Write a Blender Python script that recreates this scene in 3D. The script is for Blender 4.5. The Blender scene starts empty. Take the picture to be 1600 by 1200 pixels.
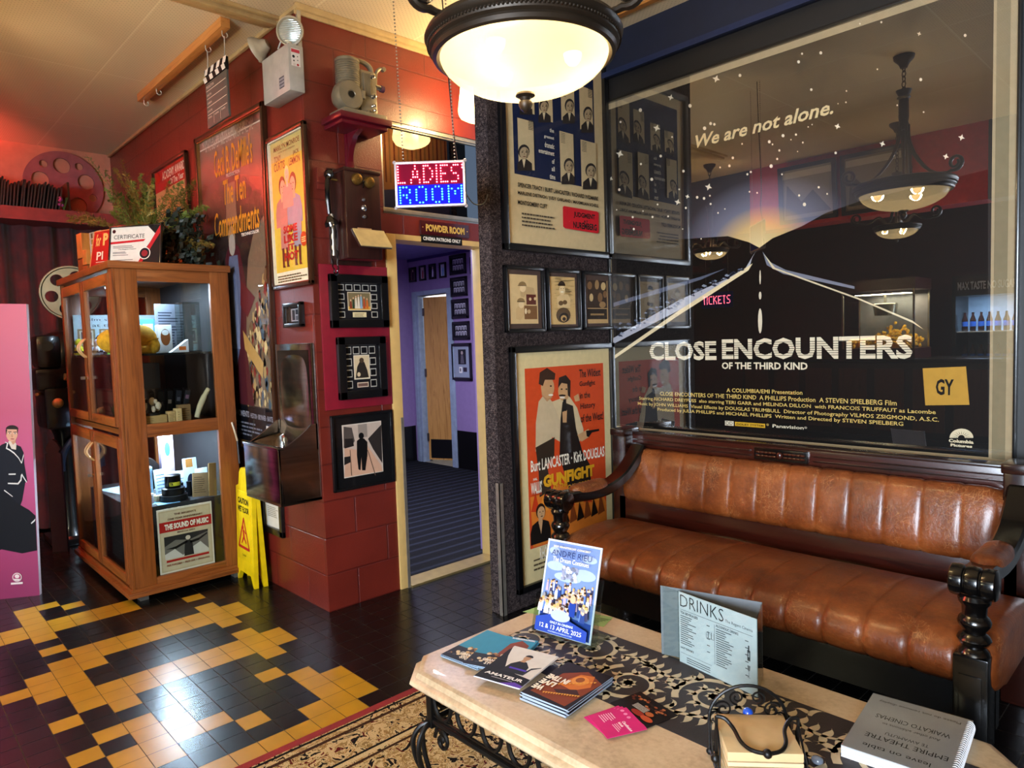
import bpy, bmesh, math, random
from mathutils import Vector, Matrix
random.seed(11)
SC = bpy.context.scene
COL = SC.collection
PI = math.pi

# ------------------------------------------------------------------ camera
CAM_R = Vector((0.688973, 0.72404604, -0.03276489))
CAM_U = Vector((-0.02415472, 0.06811881, 0.99738477))
CAM_F = Vector((-0.7243844, 0.68637975, -0.06442115))
FPX, EYE = 1083.97, 1.4
cd = bpy.data.cameras.new('camera')
cd.sensor_width = 36.0
cd.lens = FPX / 1600 * 36.0
cd.clip_start = 0.02
cam = bpy.data.objects.new('camera', cd)
COL.objects.link(cam)
m3 = Matrix((CAM_R, CAM_U, -CAM_F)).transposed()
cam.matrix_world = Matrix.Translation((0, 0, EYE)) @ m3.to_4x4()
SC.camera = cam

# ------------------------------------------------------------------ exposure
vs = SC.view_settings
vs.view_transform = 'Standard'
vs.look = 'None'
vs.gamma = 1.0
vs.use_curve_mapping = False
vs.exposure = 1.2
SC.cycles.use_denoising = True
SC.cycles.max_bounces = 8
SC.cycles.transparent_max_bounces = 16
SC.cycles.sample_clamp_indirect = 4.0
SC.cycles.caustics_reflective = False
SC.cycles.caustics_refractive = False

# ------------------------------------------------------------------ world: evening sky outside the shopfront
w = bpy.data.worlds.new('world'); SC.world = w
w.use_nodes = True
bg = w.node_tree.nodes['Background']
bg.inputs[0].default_value = (0.30, 0.42, 0.62, 1)
bg.inputs[1].default_value = 0.6

# ------------------------------------------------------------------ large lights (daylight at the shopfront, room tubes)
def light(name, kind, loc, energy, color, size=0.1, size_y=None, rot=None, aim=None, spread=None):
    l = bpy.data.lights.new(name, kind)
    l.energy = energy; l.color = color
    if kind == 'AREA':
        l.size = size
        if size_y: l.shape = 'RECTANGLE'; l.size_y = size_y
        if spread: l.spread = spread
    else:
        l.shadow_soft_size = size
    o = bpy.data.objects.new(name, l); COL.objects.link(o)
    o.location = loc
    if aim is not None:
        o.rotation_euler = (Vector(aim) - Vector(loc)).to_track_quat('-Z', 'Y').to_euler()
    elif rot: o.rotation_euler = rot
    return o
WARM = (1.0, 0.80, 0.52)
COOL = (0.62, 0.80, 1.0)
light('shopfront_daylight', 'AREA', (1.1, -4.28, 1.45), 500, (0.74, 0.86, 1.0), 2.7, 2.3, aim=(0.9, 0, 1.25))
light('red_shelf_strip', 'AREA', (-6.50, 0.0, 2.53), 125, (1.0, 0.12, 0.09), 0.10, 3.4, aim=(-6.70, 0.0, 3.1), spread=math.radians(140))

# ------------------------------------------------------------------ helpers: photo ray to a real plane (survey of the room)
def ray(x, y): return CAM_R * ((x - 800) / FPX) - CAM_U * ((y - 600) / FPX) + CAM_F
def onX(X, x, y): d = ray(x, y); t = X / d.x; return Vector((X, d.y * t, EYE + d.z * t))
def onY(Y, x, y): d = ray(x, y); t = Y / d.y; return Vector((d.x * t, Y, EYE + d.z * t))
def onZ(z, x, y): d = ray(x, y); t = (z - EYE) / d.z; return Vector((d.x * t, d.y * t, z))

# ------------------------------------------------------------------ materials
def lin(c):
    if isinstance(c, str):
        c = c.lstrip('#'); c = [int(c[i:i+2], 16) / 255 for i in (0, 2, 4)]
        return [v / 12.92 if v <= 0.04045 else ((v + 0.055) / 1.055) ** 2.4 for v in c] + [1]
    return list(c)[:3] + [1]
def setin(b, **k):
    for n, v in k.items():
        n = n.replace('_', ' ')
        if n in b.inputs: b.inputs[n].default_value = v
def base(name):
    m = bpy.data.materials.new(name); m.use_nodes = True
    return m, m.node_tree, m.node_tree.nodes['Principled BSDF']
def N(t, typ, **k):
    n = t.nodes.new(typ)
    for a, v in k.items():
        if a in n.bl_rna.properties: setattr(n, a, v)
    return n
def coords(t, scale=(1, 1, 1), rot=(0, 0, 0), kind='Object'):
    tc = N(t, 'ShaderNodeTexCoord'); mp = N(t, 'ShaderNodeMapping')
    mp.inputs['Scale'].default_value = scale; mp.inputs['Rotation'].default_value = rot
    t.links.new(tc.outputs[kind], mp.inputs['Vector']); return mp.outputs['Vector']
def ramp(t, fac, stops, interp='LINEAR'):
    r = N(t, 'ShaderNodeValToRGB'); r.color_ramp.interpolation = interp
    el = r.color_ramp.elements
    while len(el) < len(stops): el.new(0.5)
    for e, (p, c) in zip(el, stops): e.position = p; e.color = lin(c)
    t.links.new(fac, r.inputs['Fac']); return r.outputs['Color']
def noise(t, vec, scale, detail=3, rough=0.5, dist=0.0):
    n = N(t, 'ShaderNodeTexNoise'); n.inputs['Scale'].default_value = scale
    n.inputs['Detail'].default_value = detail; n.inputs['Roughness'].default_value = rough
    n.inputs['Distortion'].default_value = dist
    if vec is not None: t.links.new(vec, n.inputs['Vector'])
    return n.outputs['Fac']
def bump(t, b, h, strength=0.3, dist=0.01, inv=False):
    n = N(t, 'ShaderNodeBump'); n.invert = inv
    n.inputs['Strength'].default_value = strength; n.inputs['Distance'].default_value = dist
    t.links.new(h, n.inputs['Height']); t.links.new(n.outputs['Normal'], b.inputs['Normal'])
def mixc(t, fac, a, b, mode='MIX'):
    n = N(t, 'ShaderNodeMix', data_type='RGBA', blend_type=mode)
    for s, v in ((0, fac), (6, a), (7, b)):
        if hasattr(v, 'is_output'): t.links.new(v, n.inputs[s])
        else: n.inputs[s].default_value = v if s == 0 else lin(v)
    return n.outputs[2]
def math_(t, op, a, b=0.0, c=0.0):
    n = N(t, 'ShaderNodeMath', operation=op)
    for i, v in enumerate((a, b, c)):
        if hasattr(v, 'is_output'): t.links.new(v, n.inputs[i])
        else: n.inputs[i].default_value = v
    return n.outputs[0]
_M = {}
def mat(name, color, rough=0.5, metal=0.0, var=0.12, nscale=18, bmp=0.0, bscale=120, coat=0.0, spec=0.5, **k):
    """plain painted / moulded surface with a little procedural unevenness"""
    if name in _M: return _M[name]
    m, t, b = base(name)
    v = coords(t)
    n = noise(t, v, nscale)
    c = lin(color)
    lo = [x * (1 - var) for x in c[:3]]; hi = [min(1, x * (1 + var)) for x in c[:3]]
    t.links.new(ramp(t, n, [(0.3, lo), (0.7, hi)]), b.inputs['Base Color'])
    setin(b, Roughness=rough, Metallic=metal, Specular_IOR_Level=spec, Coat_Weight=coat, Coat_Roughness=0.1)
    if bmp: bump(t, b, noise(t, v, bscale, 4), bmp, 0.004)
    _M[name] = m; return m
def P(hexc, rough=0.55):
    """printing ink / paper"""
    key = 'ink_' + hexc.lstrip('#')
    if key in _M: return _M[key]
    m, t, b = base(key)
    v = coords(t)
    c = lin(hexc)
    t.links.new(ramp(t, noise(t, v, 35, 2), [(0.25, [x * 0.94 for x in c[:3]]), (0.75, [min(1, x * 1.05) for x in c[:3]])]), b.inputs['Base Color'])
    setin(b, Roughness=rough, Specular_IOR_Level=0.15)
    _M[key] = m; return m
def emit(name, color, strength):
    if name in _M: return _M[name]
    m = bpy.data.materials.new(name); m.use_nodes = True; t = m.node_tree
    t.nodes.remove(t.nodes['Principled BSDF'])
    e = N(t, 'ShaderNodeEmission'); e.inputs[0].default_value = lin(color); e.inputs[1].default_value = strength
    t.links.new(e.outputs[0], t.nodes['Material Output'].inputs[0])
    _M[name] = m; return m
def pane(name, ior=1.5, tint='ffffff', rough=0.0):
    """thin clear sheet: see-through plus mirror reflection by Fresnel"""
    if name in _M: return _M[name]
    m = bpy.data.materials.new(name); m.use_nodes = True; t = m.node_tree
    t.nodes.remove(t.nodes['Principled BSDF'])
    tr = N(t, 'ShaderNodeBsdfTransparent'); tr.inputs[0].default_value = lin(tint)
    gl = N(t, 'ShaderNodeBsdfGlossy'); gl.inputs['Roughness'].default_value = rough
    lw = N(t, 'ShaderNodeLayerWeight'); lw.inputs[0].default_value = 0.5
    f0 = ((ior-1)/(ior+1))**2
    fac = math_(t, 'ADD', math_(t, 'MULTIPLY', math_(t, 'POWER', lw.outputs['Facing'], 5.0), 1-f0), f0)
    mx = N(t, 'ShaderNodeMixShader')
    t.links.new(fac, mx.inputs[0]); t.links.new(tr.outputs[0], mx.inputs[1]); t.links.new(gl.outputs[0], mx.inputs[2])
    t.links.new(mx.outputs[0], t.nodes['Material Output'].inputs[0])
    _M[name] = m; return m
def wood(name, dark, light_, axis=2, rough=0.38, scale=1.0, coat=0.15):
    if name in _M: return _M[name]
    m, t, b = base(name)
    s = [16 * scale] * 3; s[axis] = 1.1 * scale
    v = coords(t, s)
    n = noise(t, v, 1.6, 5, 0.6, 1.2)
    s2 = [110 * scale] * 3; s2[axis] = 3 * scale
    n2 = noise(t, coords(t, s2), 1.0, 2)
    f = math_(t, 'ADD', math_(t, 'MULTIPLY', n, 0.75), math_(t, 'MULTIPLY', n2, 0.25))
    t.links.new(ramp(t, f, [(0.30, dark), (0.50, light_), (0.72, dark)]), b.inputs['Base Color'])
    setin(b, Roughness=rough, Coat_Weight=coat, Coat_Roughness=0.15)
    bump(t, b, n2, 0.08, 0.002)
    _M[name] = m; return m

# ------------------------------------------------------------------ mesh building
class MB:
    def __init__(s): s.v = []; s.f = []; s.m = []; s.mats = []
    def mi(s, m):
        if m not in s.mats: s.mats.append(m)
        return s.mats.index(m)
    def add(s, vs_, fs, m, M=None):
        o = len(s.v); k = s.mi(m)
        s.v += [tuple(M @ Vector(q)) if M else tuple(q) for q in vs_]
        s.f += [tuple(i + o for i in f) for f in fs]; s.m += [k] * len(fs)
        return s
    def box(s, x0, x1, y0, y1, z0, z1, m, b=0.0, M=None):
        if x1 < x0: x0, x1 = x1, x0
        if y1 < y0: y0, y1 = y1, y0
        if z1 < z0: z0, z1 = z1, z0
        if b <= 0:
            vs_ = [(x0,y0,z0),(x1,y0,z0),(x1,y1,z0),(x0,y1,z0),(x0,y0,z1),(x1,y0,z1),(x1,y1,z1),(x0,y1,z1)]
            return s.add(vs_, [(0,3,2,1),(4,5,6,7),(0,1,5,4),(1,2,6,5),(2,3,7,6),(3,0,4,7)], m, M)
        b = min(b, (x1-x0)*.45, (y1-y0)*.45, (z1-z0)*.45)
        bm = bmesh.new(); bmesh.ops.create_cube(bm, size=1)
        for q in bm.verts: q.co = Vector(((x0+x1)/2+q.co.x*(x1-x0), (y0+y1)/2+q.co.y*(y1-y0), (z0+z1)/2+q.co.z*(z1-z0)))
        bmesh.ops.bevel(bm, geom=list(bm.edges), offset=b, segments=2, affect='EDGES', profile=0.6)
        bm.verts.index_update()
        s.add([tuple(q.co) for q in bm.verts], [tuple(q.index for q in f.verts) for f in bm.faces], m, M); bm.free(); return s
    def tube(s, pts, r, m, n=8, closed=False, M=None, flat=1.0):
        pts = [Vector(p) for p in pts]; L = len(pts)
        rs = r if isinstance(r, (list, tuple)) else [r] * L
        vs_, fs = [], []; up = None
        for i, p in enumerate(pts):
            a = pts[(i-1) % L] if (closed or i > 0) else p
            c = pts[(i+1) % L] if (closed or i < L-1) else p
            t = (c - a).normalized() if (c - a).length > 1e-9 else Vector((0,0,1))
            if up is None:
                up = Vector((0,0,1)) if abs(t.z) < 0.9 else Vector((1,0,0))
            x = (up - t * up.dot(t)); x = x.normalized() if x.length > 1e-6 else t.orthogonal().normalized()
            up = x; y = t.cross(x)
            for k in range(n):
                an = 2*PI*k/n
                vs_.append(p + (x*math.cos(an) + y*math.sin(an)*flat) * rs[i])
        seg = L if closed else L-1
        for i in range(seg):
            j = (i+1) % L
            for k in range(n):
                fs.append((i*n+k, i*n+(k+1)%n, j*n+(k+1)%n, j*n+k))
        if not closed:
            fs.append(tuple(range(n-1,-1,-1))); fs.append(tuple((L-1)*n+k for k in range(n)))
        return s.add(vs_, fs, m, M)
    def cyl(s, p0, p1, r, m, n=16, r1=None, M=None):
        return s.tube([p0, p1], [r, r if r1 is None else r1], m, n, M=M)
    def lathe(s, prof, m, n=24, M=None, arc=2*PI):
        full = arc > 6.28; k = n if full else n+1
        vs_, fs = [], []
        for r_, z in prof:
            for i in range(k):
                a = arc*i/n; vs_.append((r_*math.cos(a), r_*math.sin(a), z))
        for j in range(len(prof)-1):
            for i in range(n):
                i2 = (i+1) % k
                fs.append((j*k+i, j*k+i2, (j+1)*k+i2, (j+1)*k+i))
        if full:
            if prof[0][0] > 1e-6: fs.append(tuple(range(k-1,-1,-1)))
            if prof[-1][0] > 1e-6: fs.append(tuple((len(prof)-1)*k+i for i in range(k)))
        return s.add(vs_, fs, m, M)
    def ball(s, c, r, m, n=16, sc=(1,1,1), M=None):
        pr = [(max(1e-7, math.sin(PI*i/(n//2))), -math.cos(PI*i/(n//2))) for i in range(n//2+1)]
        T = Matrix.Translation(c) @ Matrix.Diagonal((r*sc[0], r*sc[1], r*sc[2], 1))
        return s.lathe(pr, m, n, M=(M @ T) if M else T)
    def poly(s, pts, m, y=0.0, M=None):
        """flat polygon in the local x-z plane, facing -y"""
        A = sum(pts[i][0]*pts[(i+1)%len(pts)][1]-pts[(i+1)%len(pts)][0]*pts[i][1] for i in range(len(pts)))
        if A < 0: pts = pts[::-1]
        return s.add([(p[0], y, p[1]) for p in pts], [tuple(range(len(pts)))], m, M)
    def rect(s, x0, z0, x1, z1, m, y=0.0): return s.poly([(x0,z0),(x1,z0),(x1,z1),(x0,z1)], m, y)
    def prism(s, pts, y0, y1, m, M=None):
        """x-z outline extruded along y"""
        A = sum(pts[i][0]*pts[(i+1)%len(pts)][1]-pts[(i+1)%len(pts)][0]*pts[i][1] for i in range(len(pts)))
        if A < 0: pts = pts[::-1]
        n = len(pts)
        vs_ = [(p[0], y0, p[1]) for p in pts] + [(p[0], y1, p[1]) for p in pts]
        fs = [tuple(range(n)), tuple(range(2*n-1, n-1, -1))] + [(i, n+i, n+(i+1)%n, (i+1)%n) for i in range(n)]
        return s.add(vs_, fs, m, M)
    def text(s, txt, x0, z0, x1, z1, m, y=0.0, bold=0.0, shear=0.0, M=None, keep=None):
        """lettering fitted to the box x0..x1, z0..z1 (keep='l','c','r' keeps the natural width instead)"""
        vs_, fs, bb = glyphs(txt, bold, shear)
        w_, h_ = bb[1]-bb[0], bb[3]-bb[2]
        if w_ <= 0 or h_ <= 0: return s
        sx, sz = (x1-x0)/w_, (z1-z0)/h_
        if keep:
            sx = min(sx, sz*1.25)
            off = {'l': 0, 'c': (x1-x0-w_*sx)/2, 'r': x1-x0-w_*sx}[keep]
        else: off = 0
        return s.add([(x0+off+(a-bb[0])*sx, y, z0+(b-bb[2])*sz) for a, b in vs_], fs, m, M)
    def build(s, name, parent=None, loc=None, rot=None, sharp=35, world=False):
        me = bpy.data.meshes.new(name)
        V = s.v
        if world and parent is not None:
            pl = parent.matrix_world if parent.parent is None else parent.parent.matrix_basis @ parent.matrix_basis
            inv = parent_world(parent).inverted(); V = [tuple(inv @ Vector(q)) for q in V]
        me.from_pydata(V, [], s.f); me.update()
        for m in s.mats: me.materials.append(m)
        me.polygons.foreach_set('material_index', s.m)
        me.validate()
        if sharp:
            me.polygons.foreach_set('use_smooth', [True]*len(me.polygons)); me.set_sharp_from_angle(angle=math.radians(sharp))
        o = bpy.data.objects.new(name, me); COL.objects.link(o)
        if parent: o.parent = parent
        if loc: o.location = loc
        if rot: o.rotation_euler = rot
        return o
def parent_world(o):
    return (parent_world(o.parent) @ o.matrix_basis) if o.parent else o.matrix_basis.copy()
_G = {}
def glyphs(txt, bold=0.0, shear=0.0):
    key = (txt, bold, shear)
    if key in _G: return _G[key]
    cu = bpy.data.curves.new('lettering', 'FONT'); cu.body = txt; cu.size = 1; cu.resolution_u = 2
    cu.offset = bold; cu.shear = shear; cu.fill_mode = 'FRONT'
    ob = bpy.data.objects.new('lettering', cu)
    me = ob.to_mesh()
    vs_ = [(q.co.x, q.co.y) for q in me.vertices]
    fs = [tuple(p.vertices) if p.normal.z > 0 else tuple(p.vertices)[::-1] for p in me.polygons]
    ob.to_mesh_clear(); bpy.data.objects.remove(ob); bpy.data.curves.remove(cu)
    if vs_:
        xs = [a for a, b in vs_]; ys = [b for a, b in vs_]; bb = (min(xs), max(xs), min(ys), max(ys))
    else: bb = (0, 0, 0, 0)
    _G[key] = (vs_, fs, bb); return _G[key]

# ------------------------------------------------------------------ naming
def tag(o, label=None, cat=None, group=None, kind=None):
    if label: o['label'] = label
    if cat: o['category'] = cat
    if group: o['group'] = group
    if kind: o['kind'] = kind
    return o
def thing(name, label, cat, loc=(0,0,0), rz=0.0, group=None, rot=None):
    o = bpy.data.objects.new(name, None); COL.objects.link(o)
    o.empty_display_size = 0.05
    o.location = loc; o.rotation_euler = rot if rot else (0, 0, rz)
    return tag(o, label, cat, group)
def struct(mb, name, parent=None, **k):
    o = mb.build(name, parent, **k)
    if not parent: o['kind'] = 'structure'
    return o
def dup(root, loc=None, rot=None, label=None, group=None):
    r = root.copy(); COL.objects.link(r)
    if loc is not None: r.location = loc
    if rot is not None: r.rotation_euler = rot
    if label: r['label'] = label
    if group: r['group'] = group
    for ch in list(root.children):
        c = ch.copy(); COL.objects.link(c); c.parent = r
        for g in list(ch.children):
            d = g.copy(); COL.objects.link(d); d.parent = c
    return r
def ell(cx, cz, rx, rz, n=16, a0=0, a1=2*PI):
    full = a1-a0 > 6.28
    k = n if full else n+1
    return [(cx+rx*math.cos(a0+(a1-a0)*i/n), cz+rz*math.sin(a0+(a1-a0)*i/n)) for i in range(k)]
def arcpts(c, r, a0, a1, n, f):
    return [f(c, r, a0+(a1-a0)*i/n) for i in range(n+1)]
def smooth_path(pts, n=6):
    """Catmull-Rom through the points"""
    P_ = [Vector(p) for p in pts]; out = []
    for i in range(len(P_)-1):
        a = P_[max(i-1,0)]; b = P_[i]; c = P_[i+1]; d = P_[min(i+2,len(P_)-1)]
        for k in range(n):
            t = k/n
            out.append(0.5*((2*b)+(c-a)*t+(2*a-5*b+4*c-d)*t*t+(3*b-a-3*c+d)*t**3))
    out.append(P_[-1]); return out

# =================================================================== THE SETTING
CEIL = 3.09
RX = -3.27          # face of the powder-room wall (plane X)
RY = 1.725          # face of the red poster wall (plane Y)
PX = -2.55          # face of the carpeted screen wall
WY = 3.235          # big poster wall
FX = -6.755         # far wall

def m_brick(name, col, mortar, bw=0.39, rh=0.195, rough=0.33):
    m, t, b = base(name)
    tc = N(t, 'ShaderNodeTexCoord'); sp = N(t, 'ShaderNodeSeparateXYZ'); cb = N(t, 'ShaderNodeCombineXYZ')
    t.links.new(tc.outputs['Object'], sp.inputs[0])
    t.links.new(math_(t, 'ADD', sp.outputs[0], sp.outputs[1]), cb.inputs[0]); t.links.new(sp.outputs[2], cb.inputs[1])
    br = N(t, 'ShaderNodeTexBrick'); br.offset = 0.5
    t.links.new(cb.outputs[0], br.inputs['Vector'])
    c = lin(col)
    br.inputs['Color1'].default_value = c; br.inputs['Color2'].default_value = [x*0.82 for x in c[:3]]+[1]
    br.inputs['Mortar'].default_value = lin(mortar)
    for k, v in (('Scale', 1), ('Mortar Size', 0.005), ('Mortar Smooth', 0.35), ('Brick Width', bw), ('Row Height', rh)): br.inputs[k].default_value = v
    n1 = noise(t, tc.outputs['Object'], 5, 3)
    col2 = mixc(t, 0.35, br.outputs['Color'], ramp(t, n1, [(0.3, [x*0.6 for x in c[:3]]), (0.7, [min(1, x*1.25) for x in c[:3]])]))
    t.links.new(col2, b.inputs['Base Color'])
    n2 = noise(t, tc.outputs['Object'], 140, 4, 0.7)
    h = math_(t, 'SUBTRACT', math_(t, 'MULTIPLY', n2, 0.5), br.outputs['Fac'])
    bump(t, b, h, 0.55, 0.006)
    setin(b, Roughness=rough, Coat_Weight=0.25, Coat_Roughness=0.2)
    return m
M_RED = m_brick('red_block_paint', '6a2117', '4a100c')
M_NAVY = mat('navy_wall_paint', '0b1226', 0.55, bmp=0.1)
M_DARK = mat('dark_brown_wall_paint', '0d0a09', 0.5)
M_CREAM = mat('cream_gloss_paint', 'c9a566', 0.35, var=0.06)
M_PURPLE = mat('lilac_wall_paint', '86709c', 0.5, var=0.05)
M_WHITE = mat('white_paint', 'c9c6bd', 0.4, var=0.05)
M_BLACKP = mat('black_satin_paint', '070708', 0.35)

def m_ceiling():
    m, t, b = base('perforated_ceiling_board')
    v = coords(t)
    sp = N(t, 'ShaderNodeSeparateXYZ'); t.links.new(v, sp.inputs[0])
    def w(o): return math_(t, 'SINE', math_(t, 'MULTIPLY', o, 2*PI/0.026))
    d = math_(t, 'MULTIPLY', w(sp.outputs[0]), w(sp.outputs[1]))
    hole = math_(t, 'GREATER_THAN', d, 0.80)
    br = N(t, 'ShaderNodeTexBrick'); br.offset = 0.0
    t.links.new(v, br.inputs['Vector'])
    for k, x in (('Scale', 1), ('Mortar Size', 0.005), ('Mortar Smooth', 0.2), ('Brick Width', 1.2), ('Row Height', 0.6)): br.inputs[k].default_value = x
    br.inputs['Color1'].default_value = lin('d8c6a6'); br.inputs['Color2'].default_value = lin('d2bf9e'); br.inputs['Mortar'].default_value = lin('e4d6b8')
    c = mixc(t, math_(t, 'MULTIPLY', hole, 0.45), br.outputs['Color'], '3d2f22')
    t.links.new(c, b.inputs['Base Color'])
    bump(t, b, br.outputs['Fac'], 0.3, 0.004)
    setin(b, Roughness=0.5)
    return m
M_CEIL = m_ceiling()

# ---- floor: individual 100 mm tiles, black with a mustard pattern
TX0, TY0, TP, TQ = -4.609, 0.5445, 0.1012, 0.1016
YEL = {-3: {3, 4}, -4: {3, 4}, -5: {3, 4}, -2: {3, 4, 11}, -1: {3, 4, 10, 11, 12, 15, 18},
       0: {0, 1, 2, 3, 4, 5, 7, 9, 10, 11, 12, 13, 14, 17, 19, 20, 21}, 1: {0, 3, 4, 8, 9, 10, 13, 14, 15, 17, 18, 19, 20},
       2: {1, 3, 4, 8, 9, 13, 14, 18, 19, 22}, 3: {3, 4, 8, 9, 13, 14, 19, 22}, 4: {3, 4, 8, 9, 13, 14, 20, 22},
       5: {8, 9, 13, 14, 22}, 6: {8, 9, 13, 14, 17, 21, 22}, 7: {5, 7, 8, 9, 10, 12, 13, 14, 15, 18, 19, 20, 21, 22},
       8: {8, 9, 13, 14, 19, 20, 21}}
M_TB = mat('black_glazed_tile', '0a0909', 0.26, var=0.35, nscale=9, bmp=0.06, bscale=60, spec=0.5)
M_TY = mat('mustard_glazed_tile', 'a87e1e', 0.28, var=0.10, nscale=9, bmp=0.06, bscale=60, spec=0.5)
M_GR = mat('grey_tile_grout', '57524c', 0.85)
fl = MB()
fl.box(FX-0.1, 2.7, -4.3, 3.35, -0.08, -0.0025, M_GR)
for i in range(-22, 72):
    for j in range(-48, 27):
        x0, y0 = TX0+i*TP, TY0+j*TQ
        g = 0.0013
        yel = i in YEL.get(j, ())
        fl.add([(x0+g, y0+g, 0), (x0+TP-g, y0+g, 0), (x0+TP-g, y0+TQ-g, 0), (x0+g, y0+TQ-g, 0)], [(0, 1, 2, 3)], M_TY if yel else M_TB)
struct(fl, 'floor', sharp=0)

# ---- ceiling
ce = MB(); ce.box(FX-0.1, 2.7, -4.3, 3.35, CEIL, CEIL+0.08, M_CEIL)
struct(ce, 'ceiling', sharp=0)

# ---- walls
wl = MB(); wl.box(FX, RX-0.12, RY, RY+0.12, 0, CEIL, M_RED)
struct(wl, 'wall_poster_side', sharp=0)
wd = MB()
DY0, DY1, DZ = 2.235, 2.905, 1.975    # door opening
wd.box(RX-0.12, RX, RY, 2.17, 0, CEIL, M_RED)
wd.box(RX-0.12, RX, 2.965, WY+0.1, 0, CEIL, M_RED)
wd.box(RX-0.12, RX, 2.17, 2.965, 2.005, 2.115, M_RED)
wd.box(RX-0.12, RX, 2.17, 2.965, 2.625, CEIL, M_RED)
wd.box(RX-0.12, RX-0.04, 2.17, 2.965, 2.115, 2.625, M_DARK)
struct(wd, 'wall_powder_room', sharp=0)
wf = MB(); wf.box(FX-0.1, FX, -4.3, RY+0.12, 0, CEIL, mat('salmon_far_wall', 'd08a70', 0.6, var=0.06))
struct(wf, 'wall_far', sharp=0)

M_CARPET = None
def m_carpet():
    m, t, b = base('speckled_wall_carpet')
    v = coords(t)
    n = noise(t, v, 260, 2, 0.8); n2 = noise(t, v, 90, 3)
    t.links.new(ramp(t, math_(t, 'ADD', math_(t, 'MULTIPLY', n, 0.7), math_(t, 'MULTIPLY', n2, 0.3)), [(0.36, '0c090a'), (0.50, '2c2426'), (0.66, '766864')]), b.inputs['Base Color'])
    setin(b, Roughness=0.95, Specular_IOR_Level=0.1)
    bump(t, b, n, 0.8, 0.006)
    return m
M_CARPET = m_carpet()
SY = 2.305
ws = MB(); ws.box(PX-0.09, PX, SY, WY, 0, CEIL, M_CARPET, b=0.004)
struct(ws, 'wall_screen', sharp=0)
ag = MB()
ag.box(PX-0.022, PX+0.004, SY-0.005, SY, 0, 0.68, mat('brushed_aluminium', 'b0a89c', 0.35, 0.8, bmp=0.1))
ag.box(PX, PX+0.004, SY-0.005, SY+0.022, 0, 0.68, mat('brushed_aluminium', '9a938a'))
struct(ag, 'trim_screen_corner_guard')
wp = MB()
wp.box(PX-0.09, 2.7, WY, WY+0.1, 0, 2.86, M_DARK)
wp.box(PX-0.09, 2.7, WY-0.03, WY+0.1, 2.86, CEIL, M_NAVY)
wp.box(PX, 2.7, WY-0.05, WY-0.03, 2.855, 2.885, mat('navy_ledge', '16213f', 0.4))
struct(wp, 'wall_big_poster', sharp=0)
m_bw = mat('dark_red_back_wall', '3a0d0c', 0.6)
wb = MB(); wb.box(FX-0.1, -0.35, -4.3, -4.2, 0, CEIL, m_bw); wb.box(-0.35, 2.7, -4.3, -4.2, 0, 0.25, m_bw); wb.box(-0.35, 2.7, -4.3, -4.2, 2.65, CEIL, m_bw); wb.box(2.5, 2.7, -4.3, -4.2, 0.25, 2.65, m_bw)
struct(wb, 'wall_back', sharp=0)
wr = MB()
wr.box(2.6, 2.7, -4.2, WY, 0, CEIL, mat('tan_side_wall', '8a6a48', 0.6))
struct(wr, 'wall_near_side', sharp=0)
wn = MB()
for x in (-0.35, 0.58, 1.50, 2.44): wn.box(x, x+0.06, -4.26, -4.19, 0.25, 2.65, M_BLACKP)
wn.box(-0.35, 2.5, -4.26, -4.19, 0.25, 0.31, M_BLACKP); wn.box(-0.35, 2.5, -4.26, -4.19, 2.59, 2.65, M_BLACKP)
w1 = struct(wn, 'window_1')
wg = MB(); wg.box(-0.30, 2.45, -4.228, -4.222, 0.30, 2.60, pane('shopfront_glass', 1.45))
wg.build('glass', w1)
# bulkhead over the foyer, only seen as a reflection in the big poster's glass
bk = MB()
for x0, x1, m_ in ((-4.6, -3.62, mat('dark_bulkhead', '1c130f', 0.5)), (-3.62, -1.5, mat('bright_red_bulkhead', 'b3101a', 0.5)), (-1.5, 2.6, mat('dark_bulkhead', '1c130f'))): bk.box(x0, x1, -0.80, -0.55, 2.44, CEIL, m_)
struct(bk, 'trim_bulkhead')

# ---- cornices
tr = MB()
tr.box(FX, RX, RY-0.022, RY, CEIL-0.022, CEIL, mat('cream_cornice', 'b89c6c', 0.4), b=0.006)
struct(tr, 'trim_cornice_left')
tr = MB()
tr.box(RX, RX+0.03, RY-0.03, WY, CEIL-0.032, CEIL, mat('cream_cornice', 'cdb27c', 0.4), b=0.008)
tr.box(RX, RX+0.014, RY-0.03, WY, CEIL-0.052, CEIL-0.03, mat('cream_cornice', 'cdb27c'), b=0.004)
struct(tr, 'trim_cornice_right')
tr = MB()
tr.box(PX-0.09, 2.6, 3.03, 3.065, CEIL-0.014, CEIL, wood('ceiling_batten_wood', '7a4a1c', 'a86d30', 0))
for x0, x1, d_ in ((-3.60, -3.575, .010), (-3.565, -3.53, .022), (-3.52, -3.475, .034), (-3.465, -3.44, .018)): tr.box(x0, x1, 0.22, RY-0.02, CEIL-d_, CEIL, mat('cream_cornice', 'cdb27c'), b=0.004)
struct(tr, 'trim_ceiling_batten')

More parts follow.
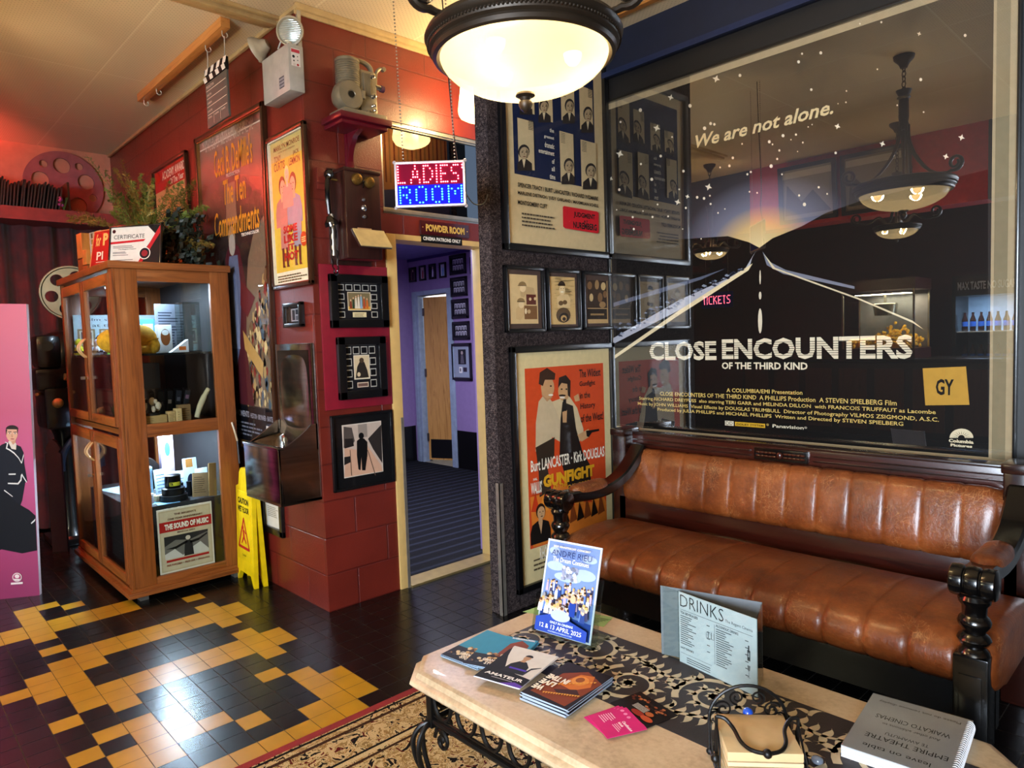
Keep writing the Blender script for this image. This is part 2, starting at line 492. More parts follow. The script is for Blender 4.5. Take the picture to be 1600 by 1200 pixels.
# ---- powder room doorway: cream frame, black leaf swung inside
df = MB()
for y0, y1 in ((2.17, DY0), (DY1, 2.965)):
    df.box(RX-0.13, RX+0.012, y0, y1, 0, DZ+0.03, M_CREAM, b=0.004)
df.box(RX-0.13, RX+0.012, DY0, DY1, DZ, DZ+0.03, M_CREAM)
d1 = struct(df, 'door_1')
mb = MB(); mb.box(RX-0.13-0.62, RX-0.13, DY0-0.005, DY0+0.035, 0.012, DZ-0.005, M_BLACKP, b=0.003); mb.build('door_leaf', d1)
mb = MB(); mb.box(RX-0.11, RX+0.03, DY0, DY1, 0.0, 0.012, mat('brass_threshold', 'a08a5a', 0.35, 0.7)); mb.build('threshold', d1)
mb = MB(); mb.box(RX+0.012, RX+0.018, DY0-0.02, DY0-0.003, 0.0, 0.98, mat('brushed_aluminium', '9a938a')); mb.build('edge_guard', d1)

# glass transom with aluminium tracks over the door
tw = MB()
alu = mat('brushed_aluminium', '9a938a')
for z0, z1 in ((2.115, 2.15), (2.59, 2.625)):
    for q in range(3): tw.box(RX-0.05+q*0.016, RX-0.038+q*0.016, 2.17, 2.965, z0, z1, alu, b=0.002)
    tw.box(RX-0.05, RX+0.004, 2.17, 2.965, z0+0.010, z0+0.016, alu)
for q in range(2): tw.box(RX-0.05+q*0.02, RX-0.036+q*0.02, 2.17, 2.19, 2.115, 2.625, alu, b=0.002)
w2 = struct(tw, 'window_2')
mb = MB(); mb.box(RX-0.022, RX-0.018, 2.19, 2.965, 2.15, 2.59, pane('transom_glass', 3.2, '201a14')); mb.build('glass', w2)

# ---- powder room shell
IY, IX, IC = 4.77, -6.72, 2.36
pw = MB()
pw.box(IX, RX-0.12, IY, IY+0.1, 0.42, IC, M_PURPLE)            # wall with the wooden door (opening cut below)
DXa, DXb, DZ2 = -6.60, -5.98, 1.93
pw = MB()
for x0, x1, z0, z1 in ((IX, DXa, 0, IC), (DXb, RX-0.12, 0, IC), (DXa, DXb, DZ2, IC)):
    pw.box(x0, x1, IY, IY+0.1, z0, z1, M_PURPLE)
pw.box(IX-0.1, IX, 1.85, IY+0.1, 0, IC, M_PURPLE)
pw.box(RX-0.22, RX-0.125, 2.97, IY, 0, IC, M_PURPLE)
pw.box(IX, RX-0.13, 1.85, 1.92, 0, IC, M_PURPLE)
struct(pw, 'wall_powder_inner', sharp=0)
sk = MB()
sk.box(DXb+0.06, RX-0.22, IY-0.012, IY, 0, 0.42, M_BLACKP); sk.box(IX, IX+0.012, 1.92, IY, 0, 0.42, M_BLACKP)
struct(sk, 'baseboard_powder')
pc = MB(); pc.box(IX-0.1, RX-0.1, 1.85, IY+0.1, IC, IC+0.06, mat('lilac_ceiling', '6a6a9c', 0.6)); pc.box(IX, RX-0.22, IY-0.02, IY, IC-0.03, IC, mat('violet_cornice', '2c1a55', 0.5))
struct(pc, 'ceiling_powder', sharp=0)
def m_stripe():
    m, t, b = base('navy_striped_carpet')
    v = coords(t)
    wv = N(t, 'ShaderNodeTexWave', bands_direction='X'); wv.inputs['Scale'].default_value = 2.6; wv.inputs['Distortion'].default_value = 0.3
    t.links.new(v, wv.inputs['Vector'])
    n = noise(t, v, 200, 2)
    t.links.new(mixc(t, n, ramp(t, wv.outputs['Fac'], [(0.55, '07080d'), (0.80, '10131c'), (0.95, '2a2e3c')]), '07080c'), b.inputs['Base Color'])
    setin(b, Roughness=0.9, Specular_IOR_Level=0.15); bump(t, b, n, 0.4, 0.004)
    return m
pf = MB(); pf.box(IX, RX-0.10, 1.9, IY, -0.05, 0.004, m_stripe())
pf.box(DXa, DXb, IY, IY+1.2, -0.05, 0.004, mat('beige_vinyl', '8d8674', 0.5))
struct(pf, 'floor_powder', sharp=0)
# inner toilet lobby behind the wooden door
tl = MB(); tl.box(DXa-0.3, DXb+0.3, IY+1.2, IY+1.25, 0, IC, M_WHITE); tl.box(DXa-0.3, DXa-0.25, IY+0.1, IY+1.2, 0, IC, M_WHITE); tl.box(DXb+0.25, DXb+0.3, IY+0.1, IY+1.2, 0, IC, M_WHITE); tl.box(DXa-0.3, DXb+0.3, IY, IY+1.25, IC, IC+0.05, M_WHITE)
struct(tl, 'wall_toilet_lobby', sharp=0)
M_JAMB = mat('grey_blue_door_frame', '8fa0b0', 0.4)
dd = MB()
for x0, x1 in ((DXa, DXa+0.05), (DXb-0.04, DXb)): dd.box(x0, x1, IY-0.015, IY+0.11, 0, DZ2, M_JAMB, b=0.003)
for x0, x1 in ((DXa-0.06, DXa), (DXb, DXb+0.05)): dd.box(x0, x1, IY-0.02, IY, 0, DZ2+0.05, M_JAMB, b=0.003)
dd.box(DXa, DXb, IY-0.02, IY+0.11, DZ2, DZ2+0.05, M_JAMB)
d2 = struct(dd, 'door_2')
dl = MB(); dl.box(0, 0.56, -0.02, 0.02, 0.03, DZ2-0.02, wood('honey_door_veneer', '8a5a26', 'c08e4a', 2, 0.45))
dlo = dl.build('door_leaf', d2, loc=(DXa+0.07, IY+0.06, 0), rot=(0, 0, math.radians(24)))
mb = MB(); mb.box(0.03, 0.53, -0.024, -0.02, 0.05, 0.27, M_BLACKP); mb.build('kick_plate', dlo)
mb = MB()
for z in (0.25, 1.0, 1.7): mb.box(-0.012, 0.012, -0.03, -0.02, z, z+0.09, mat('steel_hinge', '6f6a62', 0.4, 0.9))
mb.build('hinge', dlo)
light('toilet_lobby_lamp', 'POINT', (DXb-0.3, IY+0.75, 2.1), 10, (0.9, 0.93, 1.0), 0.1)

# =================================================================== FRAMED POSTERS AND PICTURES
M_FBLACK = mat('black_frame_lacquer', '08080a', 0.3, coat=0.3)
M_FBROWN = wood('dark_brown_frame_wood', '1c0d06', '3a1e0e', 2, 0.3)
M_FGOLD = mat('aged_gold_fillet', '8a6a34', 0.35, 0.6)
G_POSTER = pane('picture_glass', 1.35)
class Board:
    def __init__(s, name, label, cat, plane, val, a0, a1, z0, z1, fw=0.03, fd=0.022, fm=None, group=None, tilt=0.0, paper='d8c9a4', back=None, lip=None):
        s.plane, s.val = plane, val
        s.ac, s.z0 = (a0+a1)/2, z0; s.w, s.h = a1-a0, z1-z0; s.fw = fw
        loc = (val, s.ac, z0) if plane == 'X' else (s.ac, val, z0)
        s.root = thing(name, label, cat, loc, 0, group, rot=(0, tilt, PI/2 if plane == 'X' else 0))
        h = s.w/2; fm = fm or M_FBLACK
        if fw > 0:
            mb = MB()
            for x0, x1, b0, b1 in ((-h, h, 0, fw), (-h, h, s.h-fw, s.h), (-h, -h+fw, 0, s.h), (h-fw, h, 0, s.h)):
                mb.box(x0, x1, -fd, -0.001, b0, b1, fm, b=min(0.006, fw*0.3))
            if lip:
                l = 0.006
                for x0, x1, b0, b1 in ((-h+fw, h-fw, fw, fw+l), (-h+fw, h-fw, s.h-fw-l, s.h-fw), (-h+fw, -h+fw+l, fw, s.h-fw), (h-fw-l, h-fw, fw, s.h-fw)):
                    mb.box(x0, x1, -fd*0.8, -0.002, b0, b1, lip)
            mb.build('frame', s.root)
        s.y = -min(0.006, fd*0.3) if fw > 0 else -0.001
        s.fd = fd; s.mb = MB(); s.lay = 0
        if fw <= 0: s.mb.box(-h, h, s.y+0.0002, -0.0002, 0, s.h, P(paper))
        s.mb.rect(-h+fw, fw, h-fw, s.h-fw, P(back or paper), s.y)
        s.o, s.s = (0, 0), 1
    def crop(s, x, y, sc): s.o, s.s = (x, y), sc; return s
    def L(s, x, y):
        x, y = s.o[0]+x/s.s, s.o[1]+y/s.s
        q = onX(s.val, x, y) if s.plane == 'X' else onY(s.val, x, y)
        return ((q.y if s.plane == 'X' else q.x)-s.ac, q.z-s.z0)
    def clip(s, p):
        h = s.w/2-s.fw
        return (max(-h, min(h, p[0])), max(s.fw, min(s.h-s.fw, p[1])))
    def yy(s): s.lay += 1; return s.y-0.0001*s.lay
    def m(s, c): return P(c) if isinstance(c, str) else c
    def R(s, x0, y0, x1, y1, c):
        a, b = s.clip(s.L(x0, y0)), s.clip(s.L(x1, y1)); s.mb.rect(a[0], b[1], b[0], a[1], s.m(c), s.yy()); return s
    def G(s, pts, c):
        s.mb.poly([s.clip(s.L(*p)) for p in pts], s.m(c), s.yy()); return s
    def E(s, cx, cy, rx, ry, c, n=16): return s.G(ell(cx, cy, rx, ry, n), c)
    def T(s, t, x0, y0, x1, y1, c, bold=0.0, shear=0.0):
        a, b = s.L(x0, y0), s.L(x1, y1); s.mb.text(t, a[0], b[1], b[0], a[1], s.m(c), s.y-0.0001*s.lay-0.0004, bold, shear); return s
    def T3(s, t, x0, yt, yb, x1, c, bold=0.0, shear=0.0):
        a, b, e = s.L(x0, yt), s.L(x0, yb), s.L(x1, yb); s.mb.text(t, a[0], b[1], e[0], a[1], s.m(c), s.y-0.0001*s.lay-0.0004, bold, shear); return s
    # local versions, fractions of the print
    def F(s, u, v): return ((u-0.5)*(s.w-2*s.fw), s.fw+v*(s.h-2*s.fw))
    def fR(s, u0, v0, u1, v1, c):
        a, b = s.F(u0, v0), s.F(u1, v1); s.mb.rect(a[0], a[1], b[0], b[1], s.m(c), s.yy()); return s
    def fG(s, pts, c): s.mb.poly([s.F(*p) for p in pts], s.m(c), s.yy()); return s
    def fE(s, u, v, ru, rv, c, n=16): return s.fG(ell(u, v, ru, rv, n), c)
    def fT(s, t, u0, v0, u1, v1, c, bold=0.0, shear=0.0):
        a, b = s.F(u0, v0), s.F(u1, v1); s.mb.text(t, a[0], a[1], b[0], b[1], s.m(c), s.y-0.0001*s.lay-0.0004, bold, shear); return s
    def lines(s, u0, v0, u1, v1, n, c, fill=0.5, seed=1):
        """fine print too small to read: broken dark lines"""
        rr = random.Random(seed); y = s.yy()
        for i in range(n):
            vb = v1-(v1-v0)*(i+1)/n; vt = vb+(v1-v0)/n*fill; u = u0
            e = u1-(u1-u0)*rr.random()*0.25
            while u < e:
                l = (u1-u0)*(0.03+0.07*rr.random())
                a, b = s.F(u, vb), s.F(min(u+l, e), vt); s.mb.rect(a[0], a[1], b[0], b[1], s.m(c), y); u += l+(u1-u0)*0.012
        return s
    def person(s, u, v, w_, h_, skin, hair, coat, shirt=None, turn=0.0):
        """printed half-length figure: base centre u,v"""
        s.fG([(u-w_*.5, v), (u+w_*.5, v), (u+w_*.5, v+h_*.30), (u+w_*.40, v+h_*.50), (u+w_*.14, v+h_*.58), (u-w_*.14, v+h_*.58), (u-w_*.40, v+h_*.50), (u-w_*.5, v+h_*.30)], coat)
        if shirt: s.fG([(u-w_*.10, v+h_*.57), (u+w_*.12, v+h_*.57), (u+w_*.02, v+h_*.22)], shirt)
        s.fR(u-w_*.09, v+h_*.50, u+w_*.09, v+h_*.66, skin)
        s.fE(u+turn*w_*.05, v+h_*.82, w_*.23, h_*.20, hair)
        s.fE(u+turn*w_*.10, v+h_*.77, w_*.19, h_*.17, skin)
        for q in (-1, 1): s.fE(u+turn*w_*.13+q*w_*.075, v+h_*.80, w_*.03, h_*.016, hair, 8)
        s.fE(u+turn*w_*.14, v+h_*.68, w_*.06, h_*.014, hair, 8)
        s.fG([(u+turn*w_*.13-w_*.02, v+h_*.72), (u+turn*w_*.13+w_*.03, v+h_*.72), (u+turn*w_*.13+w_*.01, v+h_*.79)], 'a88a68')
        return s
    def fin(s, glass=True, name='print', gm=None):
        s.mb.build(name, s.root, sharp=0)
        if glass:
            g = MB(); h = s.w/2-s.fw
            g.rect(-h, s.fw, h, s.h-s.fw, gm or G_POSTER, -s.fd*0.75 if s.fw > 0 else s.y-0.006); g.build('glass', s.root, sharp=0)
        return s.root

# ------------------------------------------------------------------ very large night-road poster
B = Board('framed_poster', 'huge framed night sky and road film poster behind the leather bench', 'poster', 'Y', WY, -2.549, -0.590, 0.838, 2.735, 0.012, 0.03, M_FBLACK, paper='b7a37f')
def m_glow():
    m, t, b = base('night_sky_print')
    tc = N(t, 'ShaderNodeTexCoord'); mp = N(t, 'ShaderNodeMapping', vector_type='POINT')
    c0 = GLOW; mp.inputs['Location'].default_value = (-c0[0]*1.0, 0, -c0[1]*1.35); mp.inputs['Scale'].default_value = (1.0, 0.0, 1.35)
    t.links.new(tc.outputs['Object'], mp.inputs[0])
    ln = N(t, 'ShaderNodeVectorMath', operation='LENGTH'); t.links.new(mp.outputs[0], ln.inputs[0])
    t.links.new(ramp(t, ln.outputs['Value'], [(0.0, 'e8d29a'), (0.14, 'd3b27a'), (0.26, '6d7186'), (0.45, '2b2b33'), (0.75, '1a1410')]), b.inputs['Base Color'])
    setin(b, Roughness=0.5, Specular_IOR_Level=0.3)
    return m
B.crop(940, 360, 2.424)
GLOW = B.L(600, 60)
w_ = B.w/2
B.mb.rect(-2.535-B.ac, 0.034, -0.682-B.ac, B.h-0.045, m_glow(), B.yy())                   # print
B.mb.rect(-0.672-B.ac, 0.030, -0.628-B.ac, B.h-0.02, P('8f8264'), B.yy())             # side margin of the board
xl, xr = -2.535-B.ac, -0.682-B.ac
def ce_poly(pts, c):
    B.mb.poly([(max(xl, min(xr, B.L(*p)[0])), max(0.034, B.L(*p)[1])) for p in pts], B.m(c), B.yy())
# hills, road, verges (generic landscape)
ce_poly([(60, 50), (330, 32), (480, 22), (560, 45), (600, 66), (650, 30), (760, -15), (850, -65), (980, -110), (1180, -160), (1465, -230), (1465, 870), (40, 745)], '0a0807')
ce_poly([(548, 142), (588, 76), (572, 105), (560, 150), (300, 300), (45, 430), (45, 408), (300, 262), (480, 182)], 'b9bac6')
ce_poly([(45, 275), (240, 215), (380, 175), (470, 145), (380, 186), (240, 232), (45, 290)], '5c6276')
ce_poly([(612, 80), (640, 120), (700, 150), (960, 212), (960, 222), (690, 165), (628, 132)], '7f8494')
ce_poly([(575, 125), (558, 152), (300, 318), (45, 488), (45, 475), (300, 300)], 'f0dcb0')
ce_poly([(616, 88), (650, 145), (975, 262), (1180, 350), (1220, 374), (1180, 342), (975, 256), (660, 142)], 'e3d3ae')
rr = random.Random(4)
for q in range(90):
    x = rr.uniform(50, 540); y0 = 430-(x-45)*0.565; y = y0-rr.uniform(8, 70)*(1-(x-45)/560)
    r_ = rr.uniform(2, 6)
    B.mb.poly([B.clip(B.L(x+r_*1.8*math.cos(a), y+r_*math.sin(a))) for a in (0, 1.5, 3.0, 4.4)], P(['5d6780', '8e96a8', '3c4256'][q % 3]), B.y-0.0001*B.lay-0.0002)
for y0, y1, h in ((150, 205, 3), (232, 262, 5), (295, 390, 8)):
    ce_poly(ell(603, (y0+y1)/2, h, (y1-y0)/2, 14), 'e8dcc0')
# stars
B.crop(940, 0, 2.424)
for q, (x, y, r_) in enumerate([(437,300,15),(265,370,12),(527,287,7),(150,418,8),(338,402,8),(75,463,5),(212,486,14),(72,584,15),(393,487,8),(416,469,7),(430,472,6),(270,520,4),(833,202,7),(762,205,5),(749,236,7),(981,92,4),(1062,86,5),(1205,130,9),(1379,136,7),(1047,264,4),(797,341,6),(930,346,4),(1211,303,7),(928,389,4),(898,394,3),(1122,400,4),(896,480,12),(1222,426,4),(690,515,7),(739,511,5),(638,538,7),(650,548,4),(765,541,4),(535,546,4),(800,473,3),(785,482,3),(1066,546,12),(1365,522,13),(1306,594,12),(676,571,5),(500,599,6),(668,603,5),(889,580,6),(227,592,6),(152,622,5),(313,649,6),(38,678,9),(193,680,7),(70,719,6),(452,635,4),(487,629,6),(645,630,8),(555,661,5),(568,652,5),(686,661,4),(408,709,14),(328,745,9),(291,766,12),(365,748,6),(391,752,6),(413,742,4),(416,773,5),(322,788,5),(215,775,4),(825,710,5),(751,741,5),(771,775,8),(857,735,4),(592,731,4),(563,727,4),(297,718,4),(121,823,5),(255,820,4),(196,822,5),(125,868,5),(444,807,4),(470,792,3),(160,800,3),(60,795,3),(310,868,3),(380,905,3),(745,575,3),(720,530,3)]):
    sp = r_ >= 9
    pts = [(x+(r_ if k % 2 == 0 else r_*0.42)*math.cos(k*PI/4+0.3), y+(r_ if k % 2 == 0 else r_*0.42)*math.sin(k*PI/4+0.3)) for k in range(8)] if sp else ell(x, y, r_*0.8, r_*0.9, 8)
    B.mb.poly([B.L(*p) for p in pts], P('f6ead0'), B.y-0.0001*B.lay-0.0006)
B.T('We are not alone.', 358, 515, 880, 432, 'e6cf9b', 0.02, 0.25)
B.crop(940, 360, 2.424)
B.T3('CLOSE', 183, 424, 492, 438, 'f0e3c4', 0.035); B.T3('ENCOUNTERS', 458, 412, 488, 1180, 'f0e3c4', 0.035)
a, b_ = B.L(175, 420), B.L(1190, 487)
for q in range(7): B.mb.rect(a[0], b_[1]+0.018+q*0.0105, b_[0], b_[1]+0.0205+q*0.0105, P('0a0807'), B.y-0.0001*B.lay-0.0008)
B.T('OF THE THIRD KIND', 458, 499, 783, 528, 'f0e3c4', 0.03)
Y_ = 'e9c76f'
B.T3('A COLUMBIA/EMI Presentation', 476, 597, 612, 763, Y_, 0.01)
B.T3('CLOSE ENCOUNTERS OF THE THIRD KIND  A PHILLIPS Production  A STEVEN SPIELBERG Film', 224, 610, 625, 1120, Y_, 0.01)
B.T3('Starring RICHARD DREYFUSS  also starring TERI GARR and MELINDA DILLON  with FRANCOIS TRUFFAUT as Lacombe', 145, 629, 644, 1268, Y_, 0.01)
B.T3('Music by JOHN WILLIAMS  Visual Effects by DOUGLAS TRUMBULL  Director of Photography VILMOS ZSIGMOND, A.S.C.', 140, 649, 664, 1280, Y_, 0.01)
B.T3('Produced by JULIA PHILLIPS and MICHAEL PHILLIPS  Written and Directed by STEVEN SPIELBERG', 215, 671, 686, 1145, Y_, 0.01)
B.R(470, 720, 503, 740, 'e8dcc0').R(508, 724, 622, 748, 'd9a92e'); B.T('DOLBY SYSTEM', 514, 729, 616, 744, '3a2a08', 0.02)
B.T('D', 488, 723, 499, 737, '0a0807'); B.T('D', 474, 722, 485, 737, '0a0807'); B.T('®', 626, 730, 636, 740, Y_)
B.T('Panavision', 650, 733, 768, 754, 'e8dcc0', 0.02); B.T('®', 770, 742, 781, 751, 'e8dcc0')
B.T('© 1977 COLUMBIA PICTURES INDUSTRIES, INC.', 58, 733, 200, 746, 'c9bda0', 0.01)
B.G([(1218, 522), (1382, 515), (1395, 660), (1228, 662)], 'c99a3e'); B.T('GY', 1268, 562, 1336, 625, '111111', 0.03)
B.G(ell(1365, 785, 45, 35, 18, PI, 2*PI), 'e6d8b4')
for k in range(9):
    an = PI+PI*(k+0.5)/9
    B.G([(1365+16*math.cos(an-.06), 785+14*math.sin(an-.06)), (1365+34*math.cos(an), 785+28*math.sin(an)), (1365+16*math.cos(an+.06), 785+14*math.sin(an+.06))], '0a0807')
B.G(ell(1365, 785, 13, 11, 14, PI, 2*PI), '0a0807')
B.T('Columbia', 1317, 788, 1411, 808, 'e6d8b4', 0.05); B.T('Pictures', 1324, 806, 1406, 823, 'e6d8b4', 0.05)
B.fin(gm=pane('big_poster_glass', 2.9))

# ------------------------------------------------------------------ poster of portrait panels, top of the screen wall
B = Board('framed_poster', 'black framed cream and navy film poster of portrait panels behind the lamp', 'poster', 'X', PX, 2.375, 3.222, 1.845, 2.935, 0.036, 0.028, M_FBLACK, paper='cdb68a')
B.crop(760, 100, 3.752)
B.mb.rect(*B.L(160, 655)[:1], B.L(400, 690)[1], B.L(622, 130)[0], B.h-0.10, P('17203f'), B.yy())
fr = [(300, 130, 385, 345), (428, 120, 512, 352), (535, 128, 618, 405), (186, 120, 273, 300), (170, 318, 272, 628), (415, 395, 504, 708), (537, 446, 634, 738)]
for q, (x0, y0, x1, y1) in enumerate(fr):
    B.R(x0, y0, x1, y1, 'cdb68a')
    cx = x0+(x1-x0)*(.62 if q in (1, 2, 5, 6) else .38); w0 = (x1-x0); hy = y1-y0
    hh = min(hy*.62, 150); base_ = y1
    dark = '2a2320'
    B.G([(max(x0, cx-w0*.48), base_), (min(x1, cx+w0*.48), base_), (min(x1, cx+w0*.46), base_-hh*.28), (cx+w0*.15, base_-hh*.45), (cx-w0*.15, base_-hh*.45), (max(x0, cx-w0*.46), base_-hh*.28)], dark)
    B.G([(cx-w0*.1, base_-hh*.44), (cx+w0*.1, base_-hh*.44), (cx, base_-hh*.1)], 'd9c8a0')
    B.E(cx, base_-hh*.74, w0*.33, hh*.28, dark); B.E(cx+2, base_-hh*.68, w0*.27, hh*.24, 'b49c78'); B.G([(cx+w0*.12, base_-hh*.88), (cx+w0*.27, base_-hh*.72), (cx+w0*.22, base_-hh*.5), (cx+w0*.10, base_-hh*.46), (cx+w0*.16, base_-hh*.65)], '7d6a50')
    for e in (-1, 1): B.E(cx+2+e*w0*.11, base_-hh*.72, w0*.055, hh*.022, dark, 8); B.G([(cx+2+e*w0*.11-w0*.07, base_-hh*.775), (cx+2+e*w0*.11+w0*.07, base_-hh*.785), (cx+2+e*w0*.11+w0*.06, base_-hh*.765)], dark)
    B.E(cx+2, base_-hh*.545, w0*.09, hh*.018, '6a3a2c', 8); B.G([(cx-w0*.01, base_-hh*.62), (cx+w0*.06, base_-hh*.62), (cx+w0*.02, base_-hh*.72)], '8f7858')
    for k in range(7):
        xx = x0+(x1-x0)*(.08 if q in (1, 5, 6) else .62); yk = y0+14+k*9
        if yk < base_-hh: B.R(xx, yk, xx+w0*.28, yk+4, '3a322c')
for k, (t_, x0, y0, x1, y1) in enumerate([('the', 354, 380, 380, 410), ('greatest', 322, 420, 381, 455), ('dramatic', 325, 460, 382, 505), ('entertainment', 290, 498, 382, 545), ('of', 368, 560, 384, 592), ('all', 366, 604, 385, 635), ('time', 355, 648, 388, 683)]):
    B.T(t_, x0, y0, x1, y1, 'e6dcc4', 0.02)
INK = '15120f'
B.T('SPENCER TRACY / BURT LANCASTER / RICHARD WIDMARK', 168, 697, 640, 806, INK, 0.03)
B.T('MARLENE DIETRICH / JUDY GARLAND / MAXIMILIAN SCHELL', 168, 746, 642, 850, INK, 0.03)
B.T('MONTGOMERY CLIFT', 168, 800, 340, 852, INK, 0.03)
B.G([(440, 836), (632, 868), (642, 876), (643, 990), (634, 996), (446, 966), (434, 956), (432, 842)], 'c8202a')
B.T('JUDGMENT', 495, 868, 622, 924, INK, 0.04); B.T('AT', 553, 918, 580, 938, INK, 0.03); B.T('NUREMBERG', 493, 925, 632, 982, INK, 0.04)
B.lines(0.12, 0.09, 0.45, 0.165, 4, '4a4034', 0.4, 3)
B.fin(gm=pane('picture_glass_strong', 1.5))

# ------------------------------------------------------------------ three small framed pictures
SM = 'small framed pictures on the carpeted screen'
def small(lbl, TL, BR, seed):
    tl, br = onX(PX, 770+TL[0]/8, 390+TL[1]/8), onX(PX, 770+BR[0]/8, 390+BR[1]/8)
    B = Board('framed_picture', lbl, 'picture', 'X', PX, tl.y, br.y, br.z, tl.z, 0.020, 0.022, M_FBLACK, SM, back='4a3a34')
    return B.crop(770, 390, 8)
B = small('small black framed sepia picture of two people in hats, left of three', (110, 190), (638, 1030), 1)
B.R(195, 305, 560, 925, 'd2b583')
B.G([(330, 520), (400, 460), (500, 480), (520, 560), (400, 560), (380, 600), (340, 590)], 'bfa274').E(365, 485, 38, 48, 'e2c89a').G(ell(358, 450, 50, 50, 12, PI, 2*PI), '8a6f48').R(300, 448, 412, 458, '3b2a1c')
B.G([(280, 870), (280, 740), (330, 690), (390, 720), (390, 800), (340, 880)], 'caa978').E(345, 690, 34, 44, 'e2c89a').G(ell(340, 650, 48, 45, 12, PI, 2*PI), '8a6f48').R(292, 648, 392, 658, '3b2a1c')
B.R(405, 560, 530, 690, '5a2a20').R(380, 700, 545, 870, '7a5636').E(455, 620, 16, 20, 'd9b98a').E(515, 615, 14, 20, 'd9b98a').R(430, 690, 510, 702, 'd9c090').E(440, 775, 20, 26, 'c9a878').E(400, 770, 14, 36, 'e8d4ac')
B.fin()
B = small('small black framed sepia picture of one laughing bare-shouldered person, centre of three', (640, 230), (1085, 1010), 2)
B.R(700, 335, 1028, 932, 'd6b377')
rr = random.Random(8)
for q in range(70): B.mb.poly([B.L(720+rr.random()*290+dx, 350+rr.random()*0+q*8+dy) for dx, dy in ((0, 0), (16, 2), (14, 7), (1, 5))], P(['8c6d40', '6e522c'][q % 2]), B.y-0.0001*B.lay)
B.G([(800, 730), (790, 600), (830, 565), (930, 560), (960, 620), (955, 730)], 'dfc08a').E(855, 510, 38, 60, 'e6c996').G(ell(850, 455, 46, 60, 12, PI, 2*PI), '2a1d12').E(855, 530, 20, 10, 'fff0d0').E(842, 490, 6, 5, '2a1d12', 8).E(872, 488, 6, 5, '2a1d12', 8)
B.E(840, 670, 30, 30, '6a5236').E(890, 660, 28, 28, '6a5236').E(870, 820, 90, 95, '5a4630').E(880, 850, 60, 60, '1c140c').E(875, 860, 38, 40, 'c9a468').E(880, 868, 22, 24, '2a1d12')
B.fin()
B = small('small black framed sepia street picture with a bench, right of three', (1090, 265), (1490, 1000), 3)
B.R(1165, 380, 1432, 920, 'c2a06c').R(1165, 380, 1420, 735, '35261c').R(1165, 740, 1420, 870, '1d120c')
for q, (x, y, rx, ry) in enumerate([(1200, 450, 30, 50), (1290, 440, 26, 60), (1370, 460, 30, 50), (1330, 600, 30, 60), (1360, 690, 40, 40), (1220, 600, 24, 50), (1390, 560, 24, 44)]): B.E(x, y, rx, ry, ['7a5a3a', '9a7a50', 'c9ac78'][q % 3])
B.R(1180, 730, 1415, 742, 'b89868').R(1210, 800, 1380, 822, '9a7c50')
B.fin()

# ------------------------------------------------------------------ orange western poster
B = Board('framed_poster', 'tall black framed orange western film poster beside the bench arm', 'poster', 'X', PX, 2.395, 3.228, 0.085, 1.362, 0.034, 0.026, M_FBLACK, paper='d9c592')
B.crop(780, 530, 3.077)
a = B.L(118, 142); b_ = B.L(508, 640); c_ = B.L(160, 1005)
B.mb.rect(a[0], c_[1], b_[0], a[1], P('cf4a22'), B.yy())
B.G([(145, 760), (205, 740), (280, 700), (360, 720), (470, 700), (510, 780), (512, 880), (430, 920), (160, 1000)], 'd9782a')
for q in range(8): B.G([(150+q*42, 830-q*8), (170+q*42, 735-(q % 3)*20), (192+q*42, 830-q*8)], ['c03a1a', 'e08a30'][q % 2])
# two embracing figures, shirt sleeves and dark trousers
B.G([(170, 540), (172, 400), (185, 300), (215, 260), (250, 300), (300, 420), (380, 440), (385, 490), (300, 500), (250, 470), (240, 520)], 'c9b490')
B.G([(170, 520), (262, 470), (260, 560), (225, 600), (245, 720), (190, 760), (185, 640)], '35291f')
B.G([(250, 300), (330, 270), (370, 330), (400, 430), (400, 470), (370, 470), (345, 420), (300, 420)], 'd3bd95')
B.G([(290, 380), (300, 300), (350, 320), (365, 430), (395, 540), (430, 600), (440, 720), (330, 720), (285, 560)], '241c18')
B.G([(200, 270), (196, 220), (235, 200), (250, 280), (225, 300)], 'b98a60'); B.E(228, 232, 32, 52, 'c79a6c').G([(185, 215), (190, 160), (225, 138), (265, 165), (262, 195), (215, 195), (205, 225)], '3a2316')
B.E(306, 250, 28, 48, 'c79a6c').G([(278, 235), (282, 185), (315, 172), (338, 200), (336, 280), (325, 270), (322, 215), (295, 210)], '241610')
B.E(243, 268, 12, 5, 'f0e4d0', 8).E(243, 225, 5, 4, '1c120c', 8).E(295, 240, 5, 4, '1c120c', 8).E(318, 240, 5, 4, '1c120c', 8).E(298, 280, 14, 5, 'f0e4d0', 8).E(298, 270, 18, 5, '241610', 8)
B.G([(370, 460), (425, 430), (425, 470), (390, 492)], 'c79a6c').G([(412, 440), (475, 430), (475, 440), (440, 448), (425, 470), (415, 466)], '1a1512')
B.G([(352, 275), (375, 262), (382, 295), (360, 300)], 'c79a6c').G([(298, 350), (320, 340), (318, 400), (300, 400)], 'c79a6c').G([(302, 290), (316, 286), (318, 345), (300, 345)], '1a1512')
for t_, x0, y0, x1, y1 in (('The Wildest', 378, 146, 481, 176), ('Gunfight', 379, 203, 455, 226), ('in the', 381, 256, 431, 280), ('History', 384, 309, 456, 334), ('of the West!', 385, 362, 494, 384)): B.T(t_, x0, y0, x1, y1, INK, 0.015)
B.T('Burt LANCASTER · Kirk DOUGLAS', 145, 584, 500, 562, 'f3e8d2', 0.02)
B.T('GUNFIGHT', 205, 655, 452, 655, 'e0a424', 0.06)
B.T('AT THE', 250, 703, 322, 705, 'e0a424', 0.03); B.T('O.K. CORRAL', 322, 700, 455, 690, 'e0a424', 0.04)
